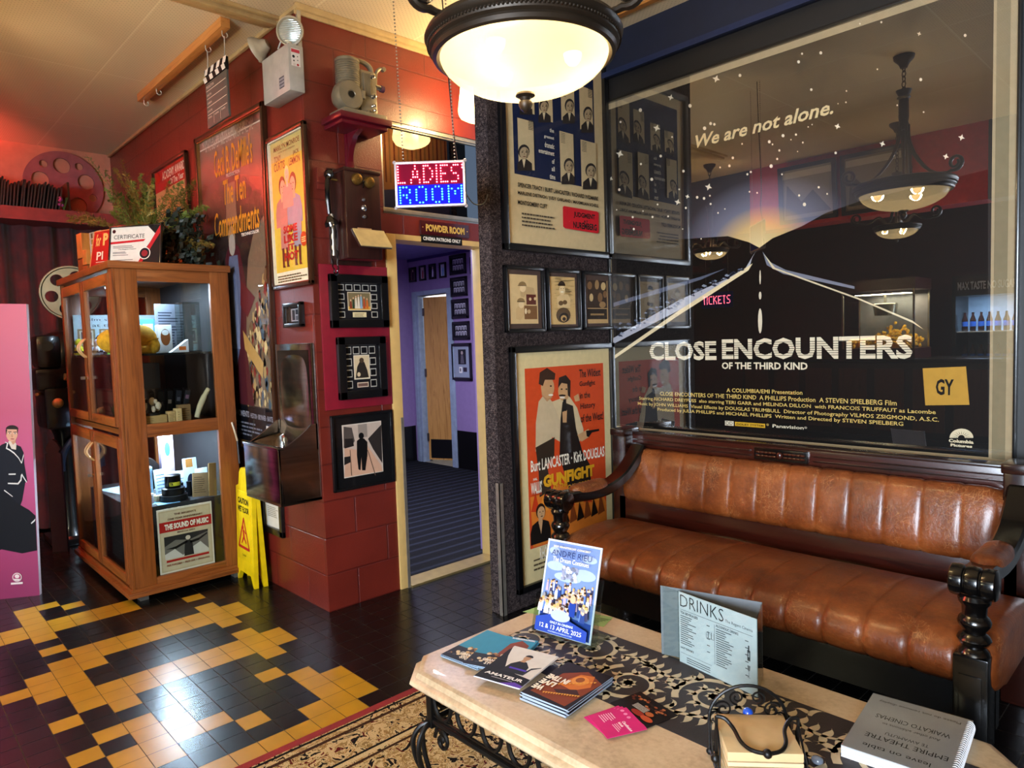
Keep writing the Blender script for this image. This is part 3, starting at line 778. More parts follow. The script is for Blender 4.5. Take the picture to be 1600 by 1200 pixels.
B.T('HAL', 158, 668, 178, 676, 'f3e8d2', 0.02); B.T("WALLIS'", 146, 690, 201, 735, 'f3e8d2', 0.03); B.T('PRODUCTION', 150, 740, 198, 746, 'cf4a22')
B.person(0.20, 0.165, 0.20, 0.17, 'c79a6c', '2a1a10', '1a1512', 'c79a6c', 0.5)
for q in range(6): B.fG([(0.42+q*.08, 0.21), (0.45+q*.08, 0.30+(q % 2)*.02), (0.50+q*.08, 0.22)], ['1c120c', '7a3a18'][q % 2])
B.T('RHONDA FLEMING', 188, 1000, 330, 1012, 'f3e8d2', 0.03); B.lines(0.12, 0.05, 0.62, 0.09, 2, '5a4c38', 0.4, 5); B.lines(0.12, 0.092, 0.9, 0.105, 1, '5a4c38', 0.5, 6)
B.fin()

# ------------------------------------------------------------------ tall dark poster with gold blackletter-like title
B = Board('framed_poster', 'tall wood framed dark biblical film poster with gold title behind the cabinet', 'poster', 'Y', RY, -4.765, -3.735, 0.80, 2.745, 0.032, 0.03, M_FBROWN, tilt=math.radians(1.6), paper='3a2a2c', lip=M_FGOLD)
def m_dusk():
    m, t, b = base('dusk_sky_print')
    v = coords(t); sp = N(t, 'ShaderNodeSeparateXYZ'); t.links.new(v, sp.inputs[0])
    n = noise(t, v, 4, 4); f = math_(t, 'ADD', math_(t, 'MULTIPLY', sp.outputs[2], 0.5), math_(t, 'MULTIPLY', n, 0.16))
    t.links.new(ramp(t, f, [(0.30, '120c0e'), (0.62, '15100f'), (0.74, '33221f'), (0.86, '8a4a38'), (1.0, '84695a')]), b.inputs['Base Color'])
    setin(b, Roughness=0.5); return m
B.fR(0, 0, 1, 1, m_dusk())
rr = random.Random(3)
B.fR(0, 0, 1, 0.115, '0b0c12')
B.fG([(0.48, 0.2), (0.62, 0.40), (0.70, 0.58), (0.80, 0.66), (0.95, 0.70), (1, 0.72), (1, 0.12), (0.5, 0.12)], '6f5f4c')
for q in range(260):
    u = 0.52+rr.random()*0.48; v_ = 0.13+rr.random()*0.50*(u-0.35)*1.4
    r_ = 0.012+rr.random()*0.02
    B.mb.poly([B.F(u+r_*math.cos(a)*rr.uniform(.4, 1.3), v_+r_*.8*math.sin(a)) for a in (0, 1.2, 2.4, 3.6, 5)], P(['a58a5a', '6a5138', 'c9b07c', '2a1f1a', '7a2a22', '40505e'][q % 6]), B.y-0.0001*B.lay-0.0001*(q % 5))
B.lay += 6
B.fG([(0.30, 0.12), (0.28, 0.40), (0.36, 0.60), (0.46, 0.66), (0.58, 0.62), (0.66, 0.50), (0.62, 0.30), (0.70, 0.12)], '4a1c24')     # robe
B.fG([(0.36, 0.28), (0.36, 0.50), (0.42, 0.60), (0.55, 0.60), (0.58, 0.48), (0.52, 0.30), (0.46, 0.24)], '5d6480')
for q in range(9): B.fG([(0.375+q*.018, 0.30), (0.40+q*.014, 0.58), (0.385+q*.018, 0.30)], '9aa4c0')
B.fG([(0.22, 0.20), (0.22, 0.50), (0.30, 0.56), (0.36, 0.40), (0.32, 0.20)], '5f93b4')
B.fG([(0.58, 0.52), (0.78, 0.46), (0.66, 0.40), (0.56, 0.44)], '5a1a22'); B.fG([(0.58, 0.36), (0.86, 0.26), (0.84, 0.21), (0.60, 0.30)], 'b08a4c')
B.fE(0.475, 0.66, 0.055, 0.035, '8f7460'); B.fE(0.475, 0.635, 0.05, 0.035, 'a59a90'); B.fG([(0.40, 0.70), (0.42, 0.83), (0.56, 0.83), (0.57, 0.70)], 'a06a50')
B.crop(300, 180, 2.31)
B.T('PARAMOUNT PICTURES IS PROUD TO ANNOUNCE THE RETURN', 30, 104, 212, 34, 'cbb9a6', 0.02); B.T('OF THE GREATEST FAMILY ENTERTAINMENT OF ALL TIME', 42, 120, 212, 52, 'cbb9a6', 0.02)
a, b_ = B.L(28, 143), B.L(238, 50); B.mb.rect(-B.w/2+.05, a[1]-0.004, B.w/2-.04, a[1]+0.004, P('e8dccb'), B.yy())
GO = 'e0912c'
B.T("Cecil B. DeMille's", 72, 140, 212, 172, GO, 0.012, 0.1); B.T('PRODUCTION', 118, 220, 166, 210, 'd9c9b4', 0.01)
B.T('The Ten', 106, 245, 190, 300, GO, 0.015, 0.1); B.T('Commandments', 76, 365, 240, 402, GO, 0.012, 0.1); B.T('TECHNICOLOR', 174, 428, 238, 419, 'efe6d6', 0.03)
B.fT('THE TEN COMMANDMENTS', 0.12, 0.080, 0.62, 0.10, '8f8f9c', 0.03); B.fT('HESTON · BRYNNER · BAXTER', 0.64, 0.080, 0.97, 0.096, '8f8f9c', 0.02); B.lines(0.08, 0.02, 0.82, 0.07, 4, '6d7180', 0.45, 5); B.fR(0.86, 0.018, 0.96, 0.065, 'd9d4c8').fE(0.91, 0.042, 0.03, 0.016, '333844')
B.fin(gm=pane('picture_glass_strong', 1.5))

# ------------------------------------------------------------------ yellow daybill
B = Board('framed_poster', 'narrow wood framed yellow comedy daybill poster below the emergency light', 'poster', 'Y', RY, -3.69, -3.243, 1.71, 2.522, 0.026, 0.026, M_FBROWN, paper='d8b13e', lip=P('d9cfb8'))
B.fR(0.0, 0.0, 1, 0.085, 'e2d6b4').fR(0.0, 0.86, 1, 1.0, 'c6b26a')
B.crop(290, 30, 4)
BR_ = '8a4a2a'
B.T('MARILYN MONROE', 556, 806, 718, 760, BR_, 0.02); B.T('and her bosom companions', 585, 832, 690, 800, BR_)
B.T('TONY', 560, 866, 603, 888, BR_, 0.02); B.T('CURTIS', 558, 910, 628, 932, BR_, 0.02); B.T('JACK', 676, 822, 716, 838, BR_, 0.02); B.T('LEMMON', 652, 872, 722, 888, BR_, 0.02)
B.person(0.30, 0.40, 0.42, 0.34, 'd9a07a', '6a3a20', 'b9786a', None, 0.6).person(0.64, 0.40, 0.42, 0.34, 'd9a07a', '7a3a20', '8f8a94', None, -0.6).person(0.47, 0.52, 0.30, 0.28, 'e6b48e', 'ead27a', 'c9907c')
B.fG([(0.20, 0.24), (0.22, 0.42), (0.44, 0.42), (0.42, 0.24)], 'b9786a').fG([(0.58, 0.24), (0.56, 0.42), (0.82, 0.42), (0.80, 0.24)], '8f8a94')
for u in (0.26, 0.38, 0.62, 0.74): B.fG([(u-.03, 0.25), (u+.03, 0.25), (u+.02, 0.13), (u+.05, 0.115), (u-.03, 0.115)], '6a2f22')
for t_, v0, v1 in (('SOME', 0.345, 0.40), ('LIKE', 0.28, 0.335), ('IT', 0.225, 0.27), ('HOT', 0.155, 0.215)):
    wd_ = {'IT': .10}.get(t_, .20); B.fT(t_, 0.50-wd_, v0, 0.50+wd_, v1, 'b3261e', 0.05)
B.fE(0.86, 0.28, 0.09, 0.05, 'c9491f').lines(0.80, 0.26, 0.92, 0.30, 3, 'f0d080', 0.5, 3).lines(0.06, 0.015, 0.94, 0.07, 3, '6a5a40', 0.5, 2)
B.fin()

# ------------------------------------------------------------------ award poster at the far end of the red wall
B = Board('framed_poster', 'wood framed cream and red award poster behind the fern, farthest along red wall', 'poster', 'Y', RY, -5.62, -4.90, 1.20, 2.735, 0.026, 0.026, M_FBROWN, paper='d3b274')
B.fR(0, 0.90, 1, 1, 'b32a1c').fR(0, 0.45, 1, 0.72, 'd4a85a').fR(0.05, 0.60, 0.8, 0.74, 'd05a4a')
B.fT('ACADEMY AWARDS', 0.25, 0.945, 0.985, 0.985, 'f0e2c4', 0.03); B.fT('Of The Year', 0.48, 0.908, 0.90, 0.938, 'f0e2c4', 0.02)
B.fT('THE SOUND', 0.08, 0.60, 0.92, 0.69, 'a3201a', 0.06); B.fT('OF', 0.40, 0.545, 0.62, 0.585, 'a3201a', 0.05); B.fT('MUSIC', 0.10, 0.45, 0.92, 0.53, 'a3201a', 0.06)
B.person(0.35, 0.1, 0.4, 0.3, 'd9a07a', 'c9a05a', '3a5a7a')
B.fin()

# ------------------------------------------------------------------ small black frame above the fountain, and a framed notice low on the wall
B = Board('framed_picture', 'tiny black framed film cell on the red wall above the drinking fountain', 'picture', 'Y', RY, -3.572, -3.370, 1.50, 1.632, 0.022, 0.03, M_FBLACK, back='15161a')
B.fR(0.22, 0.12, 0.92, 0.88, '8f8f96').fR(0.30, 0.2, 0.5, 0.8, '20242c').fR(0.55, 0.52, 0.88, 0.82, '1a1d24').fR(0.55, 0.18, 0.88, 0.45, '4a4d55').fin()
B = Board('framed_notice', 'small black framed notice low on the wall behind the yellow floor sign', 'picture', 'Y', RY, -4.02, -3.735, 0.31, 0.66, 0.04, 0.022, M_FBLACK, back='d6d2c6')
B.fR(0.1, 0.62, 0.9, 0.95, '4a463e').fR(0.14, 0.66, 0.5, 0.9, '8a8478').fE(0.62, 0.78, 0.12, 0.1, '1d1a16').fT('SPECIAL', 0.2, 0.50, 0.85, 0.56, 'b86a3a', 0.02).lines(0.15, 0.22, 0.85, 0.46, 6, '8a8478', 0.5, 2).fin()

# ------------------------------------------------------------------ crimson board with two framed film cells, and the monochrome street picture
cb = MB(); cb.box(-0.205, 0.205, -0.012, -0.001, 0, 0.755, mat('crimson_board', '7a0f22', 0.45, bmp=0.05), b=0.003)
q = cb.build('backing_board', loc=(RX, 1.962, 1.062), rot=(0, 0, PI/2)); tag(q, 'crimson painted board on the red wall beside the doorway, under the wall telephone', 'board')
def cells(lbl, a0, a1, z0, z1, top, side, pic, art):
    B = Board('framed_film_cells', lbl, 'picture', 'X', RX+0.012, a0, a1, z0, z1, 0.045, 0.03, M_FBLACK, 'framed film cells on the crimson board', back='17161a')
    n = top
    for k in range(n):
        u = 0.02+k*(0.96/n); B.fR(u, 0.80, u+0.76/n, 0.97, 'b9b4aa').fR(u+.016, 0.82, u+0.76/n-.016, 0.95, '0b0b0e')
    for k in range(side):
        v = 0.05+k*(0.74/side)
        for u in (0.02, 1-0.76/n-0.06): B.fR(u, v, u+0.76/n, v+0.17, 'b9b4aa').fR(u+.016, v+.02, u+0.76/n-.016, v+.15, '0b0b0e')
    art(B); B.fin(); return B.root
def art1(B):
    B.fR(0.24, 0.25, 0.78, 0.76, 'd9c8a8').fR(0.255, 0.27, 0.765, 0.74, '7a6a4a').fR(0.255, 0.27, 0.765, 0.36, 'c79a3c')
    for q, (u, c, h) in enumerate([(.31, '7a3020', .2), (.37, '2a3a2a', .26), (.43, 'd9cdb8', .3), (.49, 'd9cdb8', .33), (.55, '8aa8c0', .34), (.62, 'b04a2a', .28), (.69, 'c9662a', .24)]): B.fG([(u-.03, .30), (u+.03, .30), (u+.015, .30+h), (u-.015, .30+h)], c).fE(u, .33+h, .014, .03, 'd9a880', 8)
    B.fR(0.34, 0.06, 0.66, 0.20, 'd8c79a').lines(0.38, 0.08, 0.62, 0.18, 3, '5a4a30', 0.4, 3)
def art2(B):
    B.fR(0.26, 0.24, 0.74, 0.78, 'd9cdb6').fR(0.28, 0.26, 0.72, 0.76, 'cdb894').fG([(0.30, 0.27), (0.36, 0.52), (0.46, 0.66), (0.58, 0.62), (0.66, 0.44), (0.70, 0.27)], '2a2420').fE(0.50, 0.66, 0.07, 0.06, '4a3a2c').fE(0.40, 0.35, 0.05, 0.05, 'cdb894')
    B.fR(0.34, 0.06, 0.68, 0.17, 'cdb6a0').fR(0.36, 0.08, 0.66, 0.15, '6a5048')
cells('upper black framed film cells around a colour group picture on crimson board', 1.801, 2.151, 1.487, 1.767, 5, 3, 1, art1)
cells('lower black framed film cells around an upright sepia picture on crimson board', 1.829, 2.122, 1.110, 1.440, 4, 3, 1, art2)
B = Board('framed_picture', 'black framed monochrome picture of a lone walker in a wet street, by doorway', 'picture', 'X', RX, 1.779, 2.156, 0.627, 1.032, 0.014, 0.022, M_FBLACK, back='0c0c0e')
B.crop(490, 410, 3.157)
a, b_ = (1.846-B.ac, 0.693-B.z0), (2.089-B.ac, 0.976-B.z0)
B.mb.rect(a[0], a[1], b_[0], b_[1], P('c9bdb0'), B.yy()); B.mb.rect(a[0]+.006, a[1]+.006, b_[0]-.006, b_[1]-.006, P('b9a698'), B.yy())
B.G([(150, 915), (215, 925), (260, 900), (330, 1000), (338, 1028), (150, 1060)], 'c49a80')
B.G([(145, 810), (185, 815), (200, 880), (185, 905), (145, 915)], '4a423e').G([(265, 870), (330, 800), (336, 990), (290, 920)], '2c2624').R(215, 800, 262, 860, '8f8278')
B.G([(150, 870), (190, 868), (196, 905), (150, 918)], '1d1a19').G([(148, 960), (178, 955), (180, 985), (148, 1000)], '1d1a19')
B.E(232, 855, 13, 16, '0c0b0b').G([(210, 880), (225, 868), (245, 868), (262, 885), (262, 950), (252, 1025), (236, 1025), (232, 960), (228, 1025), (218, 1020), (210, 950)], '0c0b0b')
for x0, x1 in ((175, 182), (262, 300)): B.G([(x0, 925), (x0+3, 925), (x1+4, 1050), (x1, 1050)], '5a463c')
B.fin()

# ------------------------------------------------------------------ pictures inside the powder room
IN = 'pictures on the lilac powder room wall'
def inner(lbl, TL, BR, fw, back, name='framed_picture'):
    tl, br = onY(IY, 590+TL[0]/4.14, 350+TL[1]/4.14), onY(IY, 590+BR[0]/4.14, 350+BR[1]/4.14)
    return Board(name, lbl, 'picture', 'Y', IY, tl.x, br.x, br.z, tl.z, fw, 0.02, M_FBLACK, IN, back=back)
for lbl, TL, BR, c in (('small framed dark red figure picture, leftmost of four in a row', (207, 285), (255, 374), '5a3a44'), ('small framed red and white figure picture, second of four in a row', (272, 272), (317, 364), 'b9a8a8'), ('small framed white figure picture, third of four in a row', (335, 262), (383, 355), '20222c'), ('small framed pale blue figure picture, rightmost of four in a row', (402, 252), (449, 346), 'b9c8d8')):
    B = inner(lbl, TL, BR, 0.022, c); B.fG([(0.3, 0.05), (0.36, 0.6), (0.45, 0.75), (0.6, 0.75), (0.66, 0.5), (0.62, 0.05)], {'5a3a44': '2a1c24', 'b9a8a8': 'a02c34', '20222c': 'd9d9e4'}.get(c, '6aa0cc')).fE(0.5, 0.85, 0.11, 0.10, 'd0b0a0').fin()
for lbl, TL, BR in (('framed sheet of small photographs, topmost of the stacked four', (468, 206), (578, 320)), ('framed sheet of small photographs, second in the stacked four', (474, 350), (586, 464)), ('framed sheet of small photographs, third in the stacked four', (480, 490), (594, 608)), ('framed sheet of small photographs, lowest of the stacked four', (486, 634), (602, 748))):
    B = inner(lbl, TL, BR, 0.03, '11121a', 'framed_photo_sheet')
    for i in range(4):
        for j in range(2):
            u, v = 0.10+i*0.21, 0.12+j*0.42; B.fR(u, v, u+0.17, v+0.34, 'c4c4cc').fE(u+0.085, v+0.2, 0.05, 0.09, '55525a', 10).fG([(u+.02, v), (u+.15, v), (u+.12, v+.13), (u+.05, v+.13)], '3a3840')
    B.fin()
B = inner('tall framed figure picture in a grey mount, below the stacked photo sheets', (482, 772), (618, 1015), 0.035, '8d97a6'); B.fR(0.26, 0.42, 0.76, 0.90, '1c1c22').fG([(0.40, 0.45), (0.44, 0.72), (0.58, 0.72), (0.64, 0.45)], '5a5560').fE(0.51, 0.79, 0.07, 0.06, 'a89890').fR(0.30, 0.14, 0.50, 0.34, 'd9d9d4').fR(0.56, 0.18, 0.80, 0.32, '2a2030').fE(0.38, 0.24, 0.04, 0.06, '55525a').fin()
B = inner('framed picture half hidden by the door jamb at the right end', (602, 215), (665, 318), 0.022, '20222c'); B.fE(0.4, 0.5, 0.2, 0.3, 'c4c4cc').fin()

# =================================================================== LEATHER SETTLE
M_MAHOG = wood('dark_mahogany', '0a0403', '240c07', 0, 0.22, 1, 0.6)
M_MAHOGR = wood('red_mahogany_rail', '1a0704', '38120a', 0, 0.25, 1, 0.5)
M_EBONY = mat('black_turned_wood', '050404', 0.2, coat=0.4, var=0.3)
def m_leather():
    m, t, b = base('tan_cracked_leather')
    v = coords(t)
    n = noise(t, v, 7, 5, 0.65); n2 = noise(t, v, 60, 4, 0.7)
    f = math_(t, 'ADD', math_(t, 'MULTIPLY', n, 0.7), math_(t, 'MULTIPLY', n2, 0.3))
    c = ramp(t, f, [(0.26, '3c1c0d'), (0.45, '683213'), (0.60, '7e411b'), (0.78, 'a06237')])
    vo = N(t, 'ShaderNodeTexVoronoi', feature='DISTANCE_TO_EDGE'); vo.inputs['Scale'].default_value = 48
    wv = N(t, 'ShaderNodeVectorMath', operation='ADD')
    nn = N(t, 'ShaderNodeTexNoise'); nn.inputs['Scale'].default_value = 9; t.links.new(v, nn.inputs['Vector'])
    sc_ = N(t, 'ShaderNodeVectorMath', operation='SCALE'); sc_.inputs['Scale'].default_value = 0.22; t.links.new(nn.outputs['Color'], sc_.inputs[0])
    t.links.new(v, wv.inputs[0]); t.links.new(sc_.outputs[0], wv.inputs[1]); t.links.new(wv.outputs[0], vo.inputs['Vector'])
    cr = math_(t, 'LESS_THAN', vo.outputs['Distance'], 0.03)
    mask = math_(t, 'GREATER_THAN', noise(t, v, 5.5, 4), 0.57)
    t.links.new(mixc(t, math_(t, 'MULTIPLY', math_(t, 'MULTIPLY', cr, mask), 0.30), c, 'c08a58'), b.inputs['Base Color'])
    setin(b, Roughness=0.34, Coat_Weight=0.3, Coat_Roughness=0.22)
    bump(t, b, math_(t, 'ADD', n2, math_(t, 'MULTIPLY', n, 1.2)), 0.35, 0.006)
    return m
M_LEATHER = m_leather()
bench = thing('leather_settle', 'long dark wood settle with tan channelled leather seat and back', 'bench', (-1.36, 2.75, 0))
BX0, BX1 = -2.235, -0.475
def cushion(prof, x0, x1, seams, depth, name, nx=18):
    """profile (y,z,seam weight) swept along x with stitched channels"""
    edges = [x0]+seams+[x1]; xs = []
    for a, b_ in zip(edges[:-1], edges[1:]):
        for k in range(nx): xs.append((a+(b_-a)*k/nx, k/nx))
    xs.append((x1, 0))
    c = (sum(p[0] for p in prof)/len(prof), sum(p[1] for p in prof)/len(prof))
    vs_, fs = [], []
    for x, u in xs:
        puff = 1-abs(2*u-1)**9 if 0 < u < 1 else 0
        end = min(1.0, min(x-x0, x1-x)/0.05); en = math.sqrt(max(0, 1-(1-end)**2))
        for y, z, wgt in prof:
            dy, dz = y-c[0], z-c[1]; l = math.hypot(dy, dz)+1e-6
            k = -depth*(1-puff)*wgt
            e = -0.035*(1-en)*wgt
            wr = 0.0016*math.sin(x*61+y*37)*math.sin(z*53+x*17+y*29)*wgt
            vs_.append((x, y+dy/l*(k+e+wr), z+dz/l*(k+e+wr)))
    n = len(prof)
    for i in range(len(xs)-1):
        for j in range(n):
            fs.append((i*n+j, i*n+(j+1) % n, (i+1)*n+(j+1) % n, (i+1)*n+j))
    fs.append(tuple(range(n-1, -1, -1))); fs.append(tuple((len(xs)-1)*n+j for j in range(n)))
    mb = MB(); mb.add(vs_, [f[::-1] for f in fs], M_LEATHER); return mb.build(name, bench, world=True, sharp=60)
seams = [BX0+0.04+0.1345*k for k in range(1, 13)]
seat_prof = [(2.93, 0.30, 0), (2.93, 0.43, 0.2), (2.86, 0.452, 0.8), (2.75, 0.466, 1), (2.64, 0.472, 1), (2.54, 0.470, 1), (2.46, 0.458, 1), (2.40, 0.435, 1), (2.368, 0.400, 1), (2.36, 0.36, 1), (2.375, 0.32, 1), (2.42, 0.290, 0.7), (2.50, 0.285, 0.2)]
cushion(seat_prof, BX0, BX1, seams, 0.0095, 'seat')
back_prof = [(3.03, 0.53, 0), (3.06, 0.785, 0), (3.035, 0.797, 0.6), (3.005, 0.792, 1), (2.985, 0.765, 1), (2.972, 0.71, 1), (2.960, 0.65, 1), (2.950, 0.59, 1), (2.950, 0.545, 1), (2.965, 0.522, 0.8), (2.99, 0.515, 0.3)]
cushion(back_prof, -2.285, -0.60, [x for x in seams], 0.008, 'backrest')
mb = MB()
mb.box(-2.36, -0.52, 3.065, 3.125, 0.775, 0.866, M_MAHOGR, b=0.006)
mb.box(-2.33, -1.60, 3.052, 3.066, 0.812, 0.817, M_MAHOG); mb.box(-2.33, -1.60, 3.052, 3.066, 0.834, 0.839, M_MAHOG); mb.box(-1.30, -0.58, 3.052, 3.066, 0.812, 0.817, M_MAHOG); mb.box(-1.30, -0.58, 3.052, 3.066, 0.834, 0.839, M_MAHOG)
mb.box(-2.38, -0.50, 3.055, 3.135, 0.862, 0.876, M_MAHOG, b=0.004)
rail = mb.build('top_rail', bench, world=True)
mb = MB(); mb.box(-1.575, -1.325, 3.048, 3.07, 0.800, 0.855, M_EBONY, b=0.003)
for s_ in (-1, 1):
    for k in range(5):
        cx = -1.45+s_*(0.028+k*0.019)
        for v_ in (-1, 1): mb.ball((cx, 3.046, 0.8275+v_*0.0085), 0.011, M_MAHOGR, 8, (1.2, 0.5, 0.55))
mb.ball((-1.45, 3.045, 0.8275), 0.017, M_MAHOGR, 10, (0.9, 0.6, 1))
mb.build('carved_panel', rail, world=False) if False else mb.build('carved_panel', bench, world=True)
mb = MB()
mb.box(-2.34, -0.54, 3.0, 3.04, 0.40, 0.53, M_MAHOGR, b=0.004)
mb.box(-2.34, -0.54, 2.96, 3.02, 0.20, 0.40, M_MAHOG)
mb.build('lower_back_rail', bench, world=True)
for x in (-2.335, -0.545):
    mb = MB(); mb.box(x-0.045, x+0.045, 3.0, 3.12, 0.0, 0.86, M_MAHOG, b=0.008); mb.box(x-0.05, x+0.05, 2.985, 3.125, 0.855, 0.895, M_MAHOG, b=0.01)
    mb.build('back_post', bench, world=True)
mb = MB(); mb.box(BX0+0.02, BX1-0.02, 2.47, 2.51, 0.15, 0.29, M_EBONY); mb.box(BX0+0.03, BX1-0.03, 2.47, 2.95, 0.27, 0.30, M_MAHOG); mb.build('seat_rail', bench, world=True)
for x in (-2.215, -0.535):
    mb = MB(); Y0 = 2.385
    pr = [(0.0, 0), (0.030, 0), (0.034, 0.02), (0.030, 0.035), (0.046, 0.05), (0.050, 0.062), (0.046, 0.075), (0.034, 0.085), (0.040, 0.098), (0.048, 0.11), (0.048, 0.125)]
    mb.lathe(pr, M_EBONY, 20, M=Matrix.Translation((x, Y0, 0)))
    mb.box(x-0.046, x+0.046, Y0-0.046, Y0+0.046, 0.12, 0.415, M_EBONY, b=0.007)
    mb.box(x-0.030, x+0.030, Y0-0.049, Y0+0.049, 0.17, 0.36, M_EBONY, b=0.003)
    pr = [(0.045, 0.41), (0.040, 0.425), (0.030, 0.435), (0.040, 0.445), (0.046, 0.458), (0.040, 0.470), (0.030, 0.478), (0.036, 0.490), (0.043, 0.502), (0.045, 0.512), (0.040, 0.524), (0.032, 0.532), (0.034, 0.56), (0.042, 0.57), (0.044, 0.58), (0.038, 0.592), (0.05, 0.605), (0.0, 0.606)]
    mb.lathe(pr, M_EBONY, 20, M=Matrix.Translation((x, Y0, 0)))
    mb.build('turned_leg', bench, world=True)
    # arm: ridged roll in front, sweeping up to the back post
    mb = MB(); T = Matrix.Translation((x-0.062, Y0-0.005, 0.632)) @ Matrix.Rotation(PI/2, 4, 'Y')
    rp = [(0.0, 0)]; 
    for k in range(3): rp += [(0.041, 0.001+k*0.041), (0.046, 0.005+k*0.041), (0.0485, 0.020+k*0.041), (0.046, 0.036+k*0.041), (0.041, 0.040+k*0.041)]
    rp += [(0.0, 0.126)]
    mb.lathe(rp, M_EBONY, 20, M=T)
    path = smooth_path([(x, Y0, 0.640), (x, 2.50, 0.634), (x, 2.62, 0.626), (x, 2.74, 0.634), (x, 2.86, 0.672), (x, 2.95, 0.735), (x, 3.02, 0.800)], 5)
    vs_, fs = [], []; cs = [(-.042, -.018), (-.034, -.027), (.034, -.027), (.042, -.018), (.042, .018), (.034, .027), (-.034, .027), (-.042, .018)]
    for i, p in enumerate(path):
        t_ = (path[min(i+1, len(path)-1)]-path[max(i-1, 0)]).normalized(); n_ = Vector((0, -t_.z, t_.y))
        vs_ += [p+Vector((a_, 0, 0))+n_*b_ for a_, b_ in cs]
    for i in range(len(path)-1):
        for j in range(8): fs.append((i*8+j, i*8+(j+1) % 8, (i+1)*8+(j+1) % 8, (i+1)*8+j))
    fs += [tuple(range(7, -1, -1)), tuple((len(path)-1)*8+j for j in range(8))]
    mb.add(vs_, [f[::-1] for f in fs], M_EBONY)
    arm = mb.build('arm', bench, world=True)
    pad = MB(); vs_, fs = [], []
    n1, n2 = 16, 12
    for i in range(n1+1):
        u = i/n1; y = 2.465+0.265*u; zb = 0.650+0.012*(2*u-1)**2; wsc = math.sqrt(max(0.02, 1-(abs(2*u-1))**4))
        for j in range(n2+1):
            a = PI*j/n2; vs_.append((x+0.047*wsc*math.cos(a), y, zb-0.004+0.040*wsc*math.sin(a)**0.7 if math.sin(a) > 1e-6 else zb-0.004))
    for i in range(n1):
        for j in range(n2): fs.append((i*(n2+1)+j, i*(n2+1)+j+1, (i+1)*(n2+1)+j+1, (i+1)*(n2+1)+j))
    pad.add(vs_, fs, M_LEATHER); pad.build('arm_pad', bench, world=True, sharp=60)

# =================================================================== COFFEE TABLE
def m_stone():
    m, t, b = base('cream_stone_top')
    v = coords(t); n = noise(t, v, 6, 5, 0.6); n2 = noise(t, v, 90, 3)
    t.links.new(ramp(t, math_(t, 'ADD', math_(t, 'MULTIPLY', n, 0.7), math_(t, 'MULTIPLY', n2, 0.3)), [(0.3, '9c8668'), (0.5, 'bfa786'), (0.72, 'd0bc9c')]), b.inputs['Base Color'])
    setin(b, Roughness=0.34, Coat_Weight=0.1); bump(t, b, n2, 0.05, 0.002); return m
M_STONE = m_stone()
M_IRON = mat('black_wrought_iron', '0b0a0a', 0.4, 0.4, bmp=0.15, bscale=200)
TX0_, TX1_, TY0_, TY1_, TZ = -1.70, -0.275, 1.095, 1.815, 0.46
table = thing('coffee_table', 'low cream stone topped table on black wrought iron legs', 'table', ((TX0_+TX1_)/2, (TY0_+TY1_)/2, 0))
def octo(inset, ch=0.075):
    x0, x1, y0, y1 = TX0_+inset, TX1_-inset, TY0_+inset, TY1_-inset; c = ch
    return [(x0+c, y0), (x1-c, y0), (x1, y0+c), (x1, y1-c), (x1-c, y1), (x0+c, y1), (x0, y1-c), (x0, y0+c)]
prof = [(0.05, 0.405), (0.022, 0.407), (0.008, 0.412), (0.0, 0.422), (0.002, 0.432), (0.010, 0.438), (0.014, 0.440), (0.015, 0.447), (0.018, 0.455), (0.026, 0.4595), (0.03, TZ)]
vs_, fs = [], []
for ins, z in prof: vs_ += [(x, y, z) for x, y in octo(ins)]
for j in range(len(prof)-1):
    for i in range(8): fs.append((j*8+i, j*8+(i+1) % 8, (j+1)*8+(i+1) % 8, (j+1)*8+i))
fs.append(tuple((len(prof)-1)*8+i for i in range(8))); fs.append(tuple(range(7, -1, -1)))
mb = MB(); mb.add(vs_, fs, M_STONE); mb.build('tabletop', table, world=True, sharp=25)
# iron apron: rail with hanging loops on each side
def apron(p0, p1, name):
    p0, p1 = Vector(p0), Vector(p1); L_ = (p1-p0).length; d = (p1-p0)/L_; n = max(2, round(L_/0.105))
    mb = MB()
    mb.tube([p0+Vector((0, 0, 0.285)), p1+Vector((0, 0, 0.285))], 0.009, M_IRON, 8); mb.tube([p0+Vector((0, 0, 0.302)), p1+Vector((0, 0, 0.302))], 0.004, M_IRON, 6)
    mb.tube([p0+Vector((0, 0, 0.402)), p1+Vector((0, 0, 0.402))], 0.005, M_IRON, 6)
    for k in range(n):
        a = p0+d*(L_*k/n); s = L_/n
        pts = [a+d*(s*(0.10+0.80*(0.5-0.5*math.cos(PI*q/14))))+Vector((0, 0, 0.398-0.094*math.sin(PI*q/14)**0.6)) for q in range(15)]
        mb.tube(pts, 0.0062, M_IRON, 6)
        mb.ball(a+Vector((0, 0, 0.398)), 0.010, M_IRON, 8)
    mb.build(name, table, world=True)
ax0, ax1, ay0, ay1 = TX0_+0.075, TX1_-0.075, TY0_+0.075, TY1_-0.075
apron((ax0, ay0, 0), (ax1, ay0, 0), 'apron'); apron((ax0, ay1, 0), (ax1, ay1, 0), 'apron'); apron((ax0, ay0, 0), (ax0, ay1, 0), 'apron'); apron((ax1, ay0, 0), (ax1, ay1, 0), 'apron')
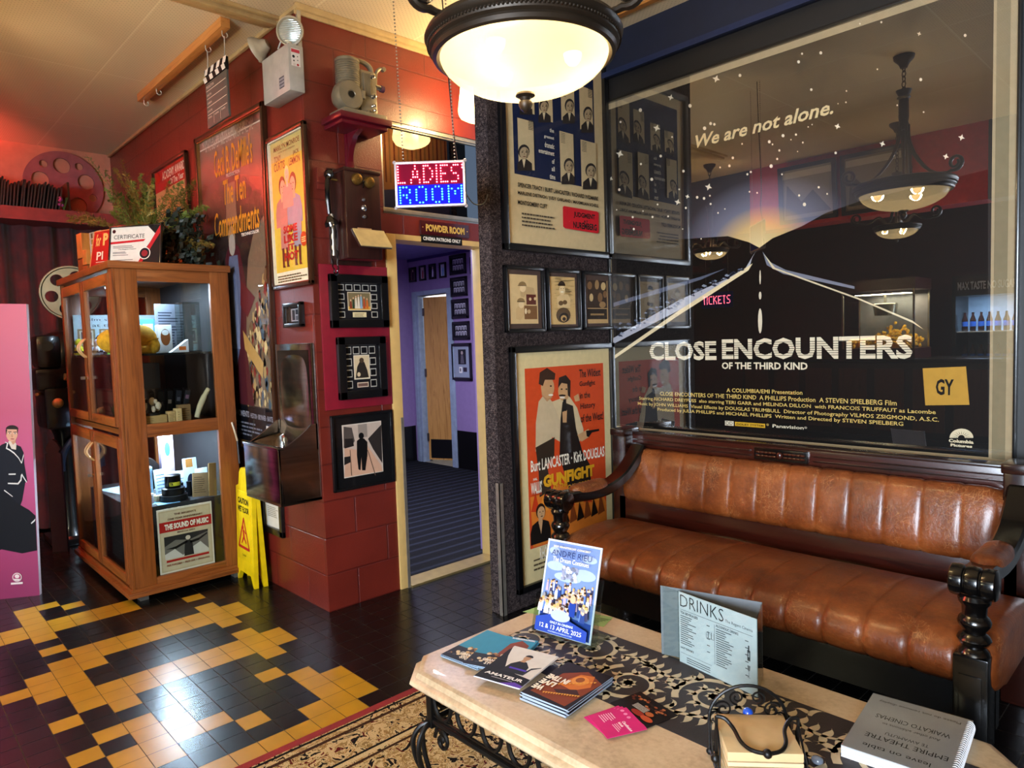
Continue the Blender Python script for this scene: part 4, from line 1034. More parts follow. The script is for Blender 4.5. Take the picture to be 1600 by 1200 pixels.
for sx, sy in ((0, 0), (1, 0), (1, 1), (0, 1)):
    cx, cy = (ax0, ax1)[sx], (ay0, ay1)[sy]; ox, oy = (-1, 1)[sx], (-1, 1)[sy]
    mb = MB(); mb.box(cx-0.012, cx+0.012, cy-0.012, cy+0.012, 0.265, 0.407, M_IRON, b=0.003)
    for dx, dy in ((ox*.8, oy*.8), (ox*1.0, 0.0), (0.0, oy*1.0)):
        pts = smooth_path([(cx, cy, 0.278), (cx+dx*0.030, cy+dy*0.030, 0.268), (cx+dx*0.052, cy+dy*0.052, 0.225), (cx+dx*0.044, cy+dy*0.044, 0.16), (cx+dx*0.012, cy+dy*0.012, 0.10), (cx-dx*0.010, cy-dy*0.010, 0.045), (cx+dx*0.006, cy+dy*0.006, 0.0205), (cx+dx*0.04, cy+dy*0.04, 0.0215), (cx+dx*0.048, cy+dy*0.048, 0.038), (cx+dx*0.03, cy+dy*0.03, 0.042)], 5)
        mb.tube(pts, 0.0075, M_IRON, 8)
    for dx, dy in ((-ox, 0), (0, -oy)):
        pts = [(cx+dx*(0.045-0.034*(1-q/26)*math.cos(q*0.42)), cy+dy*(0.045-0.034*(1-q/26)*math.cos(q*0.42)), 0.238+0.036*(1-q/26)*math.sin(q*0.42)) for q in range(24)]
        mb.tube(pts, 0.006, M_IRON, 6)
    mb.build('leg', table, world=True)

# ---- damask runner
RX0, RX1, RYa, RYb = -1.585, -0.345, 1.345, 1.672
rn = MB(); rn.box(RX0, RX1, RYa, RYb, TZ, TZ+0.0014, mat('damask_brown_ground', '1e1618', 0.55, bmp=0.2, bscale=400))
M_DAM = mat('damask_cream_weave', 'b5a88a', 0.5, bmp=0.2, bscale=500)
def cl_(p): return (max(RX0+.002, min(RX1-.002, p[0])), max(RYa+.002, min(RYb-.002, p[1])), TZ+0.0017)
def ribbon(pts, wd):
    vs_, fs = [], []
    for i, p in enumerate(pts):
        a = pts[max(i-1, 0)]; b_ = pts[min(i+1, len(pts)-1)]; dx, dy = b_[0]-a[0], b_[1]-a[1]; l = math.hypot(dx, dy)+1e-9
        nx, ny = -dy/l*wd[i]/2, dx/l*wd[i]/2; vs_ += [cl_((p[0]+nx, p[1]+ny)), cl_((p[0]-nx, p[1]-ny))]
    for i in range(len(pts)-1): fs.append((2*i, 2*i+1, 2*i+3, 2*i+2))
    rn.add(vs_, fs, M_DAM)
def leaflobe(p, an, L_, w_, curl):
    n = 8; q = list(p); pts, wd = [], []
    for i in range(n+1):
        u = i/n; pts.append(tuple(q)); wd.append(w_*(math.sin(PI*min(1, u*1.05+.12))**.8)*(1-.25*u)+.0006); q[0] += L_/n*math.cos(an+curl*u); q[1] += L_/n*math.sin(an+curl*u)
    ribbon(pts, wd)
def acanthus(p, an, L_, sg):
    for k in range(4):
        f = .15+.24*k; b_ = (p[0]+L_*f*math.cos(an+sg*.3*f), p[1]+L_*f*math.sin(an+sg*.3*f))
        leaflobe(b_, an+.75, L_*(.55-.07*k), L_*.30, -sg*.9-.5); leaflobe(b_, an-.75, L_*(.55-.07*k), L_*.30, -sg*.9+.5)
    leaflobe(p, an, L_*1.15, L_*.26, sg*.6)
rr = random.Random(14)
k = 0; cxk = RX0+0.05
while cxk < RX1+0.06:
    sg = 1 if k % 2 == 0 else -1; cyk = (RYa+RYb)/2-sg*0.045; R0 = 0.100
    pts, wd = [], []
    for i in range(46):
        u = i/45; a = sg*(PI*.75+u*PI*3.1); r_ = R0*(1-.80*u); pts.append((cxk+r_*math.cos(a), cyk+r_*math.sin(a))); wd.append(.019*(1-.5*u))
    ribbon(pts, wd)
    for i in range(2, 42, 4):
        a = math.atan2(pts[i+1][1]-pts[i][1], pts[i+1][0]-pts[i][0]); f = 1-.5*i/45
        leaflobe(pts[i], a-sg*.55, .062*f, .024*f, -sg*1.5); leaflobe(pts[i], a-sg*1.15, .040*f, .017*f, -sg*1.9)
    for q in range(7): leaflobe((cxk, cyk), q*2*PI/7, .027, .020, .4)
    v0 = [(cxk-.115+.23*q/14, cyk+sg*(.118+.016*math.sin(q*.45))) for q in range(15)]; ribbon(v0, [.006+.008*math.sin(PI*q/14) for q in range(15)])
    for q in range(1, 14, 2):
        for s2 in (-1, 1): leaflobe(v0[q], s2*.9, .048, .020, s2*1.3)
    for q in range(5): leaflobe((cxk+rr.uniform(-.12, .12), cyk+sg*rr.uniform(.085, .19)), rr.uniform(0, 6.28), rr.uniform(.03, .055), .015, rr.choice((-2, 2)))
    cxk += 0.205; k += 1
tag(rn.build('table_runner', sharp=0), 'black and cream damask runner laid along the stone table', 'cloth')
gp = MB(); gp.add([(-1.69+0.0, 1.617, TZ+.0008), (-1.405, 1.704, TZ+.0008), (-1.43, 1.785, TZ+.0008), (-1.68, 1.71, TZ+.0008), (-1.69, 1.617, TZ+.0003), (-1.405, 1.704, TZ+.0003), (-1.43, 1.785, TZ+.0003), (-1.68, 1.71, TZ+.0003)], [(0, 1, 2, 3), (7, 6, 5, 4), (0, 4, 5, 1), (1, 5, 6, 2), (2, 6, 7, 3), (3, 7, 4, 0)], P('8fae6a'))
for k in range(6): gp.add([(-1.52+k*0.012, 1.688+k*.012, TZ+.0012), (-1.44+k*0.004, 1.712+k*.010, TZ+.0012), (-1.442+k*0.004, 1.716+k*.010, TZ+.0012), (-1.522+k*0.012, 1.692+k*.012, TZ+.0012)], [(0, 1, 2, 3)], P('4f6a3a'))
tag(gp.build('green_leaflet', loc=None), 'pale green leaflet lying under the clear brochure holder', 'leaflet')

# ---- leaflets: sheet in the local x-z plane, laid flat by rotating about X
def sheet(name, lbl, cat, w_, h_, thick, loc, rz, paper, art=None, group=None):
    mb = MB(); mb.box(-w_/2, w_/2, 0, thick, -h_/2, h_/2, P(paper))
    class A: pass
    a = A(); a.l = 0
    def F(u, v): return ((u-0.5)*w_, (v-0.5)*h_)
    def G(pts, c): a.l += 1; mb.poly([F(*p) for p in pts], P(c), -0.00006*a.l)
    def R(u0, v0, u1, v1, c): G([(u0, v0), (u1, v0), (u1, v1), (u0, v1)], c)
    def E(u, v, ru, rv, c, n=12): G(ell(u, v, ru, rv, n), c)
    def T(s, u0, v0, u1, v1, c, bold=0.02, flip=False):
        p, q = F(u0, v0), F(u1, v1); a.l += 1
        if flip: mb.text(s, q[0], q[1], p[0], p[1], P(c), -0.00006*a.l-0.0001, bold)
        else: mb.text(s, p[0], p[1], q[0], q[1], P(c), -0.00006*a.l-0.0001, bold)
    a.G, a.R, a.E, a.T = G, R, E, T
    if art: art(a)
    o = mb.build(name, loc=loc, rot=(-PI/2, 0, rz), sharp=0)
    o.rotation_mode = 'XYZ'; o.matrix_world = Matrix.Translation(loc) @ Matrix.Rotation(rz, 4, 'Z') @ Matrix.Rotation(-PI/2, 4, 'X')
    return tag(o, lbl, cat, group)
def art_blue(a):
    a.R(0, 0, 1, 1, '2f86a8'); a.R(0, 0, 1, .36, '1c2230'); a.G([(0.45, .34), (.52, .78), (.70, .92), (.92, .80), (.98, .34)], '7a3a28'); a.G([(.55, .30), (.60, .62), (.90, .60), (.96, .30)], '1a1a26')
    rr = random.Random(2)
    for k in range(34): a.E(.05+rr.random()*.75, .10+rr.random()*.30, .045, .03, ['c9a878', '8a6a4a', '3a3a48', 'd9c8a8'][k % 4], 7)
    a.T('A CELEBRATION', .45, .93, .95, .97, 'f0f0f0'); a.T('GRAND', .30, .16, .62, .23, 'f0e8d8'); a.T('STORIES', .40, .07, .78, .14, 'f0e8d8')
def art_amateur(a):
    a.R(0, 0, 1, 1, 'cfcdc8'); a.G([(0, 0), (1, 0), (1, .25), (.62, .30), (.35, .36), (.12, .70), (0, .96)], '0b0b10'); a.G([(.55, 0), (1, 0), (1, .06), (.8, .10)], '5a3aa8')
    a.G([(.30, .30), (.34, .52), (.46, .64), (.60, .64), (.74, .52), (.78, .30)], '14161e'); a.G([(.46, .62), (.56, .62), (.56, .72), (.48, .72)], 'b08868'); a.E(.52, .75, .075, .075, 'b08868'); a.G(ell(.525, .785, .085, .06, 10, 0, PI), '15120f')
    a.R(.40, .40, .78, .44, '4a34b0'); a.G([(.74, .30), (.80, .52), (.96, .60), (.96, .58), (.83, .48), (.80, .30)], '2a2c34')
    a.T('AMATEUR', .10, .13, .92, .20, 'f4f2ee', 0.03); a.lines = 0; a.R(.3, .085, .75, .10, '9a98a0')
def art_gold(a):
    a.R(0, 0, 1, 1, '1b1012'); a.G([(.1, .1), (.9, .05), (1, .75), (.55, .92), (.2, .7)], '7a3614'); a.G([(.35, .45), (.5, .80), (.75, .86), (.9, .6), (.7, .4)], 'c06a24'); a.E(.62, .66, .16, .12, 'd98a3a'); a.E(.60, .68, .08, .07, '8a4a1c'); a.G([(.4, .3), (.75, .45), (.9, .36), (.6, .22)], '3a1a10')
    for k in range(14): a.G([(.30+k*.045, .18+k*.012), (.33+k*.045, .14+k*.012), (.345+k*.045, .19+k*.012)], 'e0a040'); a.G([(.20+k*.05, .36+k*.028), (.24+k*.05, .33+k*.028), (.25+k*.05, .38+k*.028)], 'e0a040')
    a.T('WE', .04, .16, .26, .28, 'f4ead8', 0.05, True); a.T('LIVE', .04, .31, .36, .43, 'f4ead8', 0.05, True); a.T('IN TIME', .04, .46, .50, .58, 'f4ead8', 0.05, True)
def art_photo(a):
    a.R(0, 0, 1, 1, '140c0c')
    rr = random.Random(6)
    for k in range(26): a.E(.06+rr.random()*.85, .55+rr.random()*.32, .04, .035, ['8a4a2a', 'b06a40', '5a2a1c', '2a1a18'][k % 4], 8)
    for k in range(6): a.R(.30, .36+k*.035, .62, .375+k*.035, 'c9c4ba')
    a.E(.72, .42, .09, .09, 'a85a30'); a.E(.56, .24, .16, .10, '8a2c1c'); a.E(.80, .22, .14, .10, 'b04a28')
def art_pink(a):
    a.R(0, 0, 1, 1, 'c8246e'); a.T('Classification', .52, .60, .95, .68, 'f8dcea', 0.03); a.T('labels', .52, .50, .72, .57, 'f8dcea', 0.03)
    for u in (.10, .26, .42): a.E(u, .84, .05, .05, 'e88ab4', 10)
    for k in range(6): a.R(.08, .22+k*.06, .40-.03*(k % 3), .245+k*.06, 'f0b4d0')
    for k in range(3): a.R(.55, .34+k*.05, .88-.05*k, .36+k*.05, 'f0b4d0')
def pile(n, t, label_top, label_low, group, loc, rz, w_, h_, paper, art, jig=0.003, seed=1, lowpaper=None):
    rr = random.Random(seed); z = loc[2]
    for k in range(n):
        top = k == n-1; z += t
        p = (loc[0]+(rr.uniform(-jig, jig) if not top else 0), loc[1]+(rr.uniform(-jig, jig) if not top else 0), z)
        if k == 0: first = None
        sheet('leaflet', label_top if top else label_low, 'leaflet', w_, h_, t*0.85, p, rz+(rr.uniform(-.02, .02) if not top else 0), (lowpaper or paper)[k % 2] if isinstance(lowpaper or paper, (list, tuple)) else (lowpaper or paper), art, group)
A5 = (0.148, 0.21)
pile(7, 0.0014, 'top blue leaflet of the left fanned pile on the table corner', 'blue leaflet low in the left fanned pile', 'blue leaflets in the left pile', (-1.565, 1.325, TZ+0.0002), math.radians(7), *A5, '8fa4b8', art_blue, 0.004, 1)
pile(8, 0.0027, 'top blue leaflet of the right fanned pile, partly under dark flyer', 'blue leaflet low in the right fanned pile', 'blue leaflets in the right pile', (-1.478, 1.335, TZ+0.0172), math.radians(22), *A5, '8fa4b8', art_blue, 0.003, 2) if False else pile(5, 0.0014, 'top blue leaflet of the right fanned pile, partly under dark flyer', 'blue leaflet low in the right fanned pile', 'blue leaflets in the right pile', (-1.492, 1.335, TZ+0.0102), math.radians(22), *A5, '8fa4b8', art_blue, 0.003, 2)
pile(3, 0.0014, 'black and white flyer with dark-suited figure and violet corner, on top', 'black and white flyer under the topmost one with violet corner', 'dark suit flyers', (-1.387, 1.298, TZ+0.0174), math.radians(14), *A5, 'cfcdd6', art_amateur, 0.006, 3)
pile(7, 0.0030, 'top golden brown leaflet of the thick pile, white lettering', 'golden brown leaflet low in the thick pile', 'golden brown leaflets', (-1.212, 1.315, TZ+0.0018), math.radians(6), *A5, '9aa6b8', art_gold, 0.003, 4)
sheet('postcard', 'dark photo postcard of people in striped shirts, under pink cards', 'card', 0.14, 0.10, 0.0008, (-1.015, 1.380, TZ+0.0030), math.radians(-13), '140c0c', art_photo)
for k, (dx, dy, rz_) in enumerate(((-.012, .002, -16), (-.006, .001, -20), (0, 0, -25))):
    sheet('pink_card', ('lowest of three fanned pink cards', 'middle of three fanned pink cards', 'topmost of three fanned pink cards')[k]+' on the table front edge', 'card', 0.105, 0.105, 0.001, (-1.022+dx, 1.282+dy, TZ+0.0036+k*0.0013), math.radians(rz_), 'c8246e', art_pink, 'pink cards')

# ---- clear brochure holder with a blue flyer
M_ACR = pane('clear_acrylic', 1.45, 'f2f6f4')
hb, hr = Vector((-1.437, 1.545, TZ+0.002)), math.radians(8)
hold = thing('brochure_holder', 'clear acrylic brochure holder at the left end of the runner', 'holder', hb, hr)
mb = MB()
lean = math.radians(-17)
Rl = Matrix.Rotation(lean, 4, 'X')
mb.box(-0.112, 0.112, 0.010, 0.013, 0.0, 0.20, M_ACR, M=Rl); mb.box(-0.112, 0.112, -0.016, -0.013, 0.004, 0.125, M_ACR, M=Rl)
for s_ in (-1, 1): mb.box(s_*0.112-0.0015, s_*0.112+0.0015, -0.016, 0.013, 0.004, 0.125, M_ACR, M=Rl)
mb.box(-0.112, 0.112, -0.016, 0.10, 0.0, 0.003, M_ACR)
mb.build('body', hold)
fb = thing('flyer', 'blue event flyer of a crowd under balloons, standing in the clear holder', 'flyer', hb+Vector((0, 0, 0.006)), 0, rot=(lean, 0, hr))
mb = MB(); FW, FH = 0.204, 0.290
def f_(u, v): return ((u-.5)*FW, v*FH)
mb.box(-FW/2, FW/2, -0.004, -0.001, 0, FH, P('c4cad2'))
lay = [0]
def G_(pts, c): lay[0] += 1; mb.poly([f_(*p) for p in pts], P(c), -0.0042-0.00006*lay[0])
G_([(.03, .02), (.97, .02), (.97, .98), (.03, .98)], '6d84b8')
G_([(.03, .02), (.97, .02), (.97, .20), (.03, .24)], '24418f')
for u, v, ru, rv in ((.2, .72, .16, .05), (.75, .68, .2, .06), (.45, .62, .25, .05), (.8, .85, .14, .04), (.15, .88, .1, .04)): G_(ell(u, v, ru, rv), '9fb0d0')
rr = random.Random(5)
for k in range(46): G_(ell(.36+rr.random()*.26, .60+rr.random()*.13, .03, .020, 8), ['8f93a8', '6f7488', 'c8cad6'][k % 3])
for k in range(90):
    v = .56-.0032*k+rr.uniform(-.01, .01); u = .07+rr.random()*.86; s_ = 0.020+.00022*k
    G_([(u-s_*1.2, v-.10), (u+s_*1.2, v-.10), (u+s_*.9, v-.01), (u-s_*.9, v-.01)], ['e4e2e6', '5a78b8', '3a3a58', 'b8a0b8', 'e4d8d0', '27407f'][k % 6]); G_(ell(u, v+.008, s_*.75, s_*.85, 8), ['d8ab88', 'c99a78', 'e0b898'][k % 3]); G_(ell(u, v+.008+s_*.45, s_*.8, s_*.45, 8), ['5a3c28', '2a1c14', 'c8a060', '8a8a90'][k % 4])
G_([(.03, .02), (.97, .02), (.97, .13), (.6, .20), (.3, .22), (.03, .16)], '27429a')
G_(ell(.47, .22, .18, .06), 'a8b4d8'); G_([(.62, .24), (.72, .24), (.72, .38), (.60, .38)], '1c3a8f'); G_(ell(.66, .42, .05, .045, 10), 'd8ab88')
Wt = 'f2f4fa'
def T_(s, u0, v0, u1, v1, c, b_=0.02): p, q = f_(u0, v0), f_(u1, v1); mb.text(s, p[0], p[1], q[0], q[1], P(c), -0.0044-0.00006*lay[0]-.0002, b_)
T_('2025 MAASTRICHT CONCERT', .18, .925, .86, .945, 'e8d49a'); T_('ANDRÉ RIEU', .16, .835, .90, .915, '1e2a5e', 0.0); T_('The Dream Continues', .20, .775, .86, .825, 'f4ead0', 0.0)
T_('ONLY IN CINEMAS', .30, .125, .72, .150, 'd8e0f4'); T_('12 & 13 APRIL 2025', .12, .065, .88, .110, Wt, 0.0); T_('ANDREINCINEMAS.COM', .28, .035, .72, .050, 'a8b8e4')
mb.build('print', fb, sharp=0)

# ---- tent-shaped acrylic drinks menu
Pm, Qm, Rm, Sm = Vector((-1.092, 1.662)), Vector((-0.837, 1.625)), Vector((-1.157, 1.668)), Vector((-0.88, 1.74))
dm = (Qm-Pm); Lm = dm.length; rzm = math.atan2(dm.y, dm.x)
menu = thing('menu_stand', 'clear acrylic menu stand holding a white drinks list', 'menu', ((Pm.x+Qm.x)/2, (Pm.y+Qm.y)/2, TZ+0.002), rzm)
mb = MB(); MH = 0.205
mb.box(-Lm/2, Lm/2, 0.0005, 0.0025, 0.0, MH, P('bcc1c6')); mb.box(-Lm/2-0.002, Lm/2+0.002, -0.0025, -0.0005, 0.0, MH+0.004, M_ACR)
def tm(s, x0, y0, x1, y1, c='1c1e22', b_=0.0):
    mb.text(s, -Lm/2+x0*Lm, y0*MH, -Lm/2+x1*Lm, y1*MH, P(c), 0.0002, b_)
def rm(x0, y0, x1, y1, c='3a3c40'): mb.rect(-Lm/2+x0*Lm, y0*MH, -Lm/2+x1*Lm, y1*MH, P(c), 0.0002)
tm('DRINKS', .02, .80, .60, .97, '15171a', -0.01); tm('The Regent Cinema', .62, .80, .95, .85)
rm(.02, .755, .95, .760); rm(.48, .18, .484, .72); rm(.02, .14, .44, .144)
tm('TEA BEVERAGES', .02, .70, .26, .735, '15171a', 0.02); tm('ALCOHOLIC DRINKS', .50, .70, .78, .735, '15171a', 0.02); tm('HOT DRINKS', .02, .20, .20, .23, '15171a', 0.02)
rr = random.Random(9)
for col in (0, 1):
    for k in range(17):
        y = .665-k*.030
        if col == 0 and y < .25: continue
        x0 = .02 if col == 0 else .50; l = .10+.13*rr.random(); rm(x0, y, x0+l, y+.011)
        if k % 3 == 0: rm(x0+.36, y, x0+.40, y+.011)
for k in range(3): rm(.10, .09-k*.030, .42, .10-k*.030)
for x, y, w_, h_ in ((.40, .50, .035, .10), (.44, .50, .03, .09), (.37, .50, .025, .07)): rm(x, y, x+w_, y+.005); rm(x, y, x+.004, y+h_); rm(x+w_, y, x+w_+.004, y+h_); rm(x, y+h_*.6, x+w_, y+h_*.62)
rm(.885, .42, .92, .56); rm(.895, .56, .91, .62); rm(.893, .47, .912, .53, 'd9dde2'); rm(.90, .20, .904, .28); rm(.885, .20, .92, .204); mb.poly([(-Lm/2+p*Lm, q*MH) for p, q in ((.885, .36), (.92, .36), (.915, .30), (.90, .28), (.89, .30))], P('6a6c70'), 0.0002)
mb.build('front_page', menu, sharp=0)
iw = parent_world(menu).inverted()
mb = MB()
for A_, B_, h_ in ((Rm, Sm, MH), (Rm, Pm, MH), (Sm, Qm, MH)):
    a3, b3 = iw @ Vector((A_.x, A_.y, TZ+.002)), iw @ Vector((B_.x, B_.y, TZ+.002)); d3 = (b3-a3).normalized(); n3 = Vector((-d3.y, d3.x, 0))*0.0012
    up = Vector((0, 0, h_))
    mb.add([a3-n3, b3-n3, b3+n3, a3+n3, a3-n3+up, b3-n3+up, b3+n3+up, a3+n3+up], [(0, 3, 2, 1), (4, 5, 6, 7), (0, 1, 5, 4), (1, 2, 6, 5), (2, 3, 7, 6), (3, 0, 4, 7)], P('6f7378') if A_ is Rm and B_ is Sm else M_ACR)
mb.build('rear_pages', menu, sharp=0)

# ---- napkin holder
nh_c, nh_r = Vector((-0.680, 1.317, TZ+0.0018)), math.radians(41)
nh = thing('napkin_holder', 'black scrolled wire napkin holder with a blue bead', 'holder', nh_c, nh_r)
W2 = 0.083
mb = MB()
for z in (0.012,):
    mb.tube([(-W2, -W2, z), (W2, -W2, z), (W2, W2, z), (-W2, W2, z)], 0.0035, M_IRON, 6, closed=True)
for x, y in ((-W2, -W2), (W2, -W2), (W2, W2), (-W2, W2)): mb.ball((x, y, 0.008), 0.008, M_IRON, 10)
for x in (-W2, W2):
    mb.tube([(x, 0.0, 0.012), (x, 0.0, 0.135)], 0.0035, M_IRON, 6); mb.tube([(x, -W2, 0.012), (x*1.02, -W2, 0.06)], 0.003, M_IRON, 6)
    for k in range(3): mb.tube(smooth_path([(x, -0.06+k*0.045, 0.012), (x*1.04, -0.05+k*0.045, 0.05), (x, -0.03+k*0.045, 0.09), (x, 0.0, 0.12)], 4), 0.0022, M_IRON, 6)
    mb.ball((x*1.08, -0.02, 0.055), 0.010, M_IRON, 10)
mb.build('frame', nh)
mb = MB()
arch = [(-W2*math.cos(PI*k/20), W2, 0.085+0.075*math.sin(PI*k/20)) for k in range(21)]
mb.tube([(-W2, W2, 0.012)]+arch+[(W2, W2, 0.012)], 0.0038, M_IRON, 8)
def spiral(cx, cz, r0, sgn, a0, turns=1.4):
    return [(cx+sgn*r0*(1-0.75*k/22)*math.cos(a0+turns*2*PI*k/22), W2, cz+r0*(1-0.75*k/22)*math.sin(a0+turns*2*PI*k/22)) for k in range(23)]
for s_ in (-1, 1):
    mb.tube(spiral(s_*0.022, 0.132, 0.017, s_, -PI/2), 0.0024, M_IRON, 6); mb.tube(spiral(s_*0.052, 0.105, 0.019, s_, 0.4), 0.0024, M_IRON, 6); mb.tube(spiral(s_*0.052, 0.062, 0.018, s_, 0.9), 0.0024, M_IRON, 6)
    mb.tube(smooth_path([(0, W2, 0.10), (s_*0.03, W2, 0.085), (s_*0.07, W2, 0.10), (s_*W2, W2, 0.085)], 5), 0.0024, M_IRON, 6); mb.tube(smooth_path([(0, W2, 0.10), (s_*0.03, W2, 0.07), (s_*0.06, W2, 0.03), (s_*W2, W2, 0.012)], 5), 0.0024, M_IRON, 6)
mb.build('back_arch', nh)
mb = MB(); mb.ball((0, W2-0.004, 0.100), 0.0115, mat('blue_glass_bead', '1a4ab8', 0.12, coat=0.6), 16); mb.build('bead', nh)
mb = MB(); mb.tube(smooth_path([(-W2, 0, 0.135), (-0.066, -0.004, 0.132), (-0.052, -0.02, 0.120), (-0.044, -0.050, 0.110), (-0.028, -0.072, 0.106), (0, -0.080, 0.105), (0.028, -0.072, 0.106), (0.044, -0.050, 0.110), (0.050, -0.02, 0.120), (0.066, -0.004, 0.133), (W2, 0, 0.135)], 5), 0.0042, M_IRON, 8)
mb.ball((0, -0.081, 0.105), 0.0095, M_IRON, 12); mb.build('weighted_bar', nh)
nap = MB(); M_NAP = P('c39a62', 0.9); rr = random.Random(3)
napo = thing('napkin_stack', 'stack of brown paper napkins in the wire holder', 'napkins', nh_c, nh_r)
for k in range(7):
    z0 = 0.017+k*0.011; j = rr.uniform(-.002, .002)
    nap = MB(); nap.box(-0.074+j, 0.074+j, -0.074, 0.072+j, z0, z0+0.0095, P(['c4a87c', 'b99c70', 'ccb28a'][k % 3], 0.9), b=0.003)
    if k == 6:
        for i, q in enumerate(nap.v):
            if q[2] > z0+0.004: nap.v[i] = (q[0], q[1], q[2]+0.010*abs(q[0])/0.074)
    o_ = nap.build('napkin', napo); o_['kind'] = 'stuff' if False else 'thing'
    del o_['kind']

# ---- spiral bound book
bk_c, bk_r = Vector((-0.497, 1.665, TZ+0.0018)), math.radians(6)
book = thing('spiral_book', 'white spiral bound book lying on the right end of the table', 'book', bk_c, bk_r)
mb = MB(); bw, bh = 0.105, 0.140
for k in range(6): mb.box(-bw, bw-0.004+0.001*(k % 2), -bh, bh, k*0.004, k*0.004+0.0034, P(['d8d8d8', 'c4c6ca'][k % 2]), b=0.0006)
mb.build('pages', book)
mb = MB(); mb.box(-bw, bw, -bh, bh, 0.0245, 0.0255, P('c4c7ca', 0.35))
def tb(s, u0, v0, u1, v1, c='1a1a1c', b_=0.0):
    vs2, fs2, bb = glyphs(s, b_); sx = (u1-u0)/(bb[1]-bb[0]); sy = (v1-v0)/(bb[3]-bb[2])
    mb.add([(-(u0+(x-bb[0])*sx), -(v0+(y-bb[2])*sy), 0.0258) for x, y in vs2], fs2, P(c))
tb('EMPIRE THEATRE', -.085, .052, .075, .070); tb('TE AWAMUTU', -.045, .028, .040, .040); tb('And other additions to', -.06, -.012, .055, -.001); tb('WAIKATO CINEMAS', -.075, -.045, .075, -.026)
tb('Please do not remove display', -.085, -.118, .085, -.104); tb('leave on table', -.06, .098, .07, .114)
mb.build('cover', book, sharp=0)
mb = MB(); mb.box(-bw, bw, -bh, bh, 0.0262, 0.0268, pane('plastic_cover', 1.6, 'eef0f2', 0.12)); mb.build('clear_cover', book)
mb = MB()
for k in range(30):
    y = -bh+0.012+k*(2*bh-0.024)/29
    mb.tube([(bw-0.004+0.009*math.cos(a), y, 0.0125+0.0155*math.sin(a)) for a in [2*PI*q/12 for q in range(12)]], 0.0011, P('d9d9dc', 0.3), 5, closed=True)
mb.build('spiral', book)
# ---- pebbles and small card beside the book
for q, (x, y, r_, c, lb) in enumerate(((-0.612, 1.452, 0.013, '6f7a8a', 'clear grey glass pebble beside the napkin holder, larger of two'), (-0.640, 1.440, 0.010, '3a3f4a', 'dark glass pebble beside the napkin holder, smaller of two'))):
    mb = MB(); mb.ball((0, 0, r_*.7), r_, mat('pebble_glass_%s' % ('grey', 'dark')[q], c, 0.08, coat=0.8), 14, (1, 0.9, 0.7)); tag(mb.build('glass_pebble', loc=(x, y, TZ+0.0018)), lb, 'pebble', 'glass pebbles')

# =================================================================== LAMPS
M_BRONZE = mat('dark_bronze', '33291f', 0.42, 0.55, bmp=0.08)
def m_alab():
    m = bpy.data.materials.new('alabaster_glass'); m.use_nodes = True; t = m.node_tree
    t.nodes.remove(t.nodes['Principled BSDF'])
    v = coords(t); n = noise(t, v, 7, 5, 0.65, 1.5)
    col = ramp(t, n, [(0.35, '6e5f3e'), (0.6, '807150')])
    tl_ = N(t, 'ShaderNodeBsdfTranslucent'); t.links.new(col, tl_.inputs[0])
    tp = N(t, 'ShaderNodeBsdfTransparent'); tp.inputs[0].default_value = lin('fff0d0')
    gl = N(t, 'ShaderNodeBsdfGlossy'); gl.inputs['Roughness'].default_value = 0.2
    m1 = N(t, 'ShaderNodeMixShader'); m1.inputs[0].default_value = 0.35
    m2 = N(t, 'ShaderNodeMixShader'); m2.inputs[0].default_value = 0.04
    t.links.new(tl_.outputs[0], m1.inputs[1]); t.links.new(tp.outputs[0], m1.inputs[2])
    t.links.new(m1.outputs[0], m2.inputs[1]); t.links.new(gl.outputs[0], m2.inputs[2])
    em_ = N(t, 'ShaderNodeEmission'); em_.inputs[0].default_value = lin('f6d9a0'); em_.inputs[1].default_value = 0.42
    ad = N(t, 'ShaderNodeAddShader'); t.links.new(m2.outputs[0], ad.inputs[0]); t.links.new(em_.outputs[0], ad.inputs[1])
    t.links.new(ad.outputs[0], t.nodes['Material Output'].inputs[0]); return m
M_ALAB = m_alab()
M_BULB = emit('bulb_glow', 'ffdca0', 5)
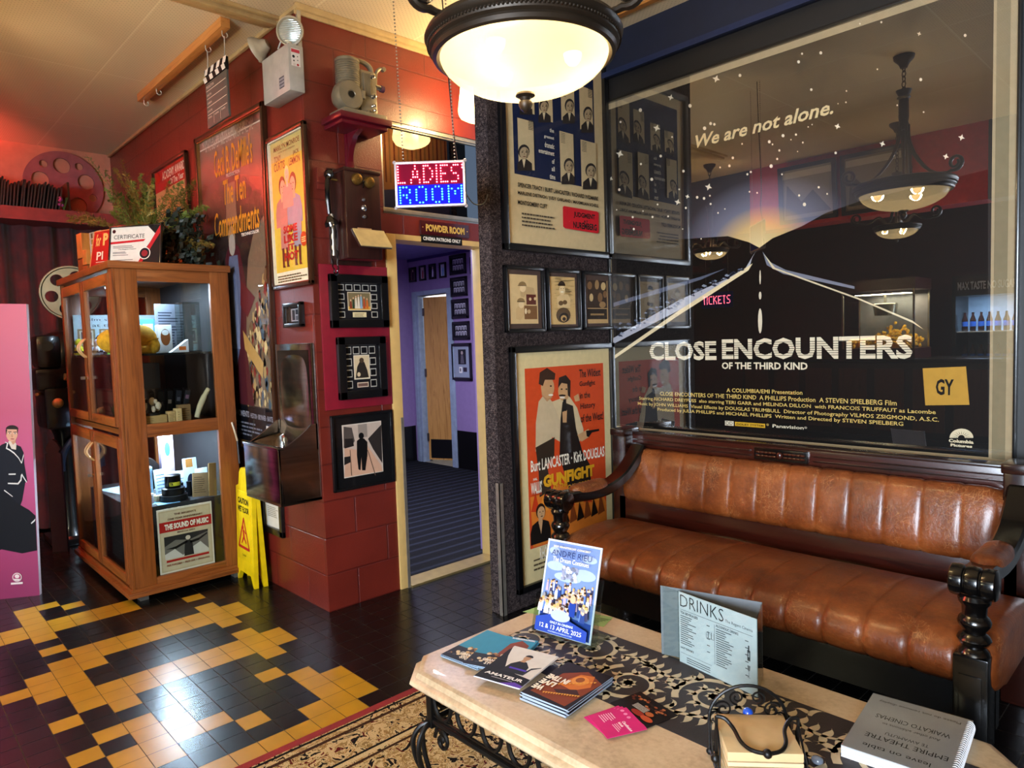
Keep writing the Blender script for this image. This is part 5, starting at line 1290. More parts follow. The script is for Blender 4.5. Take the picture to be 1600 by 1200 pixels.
def pendant(lbl, loc, power, full=True, sc=1.0, a0=0.0):
    """loc = centre of the bowl's rim"""
    r0 = thing('bowl_pendant', lbl, 'pendant lamp', loc, a0)
    H = CEIL-loc[2]
    mb = MB(); mb.lathe([(0.252*sc, -0.022*sc), (0.262*sc, -0.030*sc), (0.272*sc, -0.026*sc), (0.277*sc, -0.016*sc), (0.274*sc, -0.008*sc), (0.283*sc, -0.002*sc), (0.286*sc, 0.006*sc), (0.283*sc, 0.012*sc), (0.292*sc, 0.018*sc), (0.296*sc, 0.028*sc), (0.290*sc, 0.040*sc), (0.276*sc, 0.046*sc), (0.262*sc, 0.040*sc), (0.255*sc, 0.02*sc), (0.252*sc, -0.022*sc)], M_BRONZE, 64)
    for k in range(150):
        a = 2*PI*k/150; mb.ball((0.2865*sc*math.cos(a), 0.2865*sc*math.sin(a), 0.006*sc), 0.0045*sc, M_BRONZE, 6)
    mb.build('rim', r0)
    mb = MB(); mb.lathe([(0.254*sc, -0.006*sc)]+[(0.254*sc*math.cos(a), -0.012*sc-0.118*sc*math.sin(a)) for a in [PI/2*k/12 for k in range(12)]]+[(1e-6, -0.130*sc)], M_ALAB, 48); mb.build('glass_bowl', r0, sharp=60)
    mb = MB(); mb.lathe([(0.0, -0.128*sc), (0.028*sc, -0.130*sc), (0.030*sc, -0.136*sc), (0.018*sc, -0.142*sc), (0.014*sc, -0.150*sc), (0.020*sc, -0.154*sc), (0.021*sc, -0.162*sc), (0.016*sc, -0.174*sc), (0.006*sc, -0.184*sc), (0.0, -0.187*sc)], M_BRONZE, 20); mb.build('finial', r0)
    mb = MB()
    for k in range(3):
        a = 2*PI*k/3+0.4; mb.ball((0.145*sc*math.cos(a), 0.145*sc*math.sin(a), -0.022*sc), 0.028*sc, M_BULB, 12, (1, 1, 1.3)); mb.cyl((0.145*sc*math.cos(a), 0.145*sc*math.sin(a), -0.01*sc), (0.145*sc*math.cos(a), 0.145*sc*math.sin(a), 0.03*sc), 0.014*sc, M_BRONZE, 10)
        mb.tube([(0.145*sc*math.cos(a), 0.145*sc*math.sin(a), 0.03*sc), (0, 0, 0.06*sc)], 0.006*sc, M_BRONZE, 6)
        light('pendant_bulb', 'POINT', Vector(loc)+Vector((0.145*sc*math.cos(a+a0), 0.145*sc*math.sin(a+a0), -0.022*sc)), power/3, WARM, 0.035*sc)
    mb.tube([(0, 0, 0.05*sc), (0, 0, min(0.45*sc, H-.05))], 0.008*sc, M_BRONZE, 8)
    mb.build('bulb_cluster', r0)
    if full:
        zt = 0.40*sc
        mb = MB(); mb.lathe([(0.0, zt-0.03), (0.022, zt-0.028), (0.030, zt), (0.026, zt+0.02), (0.030, zt+0.05), (0.028, zt+0.16), (0.040, zt+0.17), (0.030, zt+0.18), (0.046, zt+0.215), (0.020, zt+0.205), (0.010, zt+0.235), (0, zt+0.236)], M_BRONZE, 20); mb.build('stem', r0)
        for k in range(3):
            a = 2*PI*k/3
            ca, sa = math.cos(a), math.sin(a)
            def pt(r_, z): return (r_*ca, r_*sa, z)
            mb = MB()
            for off in (-0.012, 0.012):
                path = smooth_path([pt(0.026, zt), pt(0.034, zt-0.10), pt(0.075, zt-0.20), pt(0.15, 0.10), pt(0.22, 0.055), pt(0.275, 0.045)], 6)
                mb.tube([Vector(p)+Vector((-sa*off, ca*off, 0)) for p in path], 0.007, M_BRONZE, 8)
            sp = [pt(0.330+0.046*(1-0.62*q/30)*math.cos(-2.0+q*0.30), 0.092+0.046*(1-0.62*q/30)*math.sin(-2.0+q*0.30)) for q in range(31)]
            mb.tube([pt(0.275, 0.045), pt(0.295, 0.046)]+sp, [0.008, 0.009]+[0.010-0.003*q/30 for q in range(31)], M_BRONZE, 8, flat=1.6)
            mb.build('scroll_arm', r0)
        mb = MB()
        z = zt+0.235; k = 0
        while z < H-0.07:
            T = Matrix.Translation((0, 0, z+0.018)) @ Matrix.Rotation(PI/2*(k % 2), 4, 'Z')
            mb.tube([(0.012*math.cos(q), 0, 0.020*math.sin(q)) for q in [2*PI*i/14 for i in range(14)]], 0.0032, M_BRONZE, 6, closed=True, M=T); z += 0.031; k += 1
        mb.build('chain', r0)
        mb = MB(); mb.lathe([(0.0, H-0.075), (0.020, H-0.074), (0.030, H-0.05), (0.058, H-0.02), (0.062, H-0.001), (0, H-0.0005)], M_BRONZE, 24); mb.build('ceiling_rose', r0)
    return r0
pendant('large bronze bowl pendant with scroll arms hanging over the foyer', (-1.507, 1.522, 2.265), 210, True, 1.0, math.radians(19))
pendant('smaller bowl pendant reflected just below the large one in the poster glass', (-2.03, -0.02, 2.22), 120, True, 0.62, 0.3)
pendant('smaller bowl pendant reflected left of the printed road end in the poster glass', (-3.75, 0.03, 2.22), 420, True, 0.62, 0.9)
# pressed-glass shade hanging behind the screen wall
pl = thing('glass_shade_pendant', 'white pressed glass shade pendant hanging beside the powder room transom', 'pendant lamp', (-2.965, 2.625, 2.735))
mb = MB(); pr = [(0.035, 0.135), (0.075, 0.125), (0.095, 0.10), (0.107, 0.02), (0.118, -0.06), (0.118, -0.075), (0.105, -0.095), (0.07, -0.112), (0.03, -0.125), (0.0, -0.128)]
mb.lathe(pr, M_ALAB, 12); mb.build('shade', pl, sharp=15)
mb = MB(); mb.cyl((0, 0, 0.13), (0, 0, 0.165), 0.036, M_BRONZE, 16); mb.cyl((0, 0, 0.16), (0, 0, CEIL-2.735-0.02), 0.004, M_BRONZE, 8); mb.lathe([(0.0, CEIL-2.735-0.03), (0.045, CEIL-2.735-0.02), (0.05, CEIL-2.735), (0, CEIL-2.735)], M_BRONZE, 18); mb.build('cord_set', pl)
light('shade_bulb', 'POINT', (-2.965, 2.625, 2.735), 24, (1.0, 0.84, 0.55), 0.03)
# powder room ceiling bowl
pl = thing('ceiling_lamp', 'small white shallow ceiling lamp just inside the powder room', 'ceiling lamp', (-4.55, 2.98, 2.25))
mb = MB(); mb.lathe([(0.0, -0.03), (0.06, -0.025), (0.10, -0.005), (0.15, 0.03), (0.155, 0.038), (0.10, 0.04), (0.09, 0.06), (0, 0.06)], emit('cool_lamp_glass', 'd9ecff', 2.2), 20); mb.build('shade', pl)
mb = MB(); mb.cyl((0, 0, 0.06), (0, 0, 0.11), 0.012, M_WHITE, 10); mb.build('stem', pl)
light('powder_room_lamp', 'AREA', (-4.55, 2.98, 2.21), 52, (0.78, 0.80, 1.0), 0.26, 0.26, rot=(0, 0, 0))

# =================================================================== LED DOOR SIGN
cen = onX(-2.35, 672.5, 288)
d_ = (cen-Vector((0, 0, EYE))); dep = d_.dot(CAM_F)
SWd, SHt = 110/FPX*dep, 70/FPX*dep
yaw = math.atan2(-CAM_F.x, CAM_F.y)
sg = thing('led_sign', 'small red and blue light-up ladies room sign hanging on chains', 'sign', (cen.x, cen.y, cen.z-SHt/2), yaw)
M_SFR = mat('silver_sign_frame', 'b8aeb4', 0.35, 0.4)
mb = MB(); h = SWd/2; t_ = 0.010
for x0, x1, z0, z1 in ((-h, h, 0, t_), (-h, h, SHt-t_, SHt), (-h, -h+t_, 0, SHt), (h-t_, h, 0, SHt)): mb.box(x0, x1, -0.012, 0.012, z0, z1, M_SFR, b=0.003)
for x in (-h, h):
    for z in (0, SHt): mb.ball((x, 0, z), 0.008, M_SFR, 8)
mb.build('frame', sg)
mb = MB(); mb.box(-h+t_, h-t_, -0.004, 0.008, t_, SHt-t_, mat('sign_board_blue', '1010a0', 0.85, spec=0.1)); mb.rect(-h+t_, SHt*0.49, h-t_, SHt-t_, mat('sign_board_maroon', '5c0420', 0.85, spec=0.1), -0.0045); mb.build('board', sg, sharp=0)
LET = {'L': ['#....', '#....', '#....', '#....', '#....', '#....', '####.'], 'A': ['..#..', '..#..', '.#.#.', '.#.#.', '.###.', '#...#', '#...#'], 'D': ['###..', '#..#.', '#...#', '#...#', '#...#', '#..#.', '###..'], 'I': ['#', '#', '#', '#', '#', '#', '#'], 'E': ['####', '#...', '#...', '###.', '#...', '#...', '####'], 'S': ['.###', '#...', '#...', '.##.', '...#', '...#', '###.'], "'": ['#', '#', '.', '.', '.', '.', '.'], 'R': ['###.', '#..#', '#..#', '###.', '#.#.', '#..#', '#..#'], 'O': ['.##.', '#..#', '#..#', '#..#', '#..#', '#..#', '.##.'], 'M': ['#...#', '##.##', '#.#.#', '#.#.#', '#...#', '#...#', '#...#']}
def leds(txt, x0, x1, z0, z1, m, name, parent, y=-0.008, r=0.0032, mirror=False):
    cols = []
    for ch in txt:
        g = LET[ch]; cols += [[(row[c] == '#') for row in g] for c in range(len(g[0]))]+[None]
    cols = cols[:-1]; mb = MB()
    for i, c in enumerate(cols):
        if not c: continue
        x = x0+(x1-x0)*i/(len(cols)-1)
        if mirror: x = x0+x1-x
        for j, on in enumerate(c):
            if on: mb.ball((x, y, z1-(z1-z0)*j/6), r, m, 6)
    return mb.build(name, parent)
M_LR, M_LB = emit('red_led', 'ff5a6a', 9.0), emit('blue_led', '1a70ff', 22.0)
leds("LADIES'", -h*0.90, h*0.92, SHt*0.54, SHt*0.90, M_LR, 'red_lettering', sg)
leds('ROOM', -h*0.86, h*0.88, SHt*0.10, SHt*0.44, M_LB, 'blue_lettering', sg)
fwd = Vector((math.sin(yaw), -math.cos(yaw), 0))
M_CHAIN = mat('steel_bead_chain', '9a9080', 0.4, 0.7)
mb = MB()
Hh = CEIL-(cen.z-SHt/2)
for x, dx in ((-h*0.74, -0.02), (h*0.72, -0.02)):
    n = int((Hh-SHt)/0.014)
    for k in range(n+1): mb.ball((x+dx*k/n, 0, SHt+(Hh-SHt)*k/n), 0.0042, M_CHAIN, 6)
mb.build('chain', sg)
mb = MB(); mb.tube(smooth_path([(h*0.80, 0.0, SHt), (h*0.72, 0.01, SHt+0.10), (h*0.66, 0.0, SHt+0.25), (h*0.50, 0.01, Hh-0.2), (h*0.40, 0.01, Hh)], 6), 0.0028, M_BLACKP, 6); mb.tube(smooth_path([(h, 0, 0.05), (h+0.03, 0.01, 0.01), (h+0.07, 0.02, 0.01), (h+0.09, 0.03, 0.05)], 5), 0.0025, M_BLACKP, 6); mb.build('cable', sg)

# ---- door plaques
def plaque(name, lbl, y0, y1, z0, z1, back, fn, th=0.012):
    t0 = thing(name, lbl, 'sign', (RX+0.001, (y0+y1)/2, z0), PI/2)
    mb = MB(); w_ = y1-y0; mb.box(-w_/2, w_/2, -th, 0, 0, z1-z0, back, b=0.003); fn(mb, w_, z1-z0, -th-0.0004); mb.build('board', t0, sharp=25); return t0
p1, p2 = onX(RX, 655, 348), onX(RX, 731, 372)
def fn(mb, w_, h_, y): mb.text('POWDER ROOM', -w_*.40, h_*.22, w_*.40, h_*.76, mat('brass_letters', 'd9b25a', 0.35, 0.3), y, 0.05); [mb.ball((s_*w_*.46, y, h_*.5), 0.003, P('d9b25a'), 8) for s_ in (-1, 1)]
plaque('door_plaque', 'dark red plaque with brass powder room lettering over the doorway', p1.y, p2.y, 2.020, 2.098, mat('maroon_plaque', '3a0a10', 0.3, coat=0.4), fn)
p1, p2 = onX(RX, 656, 374), onX(RX, 720, 384)
def fn(mb, w_, h_, y): mb.text('CINEMA PATRONS ONLY', -w_*.46, h_*.28, w_*.46, h_*.76, P('d9d4cc'), y, 0.03)
plaque('door_plaque', 'small black plaque with white cinema patrons lettering below the red plaque', p1.y, p2.y, 1.972, 2.016, P('0b0b0c'), fn, 0.014)

# =================================================================== WALL TELEPHONE
M_TEL = wood('dark_phone_walnut', '140907', '321510', 2, 0.3, 1, 0.5)
M_BAKE = mat('black_bakelite', '08080a', 0.15, coat=0.6)
M_BRASS = mat('old_brass', '8a6a34', 0.3, 0.85)
TY, TZb = 1.948, 1.835
ph = thing('wall_telephone', 'antique dark wood wall telephone with brass bells by the doorway', 'telephone', (RX, TY, TZb), PI/2)
mb = MB(); mb.box(-0.120, 0.120, -0.018, -0.001, -0.02, 0.475, M_TEL, b=0.006); mb.build('back_board', ph)
mb = MB(); mb.box(-0.103, 0.103, -0.155, -0.018, 0.0, 0.44, M_TEL, b=0.008); mb.box(-0.108, 0.108, -0.160, -0.018, 0.435, 0.455, M_TEL, b=0.006); case = mb.build('case', ph)
for s_ in (-1, 1):
    mb = MB(); mb.lathe([(0.030, 0.0), (0.029, 0.010), (0.024, 0.018), (0.012, 0.022), (0.006, 0.022), (0.005, 0.026), (0, 0.027)], M_BRASS, 20, M=Matrix.Translation((s_*0.036, -0.158, 0.395-s_*0.004)) @ Matrix.Rotation(PI/2, 4, 'X')); mb.build('bell', ph)
mb = MB(); mb.ball((0, -0.163, 0.392), 0.008, M_BAKE, 10); mb.tube([(0, -0.163, 0.392), (0, -0.158, 0.36)], 0.003, M_BAKE, 6); mb.build('clapper', ph)
mb = MB()
for z, r_ in ((0.300, 0.009), (0.258, 0.015), (0.215, 0.010)): mb.lathe([(r_, 0), (r_, 0.006), (r_*.6, 0.012), (0, 0.013)], mat('chrome_button', 'a8a8b0', 0.15, 0.9), 16, M=Matrix.Translation((0.0, -0.155, z)) @ Matrix.Rotation(PI/2, 4, 'X'))
mb.build('buttons', ph)
mb = MB(); mb.box(-0.042, 0.040, -0.158, -0.155, 0.135, 0.157, mat('ivory_plate', 'b98a5a', 0.4)); mb.build('name_plate', ph)
mb = MB(); mb.box(-0.095, 0.095, -0.005, 0.115, -0.006, 0.006, M_TEL, M=Matrix.Translation((0.015, -0.158, 0.142)) @ Matrix.Rotation(math.radians(231), 4, 'X')); mb.build('writing_slope', ph)
mb = MB(); mb.box(-0.092, 0.092, 0.0, 0.120, -0.012, -0.0065, mat('aged_note_paper', 'b59a62', 0.7), M=Matrix.Translation((0.015, -0.158, 0.142)) @ Matrix.Rotation(math.radians(231), 4, 'X'))
np_ = mb.build('notepad', ph)
mb = MB(); mb.tube(smooth_path([(-0.150, -0.090, 0.415), (-0.172, -0.105, 0.38), (-0.178, -0.110, 0.30), (-0.170, -0.105, 0.22)], 6), 0.012, M_BAKE, 10)
mb.lathe([(0.0, 0.0), (0.026, 0.0), (0.030, 0.012), (0.022, 0.028), (0.012, 0.034)], M_BAKE, 16, M=Matrix.Translation((-0.138, -0.085, 0.418)) @ Matrix.Rotation(math.radians(-70), 4, 'Y'))
mb.lathe([(0.0, 0.0), (0.036, 0.0), (0.034, 0.02), (0.016, 0.04), (0.012, 0.05)], M_BAKE, 16, M=Matrix.Translation((-0.150, -0.095, 0.165)) @ Matrix.Rotation(math.radians(-20), 4, 'Y')); mb.build('receiver', ph)
mb = MB(); mb.tube([(-0.10, -0.08, 0.40), (-0.15, -0.085, 0.40)], 0.006, M_BRASS, 8); mb.tube([(-0.13, -0.06, 0.23), (-0.13, -0.06, 0.02)], 0.010, mat('brushed_aluminium', '9a938a'), 10); mb.build('cradle', ph)
mb = MB(); pts = smooth_path([(-0.160, -0.10, 0.17), (-0.165, -0.10, 0.05), (-0.150, -0.09, -0.06), (-0.125, -0.07, -0.075), (-0.110, -0.06, -0.03), (-0.115, -0.06, 0.20)], 10)
mb.tube([p+Vector((0.0035*math.cos(i*1.6), 0.0035*math.sin(i*1.6), 0)) for i, p in enumerate(pts)], 0.0035, M_BAKE, 6); mb.build('cord', ph)
plate = MB(); plate.box(-0.175, -0.105, -0.012, -0.001, 0.36, 0.47, M_RED, b=0.002); plate.build('receiver_board', ph)

# =================================================================== PROJECTOR ON BRACKET SHELF
M_MAROON = mat('maroon_gloss_shelf', '5a0a18', 0.3, coat=0.3)
sh = thing('bracket_shelf', 'maroon wall shelf on a bracket under the grey film projector', 'shelf', (RX, 1.965, 2.55), PI/2)
mb = MB(); mb.box(-0.150, 0.150, -0.200, -0.001, -0.030, 0.0, M_MAROON, b=0.004); mb.box(-0.135, 0.135, -0.180, -0.001, -0.052, -0.030, M_MAROON, b=0.006); mb.build('board', sh)
mb = MB(); mb.box(-0.022, 0.022, -0.022, -0.001, -0.26, -0.052, M_MAROON, b=0.003); mb.prism([(-0.14, -0.052), (-0.02, -0.052), (-0.02, -0.20), (-0.04, -0.13), (-0.08, -0.075)], -0.014, 0.014, M_MAROON, M=Matrix.Rotation(PI/2, 4, 'Z') ); mb.build('bracket', sh)
M_PGR = mat('beige_grey_hammered_metal', '7f7560', 0.35, 0.35, bmp=0.15, bscale=200)
M_PCH = mat('projector_chrome', 'a8a294', 0.2, 0.9)
pj = thing('film_projector', 'old beige grey cine projector standing on the maroon wall shelf', 'projector', (RX+0.105, 1.965, 2.5505), PI/2)
mb = MB(); mb.box(-0.120, 0.135, -0.075, 0.075, 0.0, 0.028, M_PGR, b=0.010); mb.build('base', pj)
mb = MB()
mb.box(0.005, 0.105, -0.035, 0.040, 0.028, 0.250, M_PGR, b=0.012); mb.box(0.020, 0.062, -0.043, -0.030, 0.12, 0.235, M_PGR, b=0.006)
for k in range(5): mb.box(0.024+k*0.008, 0.028+k*0.008, -0.046, -0.040, 0.125, 0.230, M_PGR)
mb.tube(smooth_path([(-0.06, 0, 0.285), (-0.02, 0, 0.300), (0.05, 0, 0.300), (0.09, 0, 0.280), (0.098, 0, 0.235)], 5), 0.012, M_PGR, 8, flat=1.3)
body = mb.build('body', pj)
mb = MB(); pr = [(0.0, 0.135), (0.058, 0.136), (0.062, 0.142)]
for k in range(12): pr += [(0.062, 0.145+k*0.011), (0.057, 0.149+k*0.011), (0.062, 0.153+k*0.011)]
pr += [(0.062, 0.285), (0.055, 0.292), (0.0, 0.293)]
mb.lathe(pr, M_PGR, 28, M=Matrix.Translation((-0.045, 0, 0))); mb.build('lamp_house', pj)
mb = MB(); T = Matrix.Translation((-0.062, -0.070, 0.092)) @ Matrix.Rotation(PI/2, 4, 'X')
T2 = Matrix.Translation((-0.070, 0.050, 0.096)) @ Matrix.Rotation(PI/2, 4, 'X')
mb.lathe([(0.0, 0.0), (0.045, 0.0), (0.062, 0.03), (0.074, 0.06), (0.074, 0.105), (0.067, 0.118), (0.022, 0.122), (0.018, 0.118), (0.0, 0.118)], M_PGR, 28, M=T2); mb.lathe([(0.0, 0.1225), (0.016, 0.1225), (0.016, 0.1195), (0, 0.1195)], P('0a0a0a'), 16, M=T2)
mb.box(-0.01, 0.012, -0.07, 0.03, 0.09, 0.13, M_PGR, b=0.004); mb.build('motor', pj)
for x, z, r_ in ((0.075, 0.225, 0.013), (0.078, 0.125, 0.013), (0.076, 0.075, 0.009), (0.078, 0.05, 0.008)):
    mb = MB(); mb.lathe([(r_, 0), (r_*.6, 0.004), (r_*.6, 0.012), (r_, 0.016), (r_*.5, 0.020), (0, 0.020)], M_PCH, 16, M=Matrix.Translation((x, -0.036, z)) @ Matrix.Rotation(PI/2, 4, 'X')); mb.build('sprocket', pj)
mb = MB(); mb.cyl((0.085, -0.02, 0.185), (0.150, -0.02, 0.180), 0.014, M_PCH, 14); mb.cyl((0.135, -0.02, 0.181), (0.155, -0.02, 0.1795), 0.017, P('4a2a3a'), 14); mb.build('lens', pj)
mb = MB(); mb.tube(smooth_path([(0.10, 0.0, 0.12), (0.118, 0, 0.20), (0.125, 0, 0.26), (0.150, 0, 0.290), (0.172, 0, 0.292)], 5), 0.009, M_PGR, 8); mb.lathe([(0.012, -.01), (0.012, 0.01)], M_PGR, 12, M=Matrix.Translation((0.172, 0, 0.292)) @ Matrix.Rotation(PI/2, 4, 'X')); mb.build('reel_arm', pj)
mb = MB(); mb.lathe([(0.018, 0), (0.018, 0.012), (0.010, 0.014), (0, 0.014)], M_PCH, 18, M=Matrix.Translation((0.05, -0.036, 0.032)) @ Matrix.Rotation(PI/2, 4, 'X')); mb.build('knob', pj)
pk = MB(); pk.box(-0.16, -0.02, -0.085, 0.07, 0.0, 0.006, P('2a2c38')); 

# =================================================================== EMERGENCY LIGHT
M_EMG = mat('white_enamel_case', 'a8a49c', 0.35)
em = thing('emergency_light', 'white twin-head emergency light unit high on the red corner', 'emergency light', (-3.375, RY, 2.655))
mb = MB(); mb.box(-0.165, 0.130, -0.082, -0.001, 0, 0.225, M_EMG, b=0.006)
mb.rect(0.02, 0.03, 0.075, 0.085, P('4a4a52'), -0.0825)
for k in range(4):
    for j in range(3): mb.rect(0.024+k*0.013, 0.036+j*0.016, 0.033+k*0.013, 0.046+j*0.016, P('9a9aa0'), -0.0828)
mb.build('case', em)
pn = MB(); M90 = Matrix.Translation((0.1305, 0, 0)) @ Matrix.Rotation(PI/2, 4, 'Z')
pn.poly([(-0.068, 0.12), (-0.020, 0.12), (-0.020, 0.205), (-0.068, 0.205)], P('d9d4d0'), -0.0003, M=M90); pn.poly([(-0.066, 0.185), (-0.022, 0.185), (-0.022, 0.201), (-0.066, 0.201)], P('b8404a'), -0.0006, M=M90)
for x, z, c, r_ in ((-0.055, 0.165, '1a1a1e', .007), (-0.054, 0.145, '1a1a1e', .004), (-0.052, 0.128, 'c9c4bc', .007), (-0.034, 0.128, 'a02a30', .006), (-0.034, 0.150, '3a3a40', .003), (-0.034, 0.168, '3a3a40', .003)): pn.poly(ell(x, z, r_, r_, 12), P(c), -0.0009, M=M90)
pn.build('control_panel', em, sharp=0)
def spot(nm, loc, aim):
    q = Vector(aim).to_track_quat('Z', 'Y').to_matrix().to_4x4(); T = Matrix.Translation(loc) @ q
    mb = MB(); mb.lathe([(0.0, -0.065), (0.024, -0.062), (0.034, -0.048), (0.038, -0.034), (0.060, -0.012), (0.068, 0.0), (0.070, 0.012), (0.064, 0.014), (0.058, 0.004)], mat('cream_plastic', 'a89e88', 0.4), 28, M=T); hd = mb.build('spot_head', em)
    mb = MB(); mb.lathe([(0.058, 0.004), (0.045, 0.012), (0.0, 0.016)], mat('ribbed_clear_lens', 'b8bdb4', 0.3, 0.5, coat=0.3), 28, M=T)
    for k in range(-5, 6):
        y = k*0.0095; hw = math.sqrt(max(0, 0.055**2-y*y)); mb.tube([T @ Vector((-hw, y, 0.010)), T @ Vector((0, y, 0.018)), T @ Vector((hw, y, 0.010))], 0.0022, mat('ribbed_clear_lens', 'b8bdb4'), 5)
    mb.build('lens', hd)
    mb = MB(); mb.cyl((loc[0], loc[1], loc[2]), (loc[0]*0.9, loc[1], 0.225), 0.010, mat('cream_plastic', 'a89e88'), 10); mb.build('bracket', em)
spot('r', (0.095, -0.045, 0.298), (0.62, -0.75, -0.12)); spot('l', (-0.190, -0.085, 0.290), (-0.75, -0.5, -0.35))
mb = MB(); mb.tube(smooth_path([(-0.10, -0.02, 0.28), (-0.05, -0.01, 0.335), (0.03, -0.01, 0.33), (0.07, -0.02, 0.30)], 5), 0.004, M_WHITE, 6); mb.box(0.108, 0.122, -0.02, -0.001, 0.225, 0.40, mat('cream_plastic', 'a89e88')); mb.build('conduit', em)

# =================================================================== CLAPPERBOARD ON THE CEILING RAIL
M_OAKX = wood('oak_grain_x', '5c2f10', '9a5a24', 0)
rl = thing('hook_rail', 'orange brown wooden hook rail screwed to the ceiling', 'rail', (-4.34, 1.50, CEIL-0.05))
mb = MB(); mb.box(-0.715, 0.715, -0.024, 0.024, 0.0, 0.049, wood('orange_pine_rail', 'a0622a', 'c98a48', 0), b=0.003); mb.build('batten', rl)
M_HOOK = mat('white_cup_hook', 'c4bdb0', 0.3, 0.4)
for x in (-0.66, -0.40, 0.435, 0.665):
    mb = MB(); mb.tube([(x, 0, 0.004), (x, 0, -0.018)]+[(x, 0.014-0.014*math.cos(a), -0.018-0.014*math.sin(a)) for a in [PI*1.35*k/10 for k in range(11)]], 0.0028, M_HOOK, 6); mb.build('hook', rl)
cl = thing('clapperboard', 'grey slate clapperboard with striped clapper hung from the ceiling rail', 'clapperboard', (-3.78, 1.50, 2.60), math.radians(0))
cw = 0.145
mb = MB(); mb.box(-cw, cw, -0.006, 0.006, 0.0, 0.235, mat('slate_grey_board', '45453f', 0.6), b=0.002)
mb.text('ORCA, WW', -cw*.9, 0.205, -cw*.1, 0.222, P('b9b4a4'), -0.0065, 0.02) if False else mb.text('PRODUCTION', -cw*.9, 0.205, -cw*.2, 0.220, P('b9b4a4'), -0.0065, 0.02)
for k, nm in enumerate(('DIRECTOR', 'CAMERA', 'DATE')):
    z = 0.165-k*0.042; mb.text(nm, -cw*.9, z, -cw*.45, z+0.010, P('b9b4a4'), -0.0065, 0.02)
for k in range(4): mb.rect(-cw*.92, 0.192-k*0.042, cw*.92, 0.1945-k*0.042, P('d9d4c4'), -0.0065)
for k, nm in enumerate(('ROLL', 'SCENE', 'TAKE')):
    mb.text(nm, -cw*.88+k*cw*.62, 0.048, -cw*.50+k*cw*.62, 0.057, P('b9b4a4'), -0.0065, 0.02)
for x in (-cw*.35, cw*.27): mb.rect(x, 0.01, x+.002, 0.06, P('d9d4c4'), -0.0065)
mb.build('slate', cl, sharp=25)
def stripes(mb, z0, z1, y, sg):
    n = 7; s_ = 2*cw/n
    for k in range(n):
        if k % 2 == 0: mb.poly([(-cw+k*s_, z0), (-cw+(k+1)*s_, z0), (-cw+(k+1)*s_+sg*0.018, z1), (-cw+k*s_+sg*0.018, z1)], P('d9d4c8'), y)
for nm, z0, sg, rz_ in (('lower_clapstick', 0.238, -1, 0), ('upper_clapstick', 0.272, 1, math.radians(1.5))):
    mb = MB(); mb.box(-cw, cw, -0.009, 0.009, 0, 0.032, P('121212'), b=0.002); stripes(mb, 0.001, 0.031, -0.0095, sg); mb.build(nm, cl, loc=(0, 0, z0), rot=(0, rz_, 0), sharp=25)
mb = MB()
for x in (-0.120, 0.115): mb.tube([(x, 0, 0.30), (x, 0.004, 0.33), (x-0.006, 0.008, 0.37), (x, 0.006, 0.41)], 0.0028, M_HOOK, 6)
mb.build('hanger', cl)

# =================================================================== DRINKING FOUNTAIN
def m_steel():
    m, t, b = base('polished_stainless'); v = coords(t, (2, 2, 60))
    n = noise(t, v, 1.0, 2)
    t.links.new(ramp(t, n, [(0.3, '8c8780'), (0.7, 'a8a39a')]), b.inputs['Base Color']); setin(b, Roughness=0.16, Metallic=1.0); bump(t, b, noise(t, coords(t), 5, 2), 0.12, 0.02); return m
M_STEEL = m_steel()
fx0, fx1, fy = -3.700, -3.285, 1.500
ft = thing('drinking_fountain', 'stainless steel wall drinking fountain on the red corner', 'drinking fountain', ((fx0+fx1)/2, RY, 0.60))
mb = MB(); mb.box(fx0, fx1, RY-0.022, RY-0.001, 0.86, 1.415, M_STEEL, b=0.006)
n1, n2 = 14, 12; vs_, fs = [], []
# scooped splash back flowing into the basin
for i in range(n1+1):
    u = i/n1
    for j in range(n2+1):
        v_ = j/n2; a = PI/2*min(1, v_*1.0)
        x = fx0+0.03+(fx1-fx0-0.06)*u
        # profile from the top of the back down and out to the front lip
        if v_ < 0.55: y = RY-0.024+0.012*math.sin(PI*u)*math.sin(PI*v_/0.55); z = 1.38-(1.38-0.93)*v_/0.55
        else:
            w2 = (v_-0.55)/0.45; y = RY-0.024-(RY-0.024-fy-0.03)*(1-math.cos(w2*PI/2)) if False else RY-0.024-(RY-0.05-fy)*math.sin(w2*PI/2)**1.5; z = 0.93-0.085*math.sin(w2*PI)*math.sin(PI*u)-0.045*w2
        vs_.append((x, y, z))
for i in range(n1):
    for j in range(n2): fs.append((i*(n2+1)+j, (i+1)*(n2+1)+j, (i+1)*(n2+1)+j+1, i*(n2+1)+j+1))
mb.add(vs_, [f[::-1] for f in fs], M_STEEL); mb.build('splash_back', ft, world=True, sharp=50)
mb = MB()
for x0, x1 in ((fx0, fx0+0.012), (fx1-0.012, fx1)):
    k = 10; pts = [(RY-0.002, 0.60), (fy+0.02, 0.615), (fy, 0.885)]+[(fy+0.01+(RY-0.05-fy)*(1-math.cos(PI/2*q/k)), 0.885+0.11*(q/k)**2.2) for q in range(k+1)]+[(RY-0.002, 1.0)]
    vs_ = [(x0, y, z) for y, z in pts]+[(x1, y, z) for y, z in pts]; n = len(pts)
    mb.add(vs_, [tuple(range(n)), tuple(range(2*n-1, n-1, -1))]+[(i, n+i, n+(i+1) % n, (i+1) % n) for i in range(n)], M_STEEL)
mb.box(fx0, fx1, fy-0.002, fy+0.014, 0.615, 0.892, M_STEEL, b=0.004, M=None)
mb.box(fx0, fx1, fy, RY-0.002, 0.600, 0.614, M_STEEL)
mb.box(fx0-0.004, fx1+0.004, fy-0.008, fy+0.03, 0.885, 0.897, M_STEEL, b=0.004); mb.build('basin', ft, world=True)
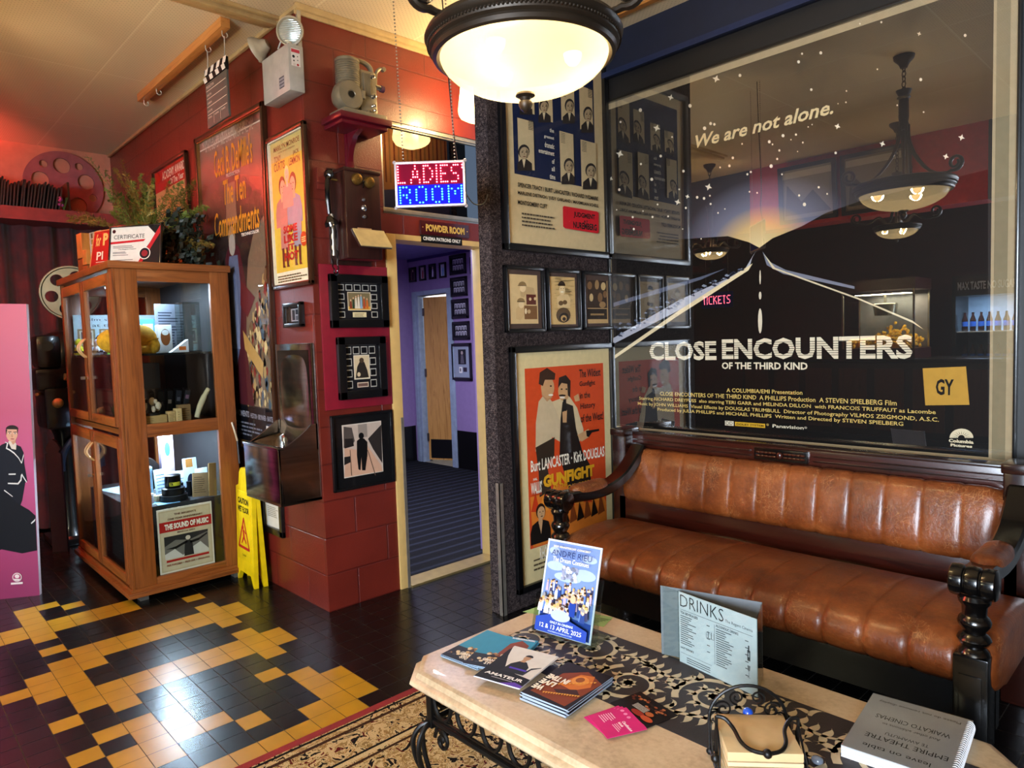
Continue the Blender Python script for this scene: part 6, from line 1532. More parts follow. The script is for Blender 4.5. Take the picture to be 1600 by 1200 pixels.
mb = MB(); mb.cyl((-3.42, 1.60, 0.86), (-3.42, 1.60, 0.915), 0.011, mat('projector_chrome', 'a8a294'), 14); mb.cyl((-3.42, 1.60, 0.91), (-3.42, 1.60, 0.93), 0.017, mat('projector_chrome', 'a8a294'), 14, r1=0.012); mb.build('spout', ft, world=True)

# =================================================================== WET FLOOR SIGN
M_YEL = mat('yellow_plastic', 'd9b80a', 0.35, bmp=0.05)
wt = thing('wet_floor_sign', 'yellow folded wet floor sign standing between cabinet and fountain', 'floor sign', (-4.06, 1.650, 0), math.radians(-3))
def leaf(nm, y, tilt):
    mb = MB(); o = [(-0.135, 0.0), (-0.125, 0.0), (-0.085, 0.06), (0.085, 0.06), (0.125, 0.0), (0.145, 0.0), (0.130, 0.57), (0.085, 0.585), (0.070, 0.66), (0.045, 0.685), (-0.045, 0.685), (-0.070, 0.66), (-0.085, 0.585), (-0.130, 0.57)]
    mb.prism(o, -0.012, 0.012, M_YEL); mb.box(-0.105, 0.105, -0.016, -0.010, 0.14, 0.55, M_YEL, b=0.003)
    if nm == 'front':
        K = P('15130a'); rd = P('a81e1a')
        mb.text('CAUTION', -0.085, 0.475, 0.085, 0.512, K, -0.0168, 0.04); mb.text('WET FLOOR', -0.09, 0.425, 0.09, 0.462, K, -0.0168, 0.04)
        for a_, b_ in (((-0.085, 0.215), (0.0, 0.39)), ((0.0, 0.39), (0.085, 0.215)), ((-0.085, 0.215), (0.085, 0.215))):
            d = Vector((b_[0]-a_[0], b_[1]-a_[1])).normalized()*0.004; nn = Vector((-d.y, d.x))*2
            mb.poly([(a_[0]-d.x-nn.x, a_[1]-d.y-nn.y), (b_[0]+d.x-nn.x, b_[1]+d.y-nn.y), (b_[0]+d.x+nn.x, b_[1]+d.y+nn.y), (a_[0]-d.x+nn.x, a_[1]-d.y+nn.y)], rd, -0.0168)
        mb.poly(ell(-0.012, 0.335, 0.012, 0.014, 10), rd, -0.0170); mb.poly([(-0.02, 0.32), (0.005, 0.322), (0.012, 0.28), (0.04, 0.25), (0.034, 0.24), (0.0, 0.268), (-0.03, 0.235), (-0.04, 0.24), (-0.012, 0.28)], rd, -0.0170); mb.poly([(-0.005, 0.318), (0.03, 0.30), (0.045, 0.31), (0.042, 0.318), (0.028, 0.31), (0.0, 0.326)], rd, -0.0171)
        mb.text('Cuidado', -0.03, 0.165, 0.03, 0.178, K, -0.0168)
    mb.build('panel', wt, loc=(0, y, 0), rot=(tilt, 0, 0), sharp=30)
leaf('front', -0.028, math.radians(-1.8)); leaf('back', 0.028, math.radians(1.8))
mb = MB(); mb.box(-0.05, 0.05, -0.016, 0.016, 0.655, 0.69, M_YEL, b=0.006); mb.build('hinge', wt)

# =================================================================== DISPLAY CABINET
OAKZ = wood('oak_grain_z', '54260c', '844a1f', 2); OAKX = wood('oak_grain_x', '54260c', '844a1f', 0); OAKY = wood('oak_grain_y', '54260c', '844a1f', 1)
CX0, CX1, CY0, CY1 = -5.46, -4.20, 1.035, 1.665
cab = thing('display_cabinet', 'tall oak and glass display cabinet standing on the tiles', 'cabinet', ((CX0+CX1)/2, (CY0+CY1)/2, 0))
mb = MB(); mb.box(CX0-0.02, CX1+0.012, CY0-0.012, CY1+0.012, 1.853, 1.893, OAKY, b=0.004); mb.build('top_board', cab, world=True)
mb = MB(); mb.box(CX0-0.02, CX1+0.02, CY0-0.022, CY1+0.015, 0.036, 0.066, OAKY, b=0.004); mb.box(CX0, CX1, CY0, CY1, 0.066, 0.082, OAKY); mb.build('plinth', cab, world=True)
for x in (CX1-0.03, CX0):
    for y0, y1 in ((CY0+0.02, CY0+0.13), (CY1-0.11, CY1)):
        mb = MB(); mb.box(x, x+0.03, y0, y1, 0.0825, 1.853, OAKZ, b=0.003); mb.build('post', cab, world=True)
for x0, x1 in ((CX1-0.07, CX1), (CX0, CX0+0.045)):
    mb = MB(); mb.box(x0, x1, CY0+0.004, CY0+0.02, 0.0825, 1.853, OAKZ, b=0.003); mb.build('post', cab, world=True)
for x in (CX1-0.028, CX0+0.002):
    for z0, z1 in ((0.082, 0.122), (0.918, 0.992), (1.786, 1.853)):
        mb = MB(); mb.box(x, x+0.026, CY0+0.13, CY1-0.11, z0, z1, OAKY, b=0.002); mb.build('side_rail', cab, world=True)
CG = pane('cabinet_glass', 1.38, 'f4f8f8')
mb = MB()
for z0, z1 in ((0.122, 0.918), (0.992, 1.786)):
    mb.box(CX1-0.016, CX1-0.012, CY0+0.125, CY1-0.105, z0, z1, CG)
mb.build('side_glass', cab, world=True)
mb = MB(); mb.box(CX0+0.03, CX1-0.03, CY1-0.012, CY1, 0.082, 1.853, mat('dark_cabinet_back', '171316', 0.6)); mb.build('back_panel', cab, world=True)
mb = MB(); mb.box(CX0+0.03, CX1-0.03, CY0+0.03, CY1-0.012, 0.935, 0.965, OAKX); mb.build('middle_shelf', cab, world=True)
mb = MB(); mb.box(CX0+0.035, CX1-0.035, CY0+0.04, CY1-0.014, 1.375, 1.387, mat('smoked_glass_shelf', '101414', 0.05, spec=0.8)); mb.build('glass_shelf', cab, world=True)
M_HANDLE = mat('pale_wood_handle', 'b08a58', 0.35)
for z0, z1, hz, kz in ((0.985, 1.832, 1.43, 1.25), (0.10, 0.925, 0.80, 0.65)):
    xm = -4.845
    for a, b_, hs in ((CX0+0.045, xm-0.002, -1), (xm+0.002, CX1-0.05, 1)):
        mb = MB(); st = 0.047
        for x0, x1 in ((a, a+st), (b_-st, b_)): mb.box(x0, x1, CY0-0.004, CY0+0.022, z0, z1, OAKZ, b=0.003)
        for q0, q1 in ((z0, z0+0.05), (z1-0.062, z1)): mb.box(a+st-.004, b_-st+.004, CY0-0.003, CY0+0.021, q0, q1, OAKX, b=0.002)
        dr = mb.build('door', cab, world=True)
        g = MB(); g.box(a+st, b_-st, CY0+0.006, CY0+0.010, z0+0.05, z1-0.062, CG); g.build('glass', dr, world=False, loc=-Vector(((CX0+CX1)/2, (CY0+CY1)/2, 0)))
        hx = (b_-0.022) if hs < 0 else (a+0.022)
        hm = MB(); hm.tube([(hx, CY0-0.004-0.036*math.sin(PI*k/12), hz-0.055+0.11*k/12) for k in range(13)], 0.0058, M_HANDLE, 8); hm.build('handle', dr, loc=-Vector(((CX0+CX1)/2, (CY0+CY1)/2, 0)))
        if hs < 0:
            kb = MB(); kb.cyl((hx, CY0-0.004, kz), (hx, CY0-0.012, kz), 0.008, M_BRASS, 12); kb.box(hx-.002, hx+.002, CY0-0.035, CY0-0.012, kz-.01, kz+.008, mat('key_steel', '9a938a', 0.3, 0.9)); kb.build('lock', dr, loc=-Vector(((CX0+CX1)/2, (CY0+CY1)/2, 0)))
for x, y in ((CX1-0.09, CY0+0.045), (CX1-0.075, CY1-0.06), (CX0+0.03, CY0+0.045), (CX0+0.03, CY1-0.06)):
    mb = MB(); mb.box(x, x+0.06, y, y+0.045, 0, 0.037, mat('grey_steel_foot', '77736c', 0.4, 0.6)); mb.build('foot', cab, world=True)
mb = MB(); mb.tube(smooth_path([(CX1+0.004, CY1-0.03, 0.955), (CX1+0.014, CY1-0.02, 0.90), (CX1+0.008, CY1-0.005, 0.84)], 5), 0.006, mat('ivory_cable_tie', 'b8a88a', 0.4), 6); mb.tube([(CX1+0.008, CY1-0.005, 0.84), (CX1+0.006, CY1, 0.70)], 0.006, M_BLACKP, 6); mb.build('side_cord', cab, world=True)
M_LED = emit('cabinet_led_strip', 'cfe6ff', 5)
mb = MB(); mb.box(CX0+0.1, CX1-0.08, 1.28, 1.30, 1.835, 1.845, M_LED); mb.box(CX0+0.1, CX1-0.08, 1.28, 1.30, 0.922, 0.932, M_LED); mb.build('led_strips', cab, world=True)
light('cabinet_upper_led', 'AREA', (-4.75, 1.33, 1.825), 9, COOL, 0.85, 0.04, rot=(0, 0, 0))
light('cabinet_lower_led', 'AREA', (-4.75, 1.33, 0.915), 17, COOL, 0.85, 0.04, rot=(0, 0, 0))

# ---- contents. faces towards the glass end: local x -> +Y, facing +X (rz = 90 deg)
E_ = PI/2
def simple(name, lbl, cat, loc, rz, fn, group=None, rot=None):
    mb = MB(); fn(mb); o = mb.build(name, loc=loc, rot=rot or (0, 0, rz), sharp=40); return tag(o, lbl, cat, group)
def boxy(name, lbl, cat, loc, rz, w_, d, h_, c, deco=None, group=None, rot=None, b=0.003):
    def fn(mb):
        mb.box(-w_/2, w_/2, -d/2, d/2, 0, h_, P(c), b=b)
        if deco: deco(mb, w_, h_, -d/2-0.0008)
    return simple(name, lbl, cat, loc, rz, fn, group, rot)
def ln(n, c='3a342c', u0=.1, u1=.9, v0=.15, v1=.85):
    def f(mb, w_, h_, y):
        rr = random.Random(n*7)
        for k in range(n):
            v = v1-(v1-v0)*(k+.5)/n; e = u1-(u1-u0)*rr.random()*.4; mb.rect((u0-.5)*w_, v*h_-h_*.012, (e-.5)*w_, v*h_+h_*.012, P(c), y)
    return f
S1, S2, S3 = 1.3875, 0.9655, 0.505
# upper shelf
yp = thing('plush_animal', 'mustard yellow plush animal lying on the upper cabinet shelf', 'soft toy', (-4.36, 1.20, S1), E_)
M_PL = mat('mustard_plush', 'b58a14', 0.9, var=0.25, nscale=40, bmp=0.8, bscale=260)
mb = MB(); mb.ball((-0.10, 0.02, 0.075), 0.075, M_PL, 20, (1.5, 0.8, 1.0)); mb.ball((0.015, 0.01, 0.082), 0.082, M_PL, 20, (1.0, 0.85, 1.0)); mb.build('body', yp)
for y in (-0.035, 0.055):
    mb = MB(); mb.tube(smooth_path([(0.055, y, 0.07), (0.062, y-.01, 0.035), (0.02, y-.02, 0.020), (-0.045, y-.025, 0.018)], 5), [0.042]+[0.034]*8+[0.026]*6+[0.018], M_PL, 12); mb.build('leg', yp)
boxy('booklet', 'tall pale grey printed booklet standing on the upper cabinet shelf', 'booklet', (-4.62, 1.44, S1), E_+.25, 0.16, 0.012, 0.30, '8f96a6', ln(12, '3f4658'))
boxy('booklet', 'light blue framed leaflet leaning at the back of the upper cabinet shelf', 'booklet', (-4.66, 1.30, S1), E_-.1, 0.15, 0.012, 0.21, '4f8fc0', lambda mb, w_, h_, y: (mb.rect(-w_*.42, h_*.08, -w_*.04, h_*.86, P('b9dcf0'), y), mb.rect(w_*.04, h_*.08, w_*.42, h_*.86, P('b9dcf0'), y), mb.rect(-w_*.32, h_*.3, -w_*.12, h_*.7, P('4f8fc0'), y-.0004), mb.rect(w_*.12, h_*.3, w_*.32, h_*.7, P('4f8fc0'), y-.0004)))
boxy('popcorn_bag', 'white paper bag with a brown printed oval on the upper shelf', 'bag', (-4.55, 1.39, S1), E_+.1, 0.085, 0.05, 0.17, 'd8e4ec', lambda mb, w_, h_, y: (mb.poly(ell(0, h_*.55, w_*.34, h_*.30, 18), P('7a4a26'), y), mb.poly(ell(0, h_*.72, w_*.24, h_*.10, 14), P('d8e4ec'), y-.0004)), b=0.008)
simple('folded_card', 'small white folded tent card with orange mark on the upper shelf', 'card', (-4.36, 1.41, S1), E_, lambda mb: (mb.prism([(-0.05, 0), (0.05, 0), (0.05, 0.075)], -0.025, 0.025, P('cfd4dc')), mb.rect(-0.005, 0.012, 0.035, 0.034, P('c0652a'), -0.0256)))
ab = thing('acrylic_case', 'tall clear acrylic display case at the right of the upper shelf', 'case', (-4.50, 1.52, S1), 0)
mb = MB()
for x0, x1, y0, y1 in ((-.07, .07, -.05, -.047), (-.07, .07, .047, .05), (-.07, -.067, -.05, .05), (.067, .07, -.05, .05)): mb.box(x0, x1, y0, y1, 0, 0.30, M_ACR)
mb.box(-.07, .07, -.05, .05, 0.30, 0.303, M_ACR); mb.box(-.072, .072, -.052, .052, 0, 0.006, P('14161a')); mb.build('case', ab)
bd = thing('photo_board', 'pale blue board of framed photographs at the left of the upper shelf', 'board', (-5.405, 1.36, S1), E_)
mb = MB(); mb.box(-0.27, 0.27, 0.0, 0.008, 0.0, 0.27, P('b9d0dc')); mb.text('Film screenings', -0.20, 0.225, 0.16, 0.248, P('2a3440'), -0.0006); mb.text('at the cinema', -0.16, 0.19, 0.20, 0.21, P('2a3440'), -0.0006)
for k in range(4):
    x = -0.25+k*0.130; mb.rect(x, 0.055, x+0.105, 0.175, P('8a7a5a'), -0.0006); mb.rect(x+.012, 0.065, x+0.093, 0.165, P('d0ccc0'), -0.001); mb.rect(x+.022, 0.078, x+0.083, 0.155, P('3a3c40'), -0.0014); mb.poly(ell(x+.052, .115, .018, .026), P('9a9c9e'), -0.0018)
mb.build('board', bd, sharp=0)
for k, (x, y, c, h_, lb) in enumerate(((-5.27, 1.085, 'd8cf2a', 0.11, 'small yellow and black toy figure, leftmost behind the cabinet doors'), (onY(1.17, 158, 552).x, 1.17, '17181c', 0.13, 'small black hatted toy figure behind the right cabinet door'), (onY(1.22, 165, 552).x, 1.22, '8fd02a', 0.14, 'small lime green toy figure behind the right cabinet door'), (onY(1.12, 153, 552).x, 1.12, 'c9ccd4', 0.10, 'small silver grey toy figure behind the right cabinet door'))):
    def fn(mb, c=c, h_=h_): mb.lathe([(0.0, 0), (h_*.26, 0.002), (h_*.30, h_*.15), (h_*.22, h_*.42), (h_*.14, h_*.55), (h_*.20, h_*.68), (h_*.20, h_*.82), (h_*.10, h_*.96), (0, h_)], P(c), 14); mb.lathe([(h_*.305, h_*.14), (h_*.29, h_*.26)], P('1a1a1e' if c != '17181c' else 'd9d4c8'), 14); mb.tube([(-h_*.34, 0, h_*.22), (-h_*.2, 0, h_*.42), (h_*.2, 0, h_*.42), (h_*.34, 0, h_*.22)], h_*.05, P(c), 6)
    simple('toy_figure', lb, 'toy', (x, y, S1), 0, fn, 'small toy figures in the cabinet')
# middle shelf
boxy('speaker_box', 'dark brown box with a round ring, under the toys behind the doors', 'box', (-4.93, 1.30, S2+0.20), 0, 0.46, 0.20, 0.16, '2a211b', lambda mb, w_, h_, y: [mb.tube([(sx*w_*.24+.05*math.cos(a), y, h_*.5+.05*math.sin(a)) for a in [2*PI*k/20 for k in range(20)]], 0.003, P('4a3f36'), 5, closed=True) for sx in (-1, 1)])
boxy('name_plank', 'brown wooden plank sign under the ringed box behind the doors', 'sign', (-4.93, 1.27, S2), 0, 0.50, 0.25, 0.20, '3a2a20', lambda mb, w_, h_, y: (mb.rect(-w_*.46, h_*.06, w_*.46, h_*.94, P('5a4434'), y), mb.rect(-w_*.3, h_*.3, w_*.34, h_*.36, P('2a1d14'), y-.0004), mb.rect(-w_*.2, h_*.5, w_*.3, h_*.60, P('2a1d14'), y-.0004)))
simple('wooden_ball', 'pale wooden ball knob on a peg behind the left cabinet door', 'ball', (-5.02, 1.14, S2), 0, lambda mb: (mb.ball((0, 0, 0.045), 0.045, wood('pale_turned_wood', '8a6236', 'c09a62'), 18), mb.cyl((0.03, 0.02, 0.05), (0.09, 0.05, 0.13), 0.010, wood('pale_turned_wood', '8a6236', 'c09a62'), 10)))
def spiky(mb, n, h_, c, seed):
    rr = random.Random(seed); mb.lathe([(0.0, 0), (0.028, 0), (0.036, 0.05), (0.0, 0.045)], P('2a1a14'), 14)
    for k in range(n):
        a = rr.random()*2*PI; s_ = rr.uniform(.3, .8); w_ = 0.006
        p0 = Vector((0.01*math.cos(a), 0.01*math.sin(a), 0.045)); p2 = p0+Vector((s_*h_*.5*math.cos(a), s_*h_*.5*math.sin(a), h_*rr.uniform(.6, 1))); p1 = (p0+p2)/2+Vector((0, 0, h_*.12)); t = Vector((-math.sin(a), math.cos(a), 0))*w_
        mb.add([p0-t, p0+t, p1+t*1.4, p1-t*1.4, p2], [(0, 1, 2, 3), (3, 2, 4)], P(c))
simple('spiky_plant', 'small spiky green pot plant behind the right cabinet door', 'plant', (-4.42, 1.13, S2), 0, lambda mb: spiky(mb, 22, 0.14, '3f7a1e', 3), 'cabinet pot plants')
simple('spiky_plant', 'low dark green pot plant beside the spiky one behind the right door', 'plant', (-4.62, 1.12, S2), 0, lambda mb: spiky(mb, 18, 0.09, '1d3a18', 4), 'cabinet pot plants')
boxy('carton', 'wide cream cardboard carton, leftmost at the cabinet glass end', 'carton', (-4.27, 1.225, S2), E_, 0.12, 0.07, 0.070, 'a88a58', ln(4, '5a4428', .1, .4))
boxy('carton', 'upright cream carton with printed lines, centre of the cabinet glass end', 'carton', (-4.265, 1.312, S2), E_, 0.040, 0.05, 0.085, 'b89a66', ln(7, '5a4428'))
boxy('carton', 'narrow upright cream carton with black script beside the larger tan one', 'carton', (-4.26, 1.350, S2), E_+.05, 0.032, 0.05, 0.098, 'c4a874', ln(5, '1a140c', .3, .6))
boxy('carton', 'larger tan carton leaning behind the narrow cream one', 'carton', (-4.295, 1.395, S2), E_+.05, 0.065, 0.05, 0.115, '7f6442', ln(6, '3a2a18'))
simple('curved_horn', 'long cream curved horn leaning in the right corner of the cabinet', 'horn', (-4.30, 1.49, S2), E_, lambda mb: mb.tube(smooth_path([(-0.02, 0, 0.03), (0.0, 0, 0.09), (0.035, 0, 0.16), (0.06, 0, 0.20)], 6), [0.016]*6+[0.018]*6+[0.014]*6+[0.008], P('b8ac8a'), 10))
for k in range(5):
    boxy('video_case', ('leftmost', 'second', 'middle', 'fourth', 'rightmost')[k]+' of five black cases leaning behind the cabinet cartons', 'case', (-4.50, 1.285+k*0.040, S2), E_-.15, 0.030, 0.12, 0.20, ['17181c', '20222a', '15151a', '1b1d24', '141418'][k], lambda mb, w_, h_, y, k=k: mb.rect(-w_*.3, h_*(.5+.06*k), w_*.3, h_*(.62+.06*k), P(['8a8a96', '4a4c58', '9a9aa6', '5a5a66', '6a4a5a'][k]), y), 'black cases in the cabinet', rot=(0.10, 0.06*k-0.05, E_-.15))
bp = thing('carved_ornament', 'black and white carved ornament on the left carton', 'ornament', (-4.275, 1.215, S2+0.0702), E_)
mb = MB(); rr = random.Random(5)
for k in range(7): mb.ball((rr.uniform(-.04, .04), rr.uniform(-.02, .02), 0.018+rr.random()*.075), rr.uniform(.010, .018), P(['c9bda4', 'b8a88c', '1a1816'][k % 3]), 10, (1, .7, rr.uniform(.7, 1.6)))
mb.tube(smooth_path([(-.05, 0, .01), (-.03, 0, .05), (-.035, 0, .095)], 4), 0.010, P('c9bda4'), 8); mb.lathe([(0, 0), (.045, 0), (.045, .012), (0, .012)], P('1a1816'), 14); mb.build('body', bp)
# lower compartment
bx = MB(); bx.box(-5.30, -4.30, 1.10, 1.62, 0.084, S3, mat('black_fabric_riser', '0b0b0e', 0.7)); tag(bx.build('riser_box'), 'black riser box filling the lower half of the cabinet', 'box')
for k, (x, y, rz_, c, lb) in enumerate(((-4.98, 1.25, .2, 'a8c0d4', 'large pale sheet at the left on the cabinet riser'), (-4.66, 1.22, -.3, 'c4d4e0', 'pale sheet in the middle on the cabinet riser'), (-4.44, 1.20, .5, 'b4cce0', 'pale sheet at the front corner of the cabinet riser'), (-4.37, 1.29, -.1, '7fb4dc', 'light blue sheet near the film cans on the riser'), (-4.55, 1.34, .9, 'd0d8e0', 'small white sheet behind the film cans on the riser'))):
    boxy('paper_sheet', lb, 'paper', (x, y, S3+0.0005+k*0.001), rz_, 0.16 if k else 0.34, 0.12 if k else 0.22, 0.0009, c, None, 'papers on the cabinet riser', b=0)
for k, (x, y, rz_, c, lb, w_, d, h_) in enumerate(((-4.40, 1.185, .4, 'd4dee6', 'white card box leaning low at the cabinet glass end', .05, .09, .06), (-4.52, 1.24, -.5, 'bcc8d4', 'grey white booklet lying by the film cans', .08, .11, .018), (-4.41, 1.265, .2, 'b8a884', 'small tan round-cornered box by the film cans', .055, .04, .035))):
    boxy('small_box', lb, 'box', (x, y, S3+0.006), E_+rz_, w_, d, h_, c, ln(3, '5a6470'), 'small boxes on the riser')
def can(name, lb, z, r_, h_, c, deco=None):
    return simple(name, lb, 'film can', (-4.375, 1.335, z), 0, lambda mb: (mb.lathe([(0, 0), (r_, 0), (r_+.002, .003), (r_+.002, h_-.003), (r_-.004, h_), (0, h_-.001)], P(c, .3), 28), deco and deco(mb)), 'black film cans')
can('film_can', 'wide black film can at the bottom of the stack', S3+0.006, .075, .035, '0c0c0e'); can('film_can', 'middle black film can of the stack', S3+0.0415, .062, .040, '141415')
def lab(mb):
    vs2 = [(0.0445*math.cos(a), 0.0445*math.sin(a), z) for a in [-.75+.15*k for k in range(11)] for z in (.012, .034)]
    mb.add(vs2, [(2*k, 2*k+2, 2*k+3, 2*k+1) for k in range(10)], P('b8c43a'))
    v2, f2, bb = glyphs('TR', 0.04)
    mb.add([(0.0449*math.cos(-.68+(x-bb[0])*.42/(bb[1]-bb[0])), 0.0449*math.sin(-.68+(x-bb[0])*.42/(bb[1]-bb[0])), .015+(y-bb[2])*.016/(bb[3]-bb[2])) for x, y in v2], f2, P('15150a'))
can('film_can', 'tall top film can with a yellow-green label', S3+0.082, .042, .075, '0e0e10', lab)
boxy('pink_carton', 'tall pale pink carton with a blue oval in the lower cabinet', 'carton', (-4.58, 1.37, S3+.11), E_, .075, .05, .27, 'c0aec8', lambda mb, w_, h_, y: mb.poly(ell(0, h_*.66, w_*.22, h_*.16, 18), P('3a7fc0'), y))
boxy('stand_box', 'dark box under the pale pink carton', 'box', (-4.58, 1.37, S3+.006), E_, .09, .07, .103, '15171c')
simple('tin_cylinder', 'tall pale blue cylinder tin in the lower cabinet', 'tin', (-4.53, 1.225, S3+.006), 0, lambda mb: mb.lathe([(0, 0), (.042, 0), (.042, .165), (.044, .168), (.044, .19), (.036, .196), (0, .197)], P('8fb8cc', .35), 24))
simple('film_reel_dark', 'dark film reel standing behind the pale blue tin', 'reel', (-4.66, 1.24, S3+.13), 0, lambda mb: mb.lathe([(.03, -.008), (.115, -.008), (.12, 0), (.115, .008), (.03, .008)], P('1c1714', .4), 28, M=Matrix.Rotation(PI/2, 4, 'Y')))
for k, (x, y, rz_, w_, h_, c, lb) in enumerate(((-4.52, 1.33, .3, .11, .17, 'b9d4e8', 'white blue printed card propped left of the pink carton'), (-4.48, 1.385, -.15, .12, .15, 'c4dcec', 'signed white card propped behind the film cans'), (-4.47, 1.475, .05, .085, .22, 'bcd6ea', 'tall white card with a dark oval, right of the pink carton'), (-4.46, 1.535, .0, .075, .15, 'cfe4f2', 'blank white card at the right of the lower cabinet'))):
    boxy('display_card', lb, 'card', (x, y, S3+.006), E_+rz_, w_, .006, h_, c, (lambda mb, w_, h_, y: (mb.poly(ell(0, h_*.36, w_*.28, h_*.20, 16), P('1c2438'), y), mb.rect(-w_*.3, h_*.74, w_*.2, h_*.98, P('b07a40'), y))) if k == 2 else ln(6, '3a5a8a'), 'display cards in the lower cabinet', rot=(-.12, 0, E_+rz_))
boxy('brown_folder', 'tan paper folder with print leaning at the right of the cabinet', 'folder', (-4.335, 1.475, S3+.004), E_, .095, .006, .145, '8a7658', ln(8, '4a3e2c'), rot=(-.16, .10, E_))
boxy('kraft_folder', 'narrow brown kraft folder leaning in the right cabinet corner', 'folder', (-4.30, 1.535, S3+.004), E_, .045, .012, .20, '7a6038', None, rot=(-.05, .05, E_))
simple('binoculars', 'small black binoculars behind the film cans', 'binoculars', (-4.43, 1.42, S3+.006), E_, lambda mb: [mb.lathe([(0, 0), (.022, 0), (.020, .03), (.014, .06), (.016, .085), (0, .085)], P('101216', .3), 16, M=Matrix.Translation((sx*.024, 0, 0))) for sx in (-1, 1)]+[mb.box(-.02, .02, -.006, .006, .03, .05, P('101216'))])
fl_ = thing('film_flyer', 'cream and red anniversary flyer standing inside the cabinet glass end', 'flyer', (CX1-0.022, 1.343, 0.120), E_)
mb = MB(); fw_, fh_ = .305, .375
mb.box(-fw_/2, fw_/2, 0, .003, 0, fh_, P('d6cdb8'))
def ff(u, v): return ((u-.5)*fw_, v*fh_)
def fg(pts, c, l): mb.poly([ff(*p) for p in pts], P(c), -.0004*l)
def fr_(u0, v0, u1, v1, c, l): fg([(u0, v0), (u1, v0), (u1, v1), (u0, v1)], c, l)
def ft_(s, u0, v0, u1, v1, c, b_=.02): a, q = ff(u0, v0), ff(u1, v1); mb.text(s, a[0], a[1], q[0], q[1], P(c), -.0036, b_)
fr_(.03, .03, .97, .97, 'b8a884', 1); fr_(.05, .05, .95, .95, 'c4b594', 2); fr_(.03, .64, .98, .80, 'a8221e', 3)
ft_("THE REGENT'S", .30, .885, .70, .915, '5a2a20'); ft_('ONE YEAR ANNIVERSARY', .18, .82, .82, .85, '5a2a20'); ft_('THE SOUND OF MUSIC', .12, .675, .92, .765, 'efe4d0', .05); ft_('MARCH 2023', .34, .60, .66, .625, '5a2a20')
fr_(.10, .22, .90, .57, '6f6a60', 3); fg([(.10, .42), (.3, .50), (.55, .46), (.9, .54), (.9, .57), (.10, .57)], '2c2a28', 3.5); fg([(.10, .22), (.10, .30), (.28, .36), (.42, .24), (.60, .34), (.75, .40), (.9, .26), (.9, .22)], 'c9c4b8', 4); fg([(.44, .22), (.46, .42), (.52, .50), (.60, .42), (.62, .22)], '2a2826', 5)
fg([(.12, .38), (.30, .40), (.50, .46), (.52, .43), (.30, .36)], '15130f', 5); fg([(.56, .44), (.72, .46), (.88, .52), (.89, .50), (.72, .42), (.56, .40)], '15130f', 5); fg(ell(.525, .50, .045, .035), 'c9bca8', 6)
fr_(.12, .17, .90, .205, 'a8221e', 4); ft_('FREE POPCORN  •  PRIZE GIVE  •  SINGALONG', .12, .11, .90, .14, '7a241c')
mb.build('sheet', fl_, sharp=0)

# =================================================================== ON TOP OF THE CABINET
CT = 1.8935
cf = thing('framed_certificate', 'framed white red and black certificate standing on the cabinet', 'certificate', (-4.40, 1.215, CT), math.radians(22), rot=(math.radians(-9), 0, math.radians(38)))
mb = MB(); W_, H_ = .330, .235
for x0, x1, z0, z1 in ((-W_/2, W_/2, 0, .007), (-W_/2, W_/2, H_-.007, H_), (-W_/2, -W_/2+.007, 0, H_), (W_/2-.007, W_/2, 0, H_)): mb.box(x0, x1, -.012, .004, z0, z1, M_FBLACK, b=.002)
mb.build('frame', cf)
mb = MB(); mb.box(-W_/2+.004, W_/2-.004, -.003, .002, .004, H_-.004, P('c9c6c0'))
def fc(u, v): return (-W_/2+.007+u*(W_-.014), .007+v*(H_-.014))
def gc(pts, c, l): mb.poly([fc(*p) for p in pts], P(c), -.0032-.0002*l)
gc([(.74, 1), (1, 1), (1, .86), (.88, .80)], '121214', 1); gc([(.62, 0), (1, .0), (1, .86), (.86, .70), (.70, .40)], '121214', 2); gc([(.98, 1), (1, 1), (1, .84), (.62, 0), (.54, 0)], 'a81c26', 3); gc([(0, .56), (.66, .60), (.70, .66), (0, .62)], 'a81c26', 3)
gc(ell(.69, .28, .115, .16, 24), 'd9d4cc', 4); gc(ell(.69, .28, .10, .14, 24), '15131a', 5); gc(ell(.69, .28, .06, .085, 20), '7a1c24', 6); gc(ell(.06, .90, .035, .05, 14), '3a0d14', 4)
a, q = fc(.06, .69), fc(.68, .80); mb.text('CERTIFICATE', a[0], a[1], q[0], q[1], P('2a2a2e'), -.0045)
a, q = fc(.16, .385), fc(.52, .43); mb.text('The Regent Theatre', a[0], a[1], q[0], q[1], P('3a3a3e'), -.0045)
for v in (.49, .45, .33, .30, .25, .12, .06): gc([(.05, v), (.30+.25*((v*97) % 1), v), (.30+.25*((v*97) % 1), v+.018), (.05, v+.018)], '6a6a6e', 4)
mb.build('print', cf, sharp=0)
rs = thing('red_sign', 'red wedge-shaped sign with cream lettering, left of the certificate', 'sign', (-4.72, 1.13, CT), math.radians(10), rot=(math.radians(-8), 0, math.radians(18)))
mb = MB(); mb.prism([(-.14, 0), (.10, 0), (.10, .245), (-.115, .245)], -.004, .004, P('9c1a16')); mb.prism([(-.14, 0), (-.134, 0), (-.109, .245), (-.115, .245)], -.006, .005, P('c9804a')); mb.prism([(-.115, .239), (.10, .239), (.10, .245), (-.115, .245)], -.006, .005, P('c9804a')); mb.prism([(-.14, 0), (.1, 0), (.1, .006), (-.139, .006)], -.006, .005, P('c9804a'))
mb.text('for', -.09, .15, -.04, .225, P('e8b060'), -.0046, .02, .2); mb.text('P', -.02, .15, .03, .225, P('e8b060'), -.0046, .05); mb.text('Pl', -.075, .065, -.01, .115, P('e0c8b0'), -.0046, .02); mb.rect(-.078, .05, .02, .053, P('e0c8b0'), -.0046)
mb.build('board', rs, sharp=25)
